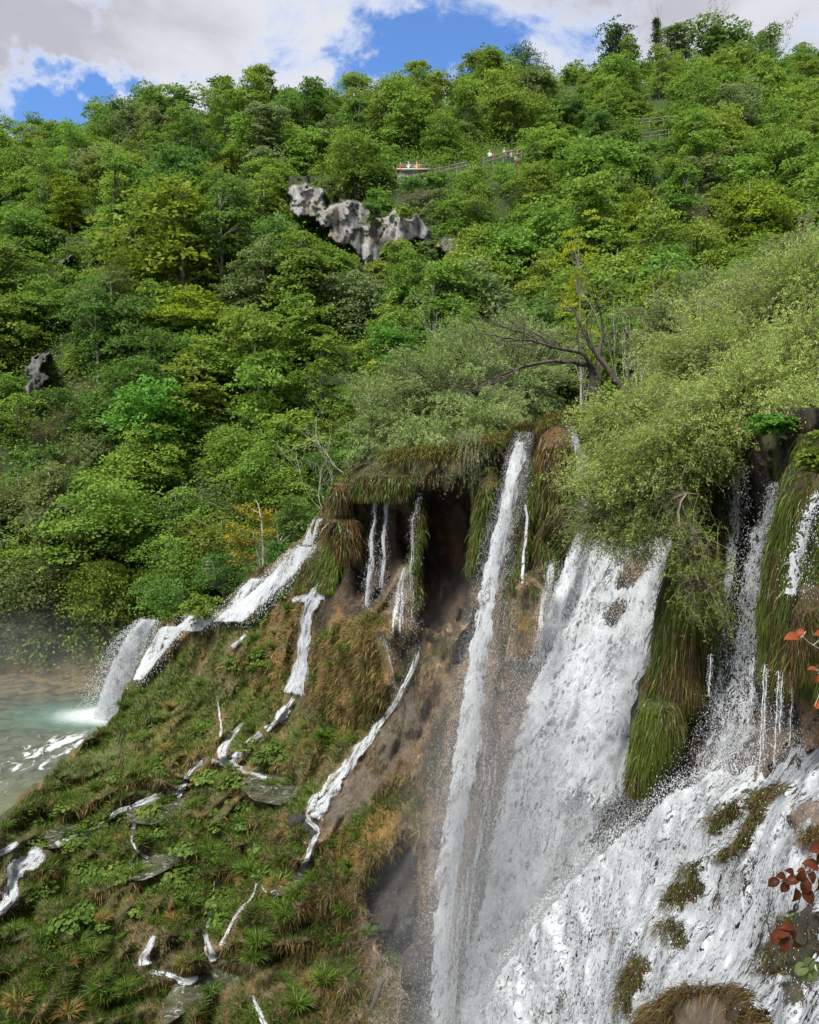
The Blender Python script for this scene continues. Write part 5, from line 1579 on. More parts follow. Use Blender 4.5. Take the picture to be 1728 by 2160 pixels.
# ================================================================== willows: many fine drooping twigs
def willow(name, label, lobes, ntwig, per, lsize, tone, seed, hubs, droop=.5, tw=.006, asp=.28):
    rng = np.random.default_rng(seed)
    W = np.array([l[5] if len(l) > 5 else l[3] * l[4] for l in lobes], float); W /= W.sum()
    hubs = np.array([P(*h) for h in hubs])
    root = hubs[0].copy()
    e = empty(name, tuple(root)); tag(e, label, 'tree')
    k = rng.choice(len(lobes), ntwig, p=W)
    C_ = np.array([P(l[0], l[1], l[2]) for l in lobes])[k]
    Rr = np.array([[l[3] / F * l[2], l[3] / F * l[2] * .8, l[4] / F * l[2]] for l in lobes])[k]
    nsp = max(12, ntwig // 20)
    sk = rng.choice(len(lobes), nsp, p=W); sd_ = unit(rng.normal(size=(nsp, 3))); sr_ = .3 + .75 * rng.random((nsp, 1)) ** .7 + .5 * (rng.random((nsp, 1)) < .25) * rng.random((nsp, 1))
    spi = rng.integers(nsp, size=ntwig); k = sk[spi]
    C_ = np.array([P(l[0], l[1], l[2]) for l in lobes])[k]
    Rr = np.array([[l[3] / F * l[2], l[3] / F * l[2] * .8, l[4] / F * l[2]] for l in lobes])[k]
    tip = C_ + sd_[spi] * Rr * sr_[spi] + rng.normal(size=(ntwig, 3)) * np.array([.34, .34, .16])
    hb = hubs[np.argmin(((tip[:, None] - hubs[None]) ** 2).sum(-1) + rng.random((ntwig, len(hubs))) * 4, 1)]
    start = hb + (tip - hb) * (.35 + .35 * rng.random((ntwig, 1))) + rng.normal(size=(ntwig, 3)) * .15
    ln = np.linalg.norm(tip - start, axis=1)
    mx_ = 1.9
    start = np.where((ln > mx_)[:, None], tip - (tip - start) / ln[:, None] * mx_, start)
    ln = np.minimum(ln, mx_)
    mid = (start + tip) / 2 + np.array([0, 0, 1.0]) * (ln * droop * .5)[:, None]
    tip = tip - np.array([0, 0, 1.0]) * (ln * droop * .35)[:, None]
    f = rng.random((ntwig, per)) ** .8
    fx = f[..., None]
    pos_ = start[:, None] * (1 - fx) ** 2 + 2 * mid[:, None] * fx * (1 - fx) + tip[:, None] * fx ** 2
    tan = unit(2 * (mid - start)[:, None] * (1 - fx) + 2 * (tip - mid)[:, None] * fx)
    pos_ = pos_ + rng.normal(size=pos_.shape) * .035
    al = unit(tan + rng.normal(size=tan.shape) * .55)
    nrm = unit(rng.normal(size=tan.shape) + np.array([0, -.3, .8]))
    L = (pos_ - root).reshape(-1, 3)
    sz = lsize * (.6 + .8 * rng.random(len(L)))
    V, Fq = leaf_quads(L, nrm.reshape(-1, 3), sz, asp, al.reshape(-1, 3), rng=rng)
    v = np.clip(np.repeat(rng.random(nsp)[spi] * .85 - .1, per) + rng.random(len(L)) * .35, 0, 1)
    obj('crown', mesh('crown', V, Fq, {'v': np.repeat(v, 4)}), TONES[tone], e)
    # twigs
    sel = rng.choice(ntwig, min(ntwig, 3000), replace=False)
    tl = []
    for i in sel:
        g_ = np.linspace(0, .95, 4)[:, None]
        q = start[i] * (1 - g_) ** 2 + 2 * mid[i] * g_ * (1 - g_) + tip[i] * g_ ** 2 - root
        tl.append((q, np.linspace(tw * 1.8, tw * .6, 4)))
    for h in hubs[1:]:
        m_ = (h + hubs[0]) / 2 + rng.normal(size=3) * .3 + np.array([0, 0, .4])
        g_ = np.linspace(0, 1, 7)[:, None]
        q = hubs[0] * (1 - g_) ** 2 + 2 * m_ * g_ * (1 - g_) + h * g_ ** 2 - root
        tl.append((q, np.linspace(tw * 12, tw * 2.5, 7)))
    for i in sel[:900]:
        if np.linalg.norm(hb[i] - start[i]) > 1.3: continue
        m_ = (hb[i] + start[i]) / 2 + rng.normal(size=3) * .15
        q = np.array([hb[i], m_, start[i]]) - root
        tl.append((q, np.linspace(tw * 2.5, tw, 3)))
    Vt, Ft = tubes(tl, 3)
    obj('branches', mesh('branches', Vt, Ft), M['twig'], e)
    return e


willow('willow', 'grey green feathery willow thicket on the cliff edge left of the slim fall',
       [(800, 880, 37, 65, 70), (850, 830, 38, 80, 75), (920, 800, 38.5, 90, 90), (1000, 770, 39, 90, 80), (1080, 740, 40, 90, 80), (1120, 800, 38, 90, 80), (1100, 690, 40, 80, 60), (1180, 720, 40, 70, 60), (1010, 690, 41, 60, 50), (830, 790, 38.5, 70, 60), (960, 720, 40, 60, 50), (1010, 880, 36, 110, 85), (900, 930, 36, 110, 75), (790, 970, 37, 55, 50), (1050, 890, 33.5, 60, 50), (960, 930, 34, 90, 55)],
       8500, 26, .12, 'willow', 11, [(930, 1000, 36.5), (860, 930, 37.5), (800, 940, 37.5), (930, 860, 38), (1010, 850, 38.5), (1090, 840, 39), (1020, 930, 36.5), (890, 970, 36.5)])
willow('willow', 'dark twiggy lower skirt of the left willow overhanging the cave',
       [(860, 985, 35.0, 70, 45), (930, 990, 32.8, 60, 45), (1000, 965, 31.8, 45, 50), (850, 1030, 35.0, 32, 32), (760, 1000, 36.8, 40, 30)],
       1700, 14, .11, 'grey', 12, [(930, 940, 36), (860, 970, 36.5), (1000, 930, 35.5)])
willow('willow', 'large light green willow filling the right edge above the dark wall',
       [(1660, 620, 22, 120, 110), (1560, 700, 23, 130, 100), (1700, 740, 19, 110, 110), (1600, 820, 18.5, 130, 80), (1450, 760, 22, 110, 90), (1720, 560, 22, 80, 90), (1740, 850, 16, 60, 50)],
       7200, 28, .072, 'willow2', 13, [(1640, 900, 18.5), (1700, 800, 19), (1600, 780, 21), (1500, 780, 22), (1680, 660, 22), (1560, 860, 19)], tw=.005)
willow('willow', 'light green willow leaning out over the main waterfall',
       [(1380, 860, 20, 120, 80), (1290, 900, 20.5, 80, 80), (1430, 960, 18.5, 130, 90), (1330, 1000, 19.5, 100, 80), (1270, 1100, 20, 75, 60), (1390, 1090, 19, 80, 60), (1490, 890, 18, 90, 80), (1220, 1010, 20.5, 40, 60), (1330, 1160, 19.5, 60, 35)],
       7400, 27, .066, 'willow2', 14, [(1560, 930, 18.6), (1480, 900, 19), (1400, 900, 20), (1300, 920, 20.5), (1430, 980, 18.8), (1340, 1030, 19.6), (1270, 1080, 20), (1390, 1080, 19)], tw=.005)
willow('willow', 'thin hanging willow shoots in front of the left moss curtain',
       [(1455, 1110, 17.4, 35, 60), (1470, 1210, 17.3, 28, 60), (1490, 1290, 17.2, 22, 40), (1200, 1110, 20.3, 24, 70)],
       420, 22, .075, 'fresh', 15, [(1450, 1040, 17.8), (1470, 1130, 17.4), (1480, 1220, 17.3)], droop=.9, tw=.004)
willow('willow', 'pale grey green willow behind the big right willow',
       [(1500, 640, 30, 100, 80), (1420, 700, 30, 90, 80), (1620, 560, 32, 100, 70), (1720, 500, 32, 80, 70)],
       2600, 26, .12, 'willow', 16, [(1480, 800, 30), (1440, 730, 30), (1560, 680, 30), (1680, 600, 31)])

# dark bare tree on the cliff edge reaching left over the left willow
def poly_branch(pts, r0, r1):
    q = np.array([P(*p_) for p_ in pts]); n_ = len(q)
    s_ = np.linspace(0, n_ - 1, (n_ - 1) * 4 + 1)
    q2 = np.stack([np.interp(s_, np.arange(n_), q[:, k_]) for k_ in range(3)], -1)
    kk_ = np.array([.25, .5, .25])
    for _ in range(3):
        for k_ in range(3): q2[1:-1, k_] = np.convolve(q2[:, k_], kk_, 'valid')
    q2 = q2 + RNG.normal(size=q2.shape) * .02
    return (q2, np.linspace(r0, r1, len(q2)))


rg = np.random.default_rng(88)
main_b = [poly_branch([(1325, 830, 31), (1290, 790, 31), (1255, 740, 31), (1225, 690, 31), (1210, 650, 31)], .16, .03),
          poly_branch([(1250, 830, 31.5), (1250, 770, 31.5), (1215, 765, 31), (1160, 760, 30.5), (1100, 775, 30), (1030, 800, 30)], .14, .02),
          poly_branch([(1250, 775, 31.3), (1225, 740, 31), (1170, 735, 30.6), (1130, 720, 30.3), (1080, 715, 30), (1010, 700, 30)], .09, .015),
          poly_branch([(1160, 732, 30.6), (1140, 705, 30.4), (1090, 700, 30.2)], .04, .01),
          poly_branch([(1345, 830, 31), (1320, 790, 31.4), (1335, 755, 31.6), (1360, 700, 32), (1385, 640, 32), (1395, 590, 32)], .11, .02),
          poly_branch([(1265, 830, 31.6), (1262, 760, 31.8), (1275, 700, 32), (1262, 640, 32)], .12, .02),
          poly_branch([(1150, 762, 30.5), (1090, 780, 30), (1050, 810, 29.8), (1010, 812, 29.8)], .05, .01)]
base = P(1290, 850, 31.2)
ls = []
for q_, r_ in main_b:
    ls.append((q_ - base, r_))
    for k_ in range(9):
        i = rg.integers(4, len(q_)); d_ = unit(q_[i] - q_[i - 1]) + unit(rg.normal(size=3)) * .7
        limbs(rg, q_[i] - base, d_, 1.1 + rg.random() * .8, .02, 1, .1, .6, 4, .15, 3, ls)
e = empty('bare_tree', tuple(base)); tag(e, 'dark gnarled bare tree reaching long branches left above the slim fall', 'tree')
Vt, Ft = tubes(ls, 5); obj('trunk', mesh('trunk', Vt, Ft, smooth=True), M['bark_dark'], e)
# ================================================================== grass and moss
def normals(depth, px, py, e_=4.0):
    a = P(px + e_, py, depth(px + e_, py)) - P(px - e_, py, depth(px - e_, py))
    b = P(px, py + e_, depth(px, py + e_)) - P(px, py - e_, depth(px, py - e_))
    n = unit(np.cross(b, a)); n = n * np.sign(-(n * (P(px, py, 1.0) - CAM)).sum(-1, keepdims=True))
    return n


PAL = {'green': (.10, .165, .025), 'dark': (.045, .09, .017), 'olive': (.12, .12, .028), 'orange': (.24, .145, .045), 'straw': (.32, .24, .10), 'brown': (.085, .06, .03), 'lime': (.14, .20, .025)}
PAL = {k: np.array(v) for k, v in PAL.items()}


def pick(n, ws, rng=RNG):
    ks = list(ws); w_ = np.array([ws[k] for k in ks], float); w_ /= w_.sum()
    return np.array([PAL[k] for k in ks])[rng.choice(len(ks), n, p=w_)] * (.65 + .7 * rng.random((n, 1)))


# streams keep free of grass
WATER_PX = []
NOGRASS = [[(1010, 1290), (930, 1350), (870, 1450), (790, 1560), (715, 1640), (640, 1740), (690, 1770), (760, 1720), (850, 1600), (900, 1700), (900, 2300), (1500, 2300), (1500, 900), (1000, 900)],
           [(700, 1080), (760, 1050), (1010, 990), (1010, 1290), (930, 1350), (880, 1400), (800, 1290), (745, 1300), (690, 1330), (660, 1280)], CAVE2,
           [(790, 1330), (880, 1330), (860, 1440), (825, 1480)]]
STREAMS = [[(700, 1185, 18), (690, 1215, 20), (668, 1248, 30), (652, 1285, 30), (645, 1330, 28), (640, 1390, 34), (630, 1440, 40), (620, 1480, 46), (604, 1500, 30), (582, 1530, 22)],
           [(888, 1360, 16), (850, 1455, 18), (815, 1515, 22), (770, 1570, 28), (725, 1630, 38), (690, 1680, 48), (655, 1735, 50)],
           [(676, 1752, 18), (655, 1790, 14), (645, 1830, 30)], [(556, 1545, 18), (505, 1590, 22), (486, 1608, 20)], [(500, 1542, 12), (466, 1592, 24), (520, 1622, 14)],
           [(460, 1475, 6), (468, 1535, 8), (464, 1560, 8)], [(436, 1605, 14), (395, 1640, 12), (380, 1672, 14), (310, 1690, 16), (270, 1704, 12)], [(95, 1790, 50), (30, 1840, 40), (26, 1895, 40), (-30, 1922, 30)],
           [(42, 1775, 14), (-30, 1812, 28)], [(328, 1970, 14), (306, 2020, 30), (310, 2040, 40)], [(432, 1965, 14), (456, 2032, 40)], [(512, 1915, 12), (462, 2005, 18)], [(345, 2052, 14), (392, 2072, 26), (425, 2056, 20)],
           [(532, 2095, 14), (575, 2200, 18)], [(522, 1335, 10), (485, 1370, 14)], [(288, 1730, 10), (280, 1754, 20)],
           [(668, 1100, 18), (640, 1160, 50), (600, 1200, 60), (550, 1260, 60), (500, 1290, 50)], [(480, 1290, 40), (330, 1360, 60), (290, 1420, 40)]]


def near_stream(px, py):
    d = np.full(px.shape, 99.0)
    for s_ in STREAMS:
        for (x1, y1, w1), (x2, y2, w2) in zip(s_[:-1], s_[1:]):
            dx, dy = x2 - x1, y2 - y1
            tt = np.clip(((px - x1) * dx + (py - y1) * dy) / (dx * dx + dy * dy), 0, 1)
            d = np.minimum(d, np.hypot(px - x1 - tt * dx, py - y1 - tt * dy) / (.5 * (w1 + (w2 - w1) * tt)))
    return d


def grass_zone(n, px, py, ws_of, length, width, up, droop, thin=None, ok=None):
    Y = D1(px, py); q = P(px, py, Y + .03)
    m = near_stream(px, py) > 1.0
    for pl in NOGRASS: m &= polymask(px, py, pl, 10) < RNG.random(len(px)) * .8
    for nm, pl, z in PLV: m &= polymask(px, py, pl, 8) < .45 + .5 * (RNG.random(len(px)) < .25)
    m &= py > top1(px) - 1
    if ok is not None: m &= ok
    return m, q, Y


n = 330000
px = RNG.uniform(-30, 960, n); py = RNG.uniform(1000, 2230, n)
pyt = top1(px); msk = py > pyt
px, py = px[msk], py[msk]
m, q, Y = grass_zone(0, px, py, None, 0, 0, 0, 0)
px, py, q, Y = px[m], py[m], q[m], Y[m]
nb = fbm(q * .55, 4, 601); nc_ = fbm(q * 1.8, 3, 603)
nd = fbm(q * .3 + 40, 3, 605)
# fewer blades where soil shows
keep = RNG.random(len(px)) < np.clip(.65 + nb * 1.3, .12, 1)
px, py, q, Y, nb, nc_, nd = px[keep], py[keep], q[keep], Y[keep], nb[keep], nc_[keep], nd[keep]
nrm = normals(lambda a, b: D1(a, b, True), px, py, 5)
steep = 1 - np.clip(nrm[:, 2], 0, 1)
s = nb * 1.5 + nc_ * 1.1 + .24 + nrm[:, 2] * .9 - .35 + (1 - sm(500, 720, px)) * .18
s += .5 * polymask(px, py, [(250, 1500), (300, 1400), (420, 1420), (470, 1500), (430, 1560), (330, 1600), (130, 1640), (60, 1700)], 40)
s -= .6 * polymask(px, py, [(380, 1500), (470, 1520), (460, 1600), (330, 1660), (230, 1640), (250, 1590)], 20)
s -= .7 * polymask(px, py, [(560, 1290), (640, 1270), (640, 1340), (610, 1470), (550, 1440)], 20)
s -= 1.0 * polymask(px, py, CONE, 16)
s -= .5 * sm(520, 700, px) * sm(1780, 1900, py)
s += .55 * (1 - sm(350, 560, px)) * sm(1850, 2000, py)
n = len(px)
isg = s + RNG.normal(size=n) * .22 > 0
col = np.where(isg[:, None], pick(n, {'green': 5, 'dark': 3, 'lime': .8, 'olive': 1}), pick(n, {'orange': 3, 'olive': 3, 'straw': 1, 'brown': 4, 'dark': .8}))
low_shade = (sm(1850, 2000, py) * .35)[:, None]  # shade on the lower slope, painted into the blade colours
col = col * (1 - low_shade) * np.clip(.95 + fbm(q * .7, 3, 611) * .9, .5, 1.5)[:, None]
L = np.where(isg, .30, .42) * (.6 + .8 * RNG.random(n))
d0 = nrm * .55 + np.stack([RNG.normal(size=n) * .3 - .1, RNG.normal(size=n) * .2, np.where(isg, .6, .05)], -1) + RNG.normal(size=(n, 3)) * .18
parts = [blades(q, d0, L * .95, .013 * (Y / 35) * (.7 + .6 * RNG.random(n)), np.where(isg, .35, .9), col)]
# short fibrous moss on the bare tufa, hanging down the rock
n = 90000
px = RNG.uniform(640, 1180, n); py = RNG.uniform(1050, 2200, n)
inn = np.zeros(n)
for pl in NOGRASS[:2] + NOGRASS[3:]: inn = np.maximum(inn, polymask(px, py, pl, 10))
k_ = (inn > .4) & (near_stream(px, py) > 1.1) & (polymask(px, py, CAVE1, 8) < .5)
px, py = px[k_], py[k_]; q = P(px, py, D1(px, py) + .02); ff = fbm(q * 1.3, 4, 620); k_ = RNG.random(len(px)) < np.clip(.42 + ff * 2.2, .03, 1)
q = q[k_]; ff = ff[k_]; n = len(q); nz = normals(lambda a, b: D1(a, b), px[k_], py[k_], 5)
cc_ = np.where((fbm(q * .8, 3, 622) + RNG.normal(size=n) * .12 > .05)[:, None], pick(n, {'olive': 3, 'brown': 3, 'green': .7}), pick(n, {'brown': 5, 'orange': 1.6, 'straw': .5}))
parts.append(blades(q, nz * .6 + np.array([0, 0, -.6]) + RNG.normal(size=(n, 3)) * .35, .17 * (.5 + RNG.random(n)), .012, .8, cc_))
o = blade_object('grass', parts, M['blade'])
tag(o, 'green and dry orange grass growing over the tufa slope', kind='stuff')
print('grass blades', n)

# ---- hanging curtains of moss and dead grass
def curtain(name, label, rows, depth, off, bulge, n, Lm, wm, pal, mesh_c, cat='moss curtain', seed=0, base_mat='near_rock', tipw=.45, jit=8, out=.35):
    X, Y, V, U, Tt = rowpatch(rows, depth, off, bulge, 7.0, jit, seed)
    V = V + fbm(V * np.array([2.2, 2.2, .8]), 3, 700 + seed)[..., None] * np.array([0, -.22, 0])
    dpt = np.linalg.norm(V - CAM, axis=-1, keepdims=True)
    V = CAM + (V - CAM) * (1 + (off + bulge) * (1 - sm(0, .3, Tt))[..., None] / dpt)
    # close the sides back to the rock
    Vb = V.copy(); Vb[..., 1] += off + bulge + .9; Vb[..., 0] *= (Vb[..., 1] / V[..., 1])
    nr_, nc2 = V.shape[:2]
    allV = np.concatenate([V.reshape(-1, 3), Vb.reshape(-1, 3)])
    F1 = gridfaces(nr_, nc2); F2 = gridfaces(nr_, nc2, nr_ * nc2, True); N_ = nr_ * nc2
    r_ = np.arange(nr_ - 1) * nc2
    side1 = np.stack([r_, r_ + nc2, r_ + nc2 + N_, r_ + N_], -1); e2 = r_ + nc2 - 1
    side2 = np.stack([e2 + nc2, e2, e2 + N_, e2 + nc2 + N_], -1)
    c_ = np.arange(nc2 - 1); bt = (nr_ - 1) * nc2 + c_
    topf = np.stack([c_ + 1, c_, c_ + N_, c_ + 1 + N_], -1); botf = np.stack([bt, bt + 1, bt + 1 + N_, bt + N_], -1)
    cc = mix(np.array(mesh_c), np.array(mesh_c) * .5, sm(-.2, .3, fbm(allV * np.array([3, 3, .6]), 3, 720))[:, None])
    e = empty(name, tuple(V.reshape(-1, 3).mean(0))); tag(e, label, cat)
    og = np.array(e.location)
    obj('moss_bed', mesh('moss_bed', allV - og, np.concatenate([F1, F2, side1, side2, topf, botf]), {'Col': cc, 'wet': np.full(len(allV), .3)}, True), M[base_mat], e)
    tt = RNG.random(n) ** .85; uu = RNG.random(n)
    nt = int(n * tipw * .5)
    tt[:nt] = 1 - RNG.random(nt) * .06                     # fringe at the lower end
    fi = tt * (nr_ - 1); fj = uu * (nc2 - 1)
    i0 = np.clip(fi.astype(int), 0, nr_ - 2); j0 = np.clip(fj.astype(int), 0, nc2 - 2)
    a = (fi - i0)[:, None]; b = (fj - j0)[:, None]
    p = V[i0, j0] * (1 - a) * (1 - b) + V[i0 + 1, j0] * a * (1 - b) + V[i0, j0 + 1] * (1 - a) * b + V[i0 + 1, j0 + 1] * a * b
    p = p + RNG.normal(size=(n, 3)) * .02
    cn = fbm(p * np.array([2.4, 2.4, .7]), 3, 733 + seed)
    g1 = pick(n, pal[0]); g2 = pick(n, pal[1])
    col = np.where((cn + RNG.normal(size=n) * .12 > pal[2])[:, None], g1, g2) * .68
    d0 = np.stack([(uu - .5) * .5 * out, -out * np.ones(n) * (.5 + RNG.random(n)), -np.ones(n) * .8], -1) + RNG.normal(size=(n, 3)) * .3
    bl = blades(p - og, d0, Lm * (.45 + .9 * RNG.random(n)), wm * (.6 + .8 * RNG.random(n)), .8, col)
    o = blade_object('strands', [bl], M['strand'], e)
    return e


GB = ({'olive': 3, 'green': 4, 'dark': 2}, {'brown': 5, 'orange': 1, 'olive': 2.5}, -.05)
GR = ({'green': 4, 'lime': 2, 'olive': 2}, {'olive': 3, 'brown': 1.5}, -.15)
BR = ({'orange': 2.5, 'straw': .5, 'brown': 3}, {'brown': 3, 'olive': 2.5, 'green': 1}, .0)
D2s = lambda x, y: D2(x, y, False)
curtain('moss_curtain', 'tall hanging moss curtain on the dark wall right beside the main waterfall', [(930, 1480, 1600), (1000, 1455, 1560), (1100, 1440, 1540), (1200, 1410, 1530), (1300, 1388, 1525), (1400, 1374, 1505), (1450, 1378, 1480)], D2s, .7, .8, 26000, .65, .0075, GB, (.075, .06, .022), seed=1)
curtain('moss_curtain', 'bright green hanging moss clump lower down beside the main waterfall', [(1435, 1385, 1460), (1500, 1352, 1442), (1560, 1335, 1425), (1610, 1328, 1385), (1640, 1332, 1352)], D2s, 1.3, .6, 12000, .5, .008, GR, (.07, .08, .02), seed=2)
curtain('moss_curtain', 'large mossy mass with dry grass at the right edge above the dripping threads', [(915, 1640, 1900), (1000, 1652, 1900), (1100, 1632, 1900), (1200, 1606, 1900), (1300, 1598, 1900), (1390, 1606, 1900), (1425, 1630, 1900)], lambda x, y: D2s(x, y), 1.6, .9, 36000, .5, .0065, GB, (.08, .065, .022), seed=3)
curtain('moss_curtain', 'brown fringe of dead grass above the tan rock post at the right edge', [(1250, 1690, 1800), (1320, 1668, 1800), (1390, 1660, 1800), (1415, 1668, 1800)], lambda x, y: np.full(np.shape(x), 12.0), 0, .4, 6000, .3, .005, BR, (.12, .08, .035), seed=4)
curtain('moss_strip', 'long strip of bright green moss right of the slim fall', [(960, 1118, 1140), (1020, 1104, 1132), (1100, 1090, 1124), (1180, 1076, 1110), (1230, 1072, 1095)], D1s, 1.0, .35, 5000, .5, .016, GR, (.06, .11, .015), cat='moss strip', seed=5, base_mat='terrain')
curtain('moss_strip', 'brown green bulge of moss left of the slim fall over the cave', [(985, 1018, 1056), (1050, 1008, 1046), (1110, 998, 1036), (1170, 988, 1020), (1195, 988, 1005)], D1s, 1.2, .5, 4500, .5, .016, GB, (.08, .065, .02), cat='moss strip', seed=6, base_mat='terrain')
curtain('moss_strip', 'thin green moss tail hanging left of the cave', [(1050, 872, 894), (1120, 876, 892), (1200, 870, 886), (1270, 868, 880)], lambda x, y: np.full(np.shape(x), 33.6), 0, .2, 2600, .5, .016, GR, (.07, .09, .02), cat='moss strip', seed=7, base_mat='terrain')
curtain('moss_strip', 'rust brown tuft of hanging grass at the top between the falls', [(885, 1150, 1205), (940, 1138, 1205), (1000, 1132, 1195), (1060, 1140, 1185), (1095, 1150, 1175)], D1s, 1.2, .5, 5500, .6, .018, BR, (.13, .075, .03), cat='moss strip', seed=8, base_mat='terrain')
curtain('moss_strip', 'olive moss ribs between the slim fall and the leaning willow', [(1080, 1135, 1180), (1140, 1128, 1185), (1200, 1128, 1175), (1245, 1120, 1160)], D1s, .9, .3, 3000, .5, .016, GB, (.09, .07, .025), cat='moss strip', seed=9, base_mat='terrain')
curtain('grass_tuft', 'rounded tuft of dry brown grass on the tip of the mossy outcrop', [(1020, 706, 740), (1040, 698, 738), (1065, 698, 732)], lambda x, y: np.full(np.shape(x), 39.0), 0, .6, 1600, .7, .02, BR, (.16, .1, .04), cat='grass tuft', seed=10, base_mat='terrain')
curtain('grass_tuft', 'hanging tuft of straw coloured grass just below the mossy outcrop', [(1085, 700, 755), (1110, 694, 758), (1140, 705, 755), (1160, 715, 750)], lambda x, y: np.full(np.shape(x), 38.6), 0, .6, 2600, .8, .02, BR, (.15, .1, .04), cat='grass tuft', seed=11, base_mat='terrain')
curtain('moss_strip', 'mossy overhanging lip above the twin thin falls', [(990, 735, 860), (1020, 728, 870), (1045, 745, 862)], D1s, 1.0, .5, 6000, .45, .018, GB, (.08, .06, .025), cat='moss strip', seed=12, base_mat='terrain')
curtain('moss_strip', 'green mossy rib left of the twin falls', [(1110, 690, 716), (1150, 680, 718), (1200, 672, 712), (1240, 668, 700)], D1s, .7, .5, 3000, .5, .018, GR, (.07, .085, .02), cat='moss strip', seed=13, base_mat='terrain')
curtain('moss_strip', 'dark mossy nose between the cascade and the little basin', [(1160, 645, 690), (1190, 628, 690), (1220, 620, 672), (1240, 622, 655)], D1s, .9, .5, 4500, .45, .018, GB, (.06, .055, .02), cat='moss strip', seed=14, base_mat='terrain')
curtain('moss_strip', 'green ridge of moss between the two arms of the upper left cascade', [(1232, 552, 580), (1255, 535, 565), (1280, 515, 548), (1305, 500, 535)], D1s, .9, .3, 2200, .4, .02, GB, (.09, .08, .03), cat='moss strip', seed=15, base_mat='terrain')
# grass heads along the lip of the wall, the rapids' rocks and the brown mound in front
parts = []
n = 9000
px = RNG.uniform(700, 1420, n); py = top1(px) + RNG.uniform(-2, 26, n)
q = P(px, py, D1(px, py) + .05)
parts.append(blades(q, RNG.normal(size=(n, 3)) * .5 + np.array([0, -.3, .6]), .45 * (.5 + RNG.random(n)), .014, .8, pick(n, {'olive': 3, 'orange': 1, 'green': 2, 'brown': 2})))
for nm_, (pl, h_, c_) in ROCKS3.items():
    if nm_ in ('pink', 'right3'): continue
    pc = np.array(pl); n = {'mound': 9000, 'ridge': 3200}.get(nm_, 900)
    px = RNG.uniform(pc[:, 0].min(), pc[:, 0].max(), n); py = RNG.uniform(pc[:, 1].min(), min(pc[:, 1].max(), 2250), n)
    k_ = polymask(px, py, pl, 6) > .55
    if nm_ == 'mound':
        k_ &= (polymask(px, py, [(1430, 2115), (1500, 2100), (1525, 2120), (1530, 2330), (1400, 2330), (1420, 2160)], 10) < .5)
    px, py = px[k_], py[k_]; n = len(px)
    D = D3(px, py); q = P(px, py, D - .01)
    cx_ = pc[:, 0].mean()
    d0 = np.stack([(px - cx_) / 120 + RNG.normal(size=n) * .3, -.35 + RNG.normal(size=n) * .25, .35 + RNG.normal(size=n) * .25], -1)
    pal = {'brown': 4, 'orange': 2.5, 'olive': 1, 'straw': .5} if nm_ in ('mound', 'right1') else {'brown': 3, 'olive': 2.5, 'green': 1, 'orange': 1.5}
    parts.append(blades(q, d0, (.34 if nm_ == 'mound' else .26) * (.5 + RNG.random(n)) * (D.mean() / 11), .0045 * D / 10, .75, pick(n, pal) * .6))
o = blade_object('wet_grass', parts, M['blade'])
tag(o, 'brown and olive grass on the wall lip and on rocks in the rapids', kind='stuff')

# ---- broad-leaved plants on the terraces
def leaf_disc(nseg=7):
    a = np.linspace(.35, 2 * math.pi - .35, nseg)
    return np.concatenate([[[0, 0, .0]], np.stack([np.cos(a), np.sin(a), .22 + 0 * a], -1)])


def herb(seed, nleaf, R_, lr):
    rng = np.random.default_rng(seed)
    D_ = leaf_disc(8); Vs = []; Fs = []; vv = []; lines = []
    for i in range(nleaf):
        a = rng.random() * 6.283; r = R_ * rng.random() ** .6
        c_ = np.array([r * math.cos(a), r * math.sin(a), (.28 + .3 * rng.random()) * (1.15 - .6 * r / R_)])
        s_ = lr * (.55 + .7 * rng.random())
        N = unit(np.array([c_[0] * .9, c_[1] * .9 - .25, .8]) + rng.normal(size=3) * .25)
        T = unit(np.cross(N, rng.normal(size=3))); B = np.cross(N, T)
        Vs.append(c_ + s_ * (D_[:, :1] * T + D_[:, 1:2] * B + D_[:, 2:] * N))
        Fs.append(np.stack([np.zeros(7, int), np.arange(1, 8), np.arange(2, 9)], -1) + i * 9); vv += [np.clip(rng.random() * .8 + rng.normal() * .1, 0, 1)] * 9
        if i % 3 == 0: lines.append((np.array([[c_[0] * .2, c_[1] * .2, 0], c_ * .7, c_]), np.array([.012, .01, .007])))
    lm = mesh('foliage', np.concatenate(Vs), np.concatenate(Fs), {'v': np.array(vv)}); lm.materials.append(TONES['herb'])
    Vt, Ft = tubes(lines, 3); sm_ = mesh('stem', Vt, Ft); sm_.materials.append(TONES['herb'])
    return lm, sm_


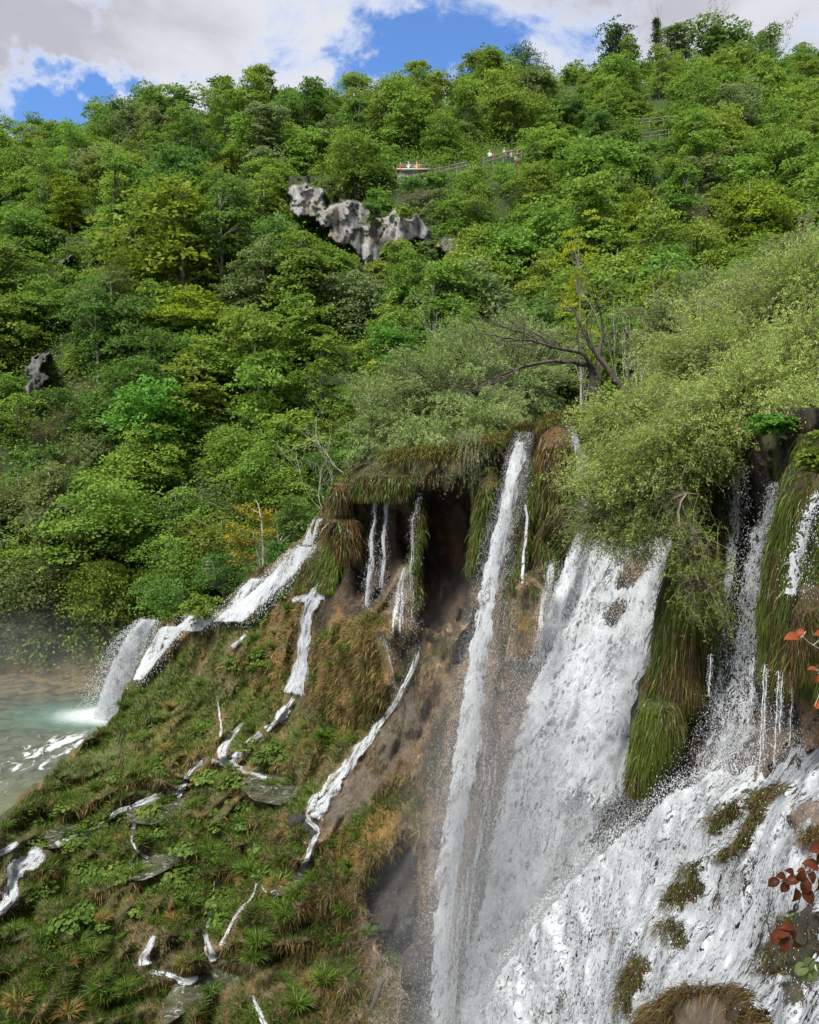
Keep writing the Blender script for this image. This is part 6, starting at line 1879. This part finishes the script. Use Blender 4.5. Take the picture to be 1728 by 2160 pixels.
HERBS = [herb(1, 70, .5, .095), herb(2, 110, .75, .10), herb(3, 50, .42, .085), herb(4, 150, .9, .11)]
TUFTS = []
for i in range(4):
    rg = np.random.default_rng(50 + i); n = 260
    a = rg.random(n) * 6.28; r = .16 * rg.random(n) ** .5
    rt = np.stack([r * np.cos(a), r * np.sin(a), 0 * a], -1)
    d0 = np.stack([np.cos(a) * .6, np.sin(a) * .6, .9 + 0 * a], -1) + rg.normal(size=(n, 3)) * .2
    V, Fl, c_ = blades(rt, d0, .6 * (.5 + .7 * rg.random(n)), .013, .5, pick(n, {'green': 5, 'dark': 2, 'lime': 1} if i < 3 else {'orange': 3, 'straw': 1, 'olive': 2}, rg), rg)
    me = mesh('grass_tuft', V, Fl, {'Col': c_}); me.materials.append(M['blade']); TUFTS.append(me)
SPOTS = [(480, 1690), (500, 1720), (515, 1745), (470, 1660), (440, 1640), (495, 1655), (530, 1700), (455, 1720), (430, 1690), (400, 1700), (410, 1740), (460, 1750), (475, 1640), (520, 1665),
         (310, 1715), (220, 1735), (235, 1725), (260, 1735), (190, 1745), (150, 1790), (165, 1770), (130, 1715), (105, 1720), (60, 1712), (30, 1730), (75, 1735),
         (345, 1755), (370, 1850), (385, 1870), (400, 1845), (350, 1870), (375, 1890), (330, 1880), (410, 1880), (250, 1830), (240, 1835), (300, 1770), (465, 1900), (475, 1920), (455, 1895), (440, 1925), (480, 1940),
         (545, 1810), (560, 1825), (570, 1835), (550, 1840), (580, 1275), (565, 1300), (545, 1290), (600, 1265), (550, 1380), (560, 1400), (535, 1390), (490, 1395), (500, 1410), (580, 1255),
         (570, 1590), (585, 1575), (555, 1600), (600, 1600), (245, 1640), (425, 1545), (440, 1530), (410, 1560), (335, 1630), (350, 1640), (200, 1940), (215, 1960), (260, 1980), (190, 1915),
         (735, 1045), (725, 1060), (745, 1035), (560, 1320), (610, 1290), (320, 1530), (290, 1560), (190, 1620), (345, 1600), (270, 1860), (60, 1790), (150, 1950), (100, 1990), (60, 1900), (300, 1920), (520, 1580), (540, 1560),
         (455, 1800), (430, 1760), (500, 1770), (390, 1790), (180, 1830), (200, 1850), (90, 1880)]


def place_words(px, py):
    if px > 690: return 'on the mossy outcrop left of the twin falls'
    if py < 1350: return 'beside the upper left cascade and the little basin'
    if py < 1480: return 'on the green bank left of the orange bank stream'
    if py < 1640: return 'around the white rills above the terraces' if px > 400 else 'on the upper left ridge above the pool'
    if py < 1780: return 'among the middle terrace pools' if px > 380 else 'along the left end of the foaming rill'
    if py < 1900: return 'beside the faint rill on the lower terraces' if px > 230 else 'near the white fall at the left edge'
    return 'just above the two lower falls' if px > 300 else 'on the shady lower left bank'


rg = np.random.default_rng(9)
for i, (x, y) in enumerate(SPOTS):
    x += rg.normal() * 2; y += rg.normal() * 2
    q = P(x, y, float(D1(np.array([x]), np.array([y]))[0]) - .05); q[2] -= .12
    lm, sme = HERBS[rg.integers(4)]
    s_ = .55 + .55 * rg.random()
    e = empty('broad_leaved_plant', tuple(q)); e.rotation_euler = (0, 0, rg.random() * 6.28); e.scale = (s_,) * 3
    w_ = place_words(x, y); tag(e, 'low plant with round green leaves ' + w_, 'plant', 'round leaved plants ' + w_)
    for nm_, me in (('foliage', lm), ('stem', sme)):
        link(bpy.data.objects.new(nm_, me), e)
for i in range(210):
    while True:
        x = rg.uniform(0, 780); y = rg.uniform(1180, 2150)
        if y > top1(x) + 8 and near_stream(np.array([x]), np.array([y]))[0] > 1.3 and polymask(x, y, NOGRASS[0], 4) < .4 and polymask(x, y, NOGRASS[1], 4) < .4 and polymask(x, y, NOGRASS[3], 4) < .4: break
    q = P(x, y, float(D1(np.array([x]), np.array([y]))[0])); q[2] -= .05
    k_ = 3 if rg.random() < .13 else rg.integers(3)
    o = bpy.data.objects.new('grass_tuft', TUFTS[k_]); link(o); o.location = tuple(q); o.rotation_euler = (0, 0, rg.random() * 6.28); s_ = .5 + .7 * rg.random(); o.scale = (s_,) * 3
    w_ = place_words(x, y); kn_ = 'arching green grass tuft ' if k_ < 3 else 'dry orange grass tuft '
    tag(o, kn_ + w_, 'grass tuft', kn_.strip() + 's ' + w_)

# ================================================================== stones, log
def stone(name, label, px, py, Y, r, colr, seed, sc=(1, .8, .8), cat='rock', mat='near_rock', wetv=.8):
    import bmesh
    bm = bmesh.new(); bmesh.ops.create_icosphere(bm, subdivisions=4, radius=1.0)
    V = np.array([v.co[:] for v in bm.verts]); Fc = np.array([[v.index for v in f.verts] for f in bm.faces]); bm.free()
    V = V * (1 + fbm(V * 1.4 + seed, 4, seed)[:, None] * .45) * np.array(sc) * r
    c_ = np.array(colr) * (1 + fbm(V * 5 / r, 3, seed + 4)[:, None] * .7)
    o = obj(name, mesh(name, V, Fc, {'Col': np.maximum(c_, .004), 'wet': np.full(len(V), wetv)}, True), M[mat], loc=tuple(P(px, py, Y)))
    return tag(o, label, cat)


for i, (x, y, rp, lab) in enumerate([(627, 1733, 20, 'left one of three dark wet stones at the foot of the tufa slab'), (650, 1748, 14, 'middle one of three dark wet stones at the foot of the slab'), (664, 1762, 13, 'right one of three dark wet stones at the foot of the slab')]):
    Y = float(D1(np.array([x]), np.array([y]))[0]) - .1
    stone('stone', lab, x, y, Y, rp / F * Y, (.035, .032, .03), 10 + i)
stone('boulder', 'dark wet boulder with a white trickle left of the big fall at its foot', 905, 2040, 26.0, .85, (.05, .043, .035), 33, (1, .8, 1.2))
p_ = [P(790, 2120, 26.2), P(800, 2085, 26.1), P(812, 2062, 26.0)]
p_ = [P(785, 2128, 25.0), P(796, 2095, 25.1), P(803, 2075, 25.2), P(812, 2062, 25.3)]
Vt, Ft = tubes([(np.array(p_), np.array([.05, .10, .09, .05]))], 8)
tag(obj('driftwood', mesh('driftwood', Vt, Ft, smooth=True), M['bark_dark']), 'short dark piece of driftwood lying by the small puddle at the cliff foot', 'driftwood')
rg = np.random.default_rng(14)
for i in range(26):
    x = rg.uniform(-10, 225); y = rg.uniform(1408, 1446); Y = 17.8 * F / (y - 980) * 1.0
    stone('shore_stone', 'brown stone on the shore strip at the far side of the pool', x, y, Y, .25 + .5 * rg.random() ** 2, (.16, .13, .09), 60 + i, (1.3, 1, .5), 'stone', 'lime', .3)['group'] = 'stones on the far pool shore'


# ================================================================== limestone faces on the hill
def rockface(label, poly, dY, seed, colr=(.42, .415, .405), by=None):
    pl = np.array(poly, float); x0, y0 = pl.min(0) - 14; x1, y1 = pl.max(0) + 14
    c_ = pl.mean(0); Yc = hill_at(c_[0], c_[1] + (y1 - y0) * .2)[1]
    gx = np.arange(x0, x1, 2.5); gy = np.arange(y0, y1, 2.5)
    X, Yp = np.meshgrid(gx, gy)
    jx = X + fbm(np.stack([X * .05, Yp * .05, 0 * X], -1), 4, seed) * 22; jy = Yp + fbm(np.stack([X * .05, Yp * .05, 0 * X + 5], -1), 4, seed) * 22
    mk = polymask(jx, jy, poly, 9)
    q0 = P(X, Yp, Yc)
    st = q0 * np.array([.35, .35, .12])
    D = Yc + (1 - sm(.2, .8, mk)) * 12 - dY + fbm(st, 5, seed + 3) * 1.4 - np.abs(fbm(q0 * np.array([.6, .6, .1]), 4, seed + 4)) * 2.2 + np.floor(fbm(q0 * np.array([.5, .5, .3]), 3, seed + 6) * 5) * .35 + fbm(q0 * np.array([1.1, 1, .35]), 3, seed + 5) * .8 + (y1 - Yp) / (y1 - y0) * 1.5
    V = P(X, Yp, D)
    nn = fbm(q0 * np.array([.7, .7, .16]), 4, seed + 7)[..., None]; n3 = fbm(q0 * .5, 4, seed + 9)[..., None]
    cl_ = mix(np.array(colr), np.array(colr) * .38, sm(-.1, .25, nn)); cl_ = mix(cl_, np.array([.38, .33, .24]), sm(.15, .4, n3) * .6)
    cl_ = mix(cl_, np.array([.05, .07, .025]), (1 - sm(.35, .8, mk))[..., None])
    o = obj('rock_face', mesh('rock_face', V.reshape(-1, 3), gridfaces(len(gy), len(gx)), {'Col': np.maximum(cl_, .01).reshape(-1, 3), 'wet': np.zeros(X.size)}, True), M['lime'])
    return tag(o, label, 'rock face', None, 'structure')


rockface('pale grey limestone rock face halfway up the hill in the middle', [(618, 400), (640, 385), (665, 400), (690, 440), (730, 430), (760, 425), (800, 450), (835, 440), (870, 455), (905, 490), (915, 520), (860, 512), (815, 520), (790, 560), (770, 560), (745, 535), (715, 515), (690, 470), (655, 462), (618, 460)], 4.0, 5)
rockface('narrow grey rock outcrop at the far left edge of the forest', [(62, 750), (100, 745), (98, 800), (80, 850), (62, 865), (50, 820)], 5.0, 15, (.2, .2, .19))
rockface('small grey rock outcrop high on the left hillside', [(120, 540), (158, 532), (156, 556), (125, 568)], 5.0, 25, (.2, .2, .19))
rockface('small grey rock patch left of the big yellow green tree', [(92, 618), (130, 615), (126, 636), (98, 640)], 5.0, 35, (.3, .29, .27))
rockface('pale rock corner seen among trees right of the main rock face', [(930, 500), (985, 505), (990, 540), (950, 560), (925, 530)], 5.0, 45, (.4, .36, .3))

# ================================================================== path, rails, people on the hill
def rail_fence(label, pts, nrail=2, hgt=1.05, group=None):
    """pts: list of (px, py of ground, Y); wooden posts with rails"""
    g_ = np.array([P(*p_) for p_ in pts]); e = empty('rail_fence', tuple(g_[0])); tag(e, label, 'fence', group)
    og = g_[0]
    for a in g_:
        Vt, Ft = tubes([(np.array([a - og + [0, 0, -.3], a - og + [0, 0, hgt + .1]]), np.array([.07, .06]))], 6)
        obj('post', mesh('post', Vt, Ft), M['wood'], e)
    for k in range(nrail):
        h_ = hgt * (1 - k * .48)
        for a, b in zip(g_[:-1], g_[1:]):
            m_ = (a + b) / 2 + [0, 0, RNG.normal() * .03]
            Vt, Ft = tubes([(np.array([a - og + [0, -.09, h_], m_ - og + [0, -.09, h_], b - og + [0, -.09, h_]]), np.array([.055, .06, .05]))], 6)
            obj('rail', mesh('rail', Vt, Ft), M['wood'], e)
    return e


def person(label, px, py, Y, face, pose, cl, h=1.7, seed=0, group='walkers on the hill path'):
    """one continuous skinned body: colours by height; px,py of the feet"""
    q = P(px, py, Y)
    s = h / 1.75
    arm = {'rest': (.32, -.22, 1.02, .3, -.42, 1.08), 'down': (.27, 0, 1.12, .29, -.05, .85), 'up': (.33, -.2, 1.25, .16, -.28, 1.55)}[pose]
    ps = [(0, 0, .95, .15), (0, 0, 1.15, .14), (0, 0, 1.38, .16), (0, 0, 1.5, .06), (0, -.01, 1.57, .06), (0, -.02, 1.66, .1), (0, -.01, 1.75, .075)]
    ed = [(0, 1), (1, 2), (2, 3), (3, 4), (4, 5), (5, 6)]
    for sd_ in (-1, 1):
        b = len(ps)
        ps += [(sd_ * .1, 0, .85, .1), (sd_ * .11, -.02, .48, .065), (sd_ * .11, .01, .08, .045), (sd_ * .11, -.12, .04, .04)]
        ed += [(0, b), (b, b + 1), (b + 1, b + 2), (b + 2, b + 3)]
        b = len(ps)
        ps += [(sd_ * .2, 0, 1.42, .065), (sd_ * arm[0], arm[1], arm[2], .045), (sd_ * arm[3], arm[4], arm[5], .035), (sd_ * arm[3] * .95, arm[4] - .08, arm[5], .03)]
        ed += [(2, b), (b, b + 1), (b + 1, b + 2), (b + 2, b + 3)]
    me = bpy.data.meshes.new('person'); me.from_pydata([p_[:3] for p_ in ps], ed, [])
    t = NT('person_colours')
    tc = t.n('ShaderNodeTexCoord').outputs['Object']; z = t.n('ShaderNodeSeparateXYZ', i={0: tc}).outputs[2]
    skin, top_, leg, hair = (.42, .25, .17), cl[0], cl[1], cl[2]
    c = t.mixc(t.math('GREATER_THAN', z, .93), leg, top_); c = t.mixc(t.math('GREATER_THAN', z, 1.5), c, skin); c = t.mixc(t.math('LESS_THAN', z, .09), c, (.03, .03, .03, 1))
    p = t.n('ShaderNodeBsdfPrincipled', i={'Base Color': c, 'Roughness': .8}); t.n('ShaderNodeOutputMaterial', i={0: p.outputs[0]})
    o = obj('person', me, t.m, loc=tuple(q)); o.scale = (s,) * 3; o.rotation_euler = (0, 0, face)
    md = o.modifiers.new('skin', 'SKIN')
    for v_, p2 in zip(me.skin_vertices[0].data, ps): v_.radius = (p2[3], p2[3] * .85)
    me.skin_vertices[0].data[0].use_root = True
    o.modifiers.new('sub', 'SUBSURF').levels = 1
    tag(o, label, 'person', group)
    import bmesh
    bm = bmesh.new(); bmesh.ops.create_icosphere(bm, subdivisions=2, radius=.125)
    hm = bpy.data.meshes.new('hair'); bm.to_mesh(hm); bm.free()
    hv = obj('hair', hm, m_plain('hair_or_hat', hair), o); hv.location = (0, .02, 1.73); hv.scale = (1, 1.05, .95)
    return o


# viewpoint terrace with its stone wall
YV = hill_at(868, 372)[1] - 1.5
Xa, Xb = P(838, 360, YV)[0], P(905, 360, YV)[0]
zf = P(868, 372, YV)[2]
e = empty('viewpoint_wall', ((Xa + Xb) / 2, YV, zf)); tag(e, 'stone viewpoint wall with pale coping under the crowd of visitors', 'wall')
def boxv(x0, x1, y0, y1, z0, z1):
    V = np.array([[x, y, z] for x in (x0, x1) for y in (y0, y1) for z in (z0, z1)], float)
    return V, np.array([[0, 1, 3, 2], [4, 6, 7, 5], [0, 4, 5, 1], [2, 3, 7, 6], [0, 2, 6, 4], [1, 5, 7, 3]])
og = np.array(e.location)
nx_ = 40; gx = np.linspace(Xa, Xb, nx_); gz = np.linspace(zf - 1.6, zf + .35, 18)
GX, GZ = np.meshgrid(gx, gz); GY = YV - 1.4 + fbm(np.stack([GX * 2.2, GZ * 2.2, 0 * GX], -1), 3, 3) * .35 + (zf - GZ) * -.12
Vw = np.stack([GX, GY, GZ], -1).reshape(-1, 3)
cw = np.array([.3, .28, .25]) * (1 + fbm(Vw * 3, 3, 5)[:, None] * 1.1)
obj('wall', mesh('wall', Vw - og, gridfaces(18, nx_), {'Col': np.maximum(cw, .02), 'wet': np.zeros(len(Vw))}, True), M['lime'], e)
Vb_, Fb_ = boxv(Xa - .1, Xb + .1, YV - 1.75, YV - 1.2, zf + .35, zf + .5); obj('coping', mesh('coping', Vb_ - og, Fb_), m_plain('pale_stone', (.5, .48, .43)), e)
Vb_, Fb_ = boxv(Xa - .1, Xb + .1, YV - 1.2, YV + 2.5, zf - .3, zf - .02); obj('terrace', mesh('terrace', Vb_ - og, Fb_), m_plain('gravel', (.3, .27, .22)), e)
rail_fence('wooden railing on top of the viewpoint wall', [(x, proj(np.array([0, YV - 1.3, zf + .1]))[1], YV - 1.15) for x in (838, 855, 872, 890, 905)], 1, 1.0)
PPL = [(845, 'red', (.45, .04, .03), 'rest', 'person in a red jacket leaning on the viewpoint rail, leftmost'), (851, 'r', (.4, .09, .05), 'down', 'person in a dull red top standing second from left at the viewpoint'),
       (856, 'k', (.03, .03, .04), 'rest', 'person in black holding a bag strap at the viewpoint'), (862, 'w', (.6, .6, .62), 'rest', 'person in a white shirt left of the middle of the viewpoint'),
       (868, 'b', (.12, .15, .25), 'up', 'person in dark blue raising a hand at the viewpoint'), (873, 'w', (.65, .66, .7), 'rest', 'person in pale clothes leaning at the middle of the viewpoint'),
       (879, 'y', (.6, .45, .06), 'rest', 'person in a yellow top at the viewpoint'), (885, 'o', (.5, .14, .04), 'rest', 'person in an orange red top right at the viewpoint'), (889, 'r', (.45, .05, .06), 'down', 'person in red at the right end of the viewpoint')]
fy = proj(np.array([0, YV - .6, zf]))[1]
for i, (x, _, c_, pose, lab) in enumerate(PPL):
    person(lab, x, fy, YV - .7 + (i % 3) * .35, R((-20, 10, 35)[i % 3]), pose, (c_, (.05, .06, .1), (.06, .04, .03) if i % 3 else (.5, .45, .35)), 1.62 + .05 * (i % 4), group='visitors at the viewpoint')
# second group on the path a bit right
YG = hill_at(1060, 372)[1] - 3.0
for i, (x, y, c_, pose, lab) in enumerate([(1033, 344, (.55, .7, .5), 'rest', 'person in a pale green top at the left rail of the upper path'), (1041, 346, (.35, .04, .05), 'down', 'person in dark red next to the pale green top on the path'),
                                           (1064, 338, (.5, .48, .45), 'down', 'person in light clothes behind the right rail of the upper path'), (1071, 341, (.12, .1, .1), 'up', 'person in dark clothes among the walkers on the upper path'),
                                           (1079, 345, (.6, .55, .5), 'down', 'person in a cream jacket on the upper path'), (1092, 340, (.55, .12, .03), 'down', 'person in an orange jacket at the top of the path bend'),
                                           (1087, 352, (.45, .4, .4), 'rest', 'person in grey below the orange jacket on the path bend'), (1092, 368, (.6, .13, .04), 'down', 'person in bright orange lowest on the path bend')]):
    person(lab, x, y, YG + (i % 2) * .5, R(15 * i), pose, (c_, (.06, .06, .09), (.08, .05, .03) if i % 2 else (.5, .4, .2)), 1.7)
rail_fence('rising wooden rail in front of the walkers on the upper path', [(1020, 350, YG - 1.2), (1040, 345, YG - 1.2), (1062, 338, YG - 1.2), (1086, 334, YG - 1.2), (1100, 331, YG - 1.2)], 2)
rail_fence('wooden rail running right from the viewpoint wall', [(918, 372, YV - .6), (940, 368, YV - .8), (964, 362, YV - 1.2), (985, 358, YV - 1.4)], 2)
YF = hill_at(1380, 310)[1] - 3.5
rail_fence('pale two rail wooden fence high on the right slope', [(1352, 300, YF), (1372, 297, YF), (1392, 294, YF), (1411, 291, YF)], 2, 1.25)
rail_fence('upper dark rail fence behind the pale two rail fence', [(1340, 268, YF + 4), (1370, 265, YF + 4), (1400, 262, YF + 4), (1432, 262, YF + 4)], 2, 1.1)
rail_fence('half hidden rail fence lower on the right slope', [(1366, 368, YF - 5), (1392, 368, YF - 5), (1420, 369, YF - 5), (1450, 370, YF - 5)], 2, 1.0)
person('person in rust red clothes behind the upper fence', 1487, 262, YF + 2, 0, 'down', ((.35, .06, .03), (.05, .05, .07), (.3, .25, .2)), group='walkers by the upper fence')
person('person in tan clothes behind the upper fence', 1498, 260, YF + 2, .5, 'down', ((.5, .38, .25), (.1, .09, .08), (.08, .05, .03)), group='walkers by the upper fence')
# wooden steps by the pool in the shade
e = empty('wooden_steps', tuple(P(425, 1190, 66))); tag(e, 'dark log steps climbing in the shade left of the yellow sapling', 'steps')
for i in range(9):
    a = P(428 + i * 2.2 - 2, 1178 + i * 7.5, 65 - i * .35) - np.array(e.location); b = P(446 + i * 2.4, 1177 + i * 7.5, 65 - i * .35) - np.array(e.location)
    Vt, Ft = tubes([(np.array([a, (a + b) / 2, b]), np.full(3, .07))], 6); obj('step', mesh('step', Vt, Ft), M['wood'], e)

# ================================================================== red-leaved twigs close to the camera
def red_twig(label, stem, leaves, tone, lsz, seed, stemr=.003):
    """stem: (px,py,Y) points; leaves: (px,py,Y,size_px,angle deg)"""
    rng = np.random.default_rng(seed)
    q = np.array([P(*s_) for s_ in stem]); root = q[0]
    e = empty('red_leaved_twig', tuple(root)); tag(e, label, 'twig')
    s_ = np.linspace(0, len(q) - 1, len(q) * 4); q2 = np.stack([np.interp(s_, np.arange(len(q)), q[:, k]) for k in range(3)], -1)
    lines = [(q2 - root, np.linspace(stemr, stemr * .5, len(q2)))]
    Vs, Fs, vv = [], [], []
    for (x, y, Yd, sp, ang) in leaves:
        c_ = P(x, y, Yd); s2 = sp * .85 / F * Yd
        nu, nv = 7, 5
        u_ = np.linspace(0, 1, nu); prof = np.sin(np.pi * u_ ** .85) ** .75 * .36; prof[0] = .01; prof[-1] = .0
        w2 = np.linspace(-1, 1, nv)
        LX = (u_[:, None] - .5) * s2 + 0 * w2[None]; LY = prof[:, None] * w2[None] * s2; LZ = np.abs(w2)[None] * prof[:, None] * s2 * .45 - ((u_ - .4) ** 2)[:, None] * s2 * .55 + 0 * LY
        a = R(ang); X_ = np.array([math.cos(a), rng.normal() * .25, -math.sin(a)]); X_ = X_ / np.linalg.norm(X_)
        N_ = unit(np.array([rng.normal() * .3, -.55, .8])); N_ = unit(N_ - X_ * (N_ @ X_)); B_ = np.cross(N_, X_)
        V = c_ - root + LX[..., None] * X_ + LY[..., None] * B_ + LZ[..., None] * N_
        Vs.append(V.reshape(-1, 3)); Fs.append(gridfaces(nu, nv, len(Vs[:-1]) * nu * nv)); vv += [rng.random()] * (nu * nv)
        b0 = q2[np.argmin(((q2 - c_) ** 2).sum(1))]
        base_ = c_ - X_ * s2 * .5
        lines.append((np.array([b0 - root, (b0 + base_) / 2 - root + [0, 0, .004], base_ - root]), np.array([.0016, .0013, .001])))
    lm = mesh('leaves', np.concatenate(Vs), np.concatenate(Fs), {'v': np.array(vv)}, True)
    obj('leaves', lm, TONES[tone], e)
    Vt, Ft = tubes(lines, 5); obj('stem', mesh('stem', Vt, Ft, smooth=True), M['bark_dark'] if tone != 'orange' else M['bark_pale'], e)


Yn = 2.8
red_twig('twig with a cluster of brown red leaves against the rapids at right', [(1800, 1800, Yn), (1730, 1830, Yn), (1690, 1850, Yn), (1640, 1862, Yn)],
         [(1632, 1862, Yn, 34, 150), (1650, 1850, Yn, 34, 200), (1655, 1872, Yn, 32, 120), (1672, 1858, Yn - .02, 38, 160), (1668, 1840, Yn, 30, 210), (1690, 1850, Yn - .03, 36, 100), (1700, 1870, Yn, 40, 110), (1678, 1890, Yn, 40, 100), (1706, 1890, Yn, 42, 80), (1712, 1852, Yn, 40, 60), (1725, 1870, Yn, 40, 100), (1692, 1838, Yn + .02, 26, 190)], 'red', 0, 1)
red_twig('big red brown leaf sticking in from the right above the leaf cluster', [(1800, 1740, Yn - .2), (1745, 1790, Yn - .2), (1728, 1810, Yn - .2)],
         [(1712, 1825, Yn - .2, 44, 200), (1722, 1788, Yn - .2, 46, 170), (1735, 1810, Yn - .2, 44, 120)], 'red', 0, 2)
red_twig('drooping twig of brown leaves and one thin stem at the lower right', [(1616, 1930, Yn + .1), (1624, 1970, Yn + .1), (1650, 2015, Yn + .1), (1690, 2070, Yn + .1), (1735, 2105, Yn + .1), (1800, 2115, Yn + .1)],
         [(1648, 1968, Yn, 46, 150), (1662, 1955, Yn, 38, 180), (1655, 1992, Yn, 44, 100), (1680, 1990, Yn, 38, 80), (1636, 1980, Yn, 34, 130), (1672, 1972, Yn, 36, 60)], 'red', 0, 3)
red_twig('olive green leaves at the right edge low down over dark rock', [(1800, 2010, Yn + .2), (1730, 2030, Yn + .2), (1690, 2040, Yn + .2)],
         [(1690, 2045, Yn + .2, 42, 150), (1708, 2035, Yn + .2, 42, 120), (1712, 2058, Yn + .2, 44, 100), (1728, 2045, Yn + .2, 44, 70), (1700, 2060, Yn + .2, 36, 110)], 'olive', 0, 4)
red_twig('pair of orange leaves floating in front of the right moss curtain', [(1800, 1390, 3.4), (1728, 1368, 3.4), (1708, 1356, 3.4), (1694, 1343, 3.4)],
         [(1672, 1345, 3.4, 42, 185), (1688, 1336, 3.42, 30, 160), (1732, 1338, 3.4, 34, 190)], 'orange', 0, 5, .0016)
red_twig('small orange leaves on the tan rock post at the right edge', [(1800, 1440, 3.4), (1745, 1430, 3.4), (1722, 1415, 3.4)],
         [(1715, 1412, 3.4, 26, 190), (1722, 1432, 3.4, 26, 110), (1716, 1500, 3.4, 26, 100), (1728, 1488, 3.4, 30, 150)], 'orange', 0, 6, .0016)
# leaves and shrubs around the base of the cascade foot (dark bush, lower right)
leafy_bush('leafy_bush', 'small dark green wet bush above the drooping brown leaves', 1690, 1985, 9.6, 70, 60, 'deep', 1500, .06, 71)
leafy_bush('leafy_bush', 'green tuft of leaves on the wall top at the right edge', 1640, 925, 16.0, 110, 60, 'vivid', 2600, .09, 72)
leafy_bush('leafy_bush', 'dark green weedy growth hanging at the top right corner of the wall', 1720, 1010, 12.5, 100, 110, 'mid', 3000, .07, 73)
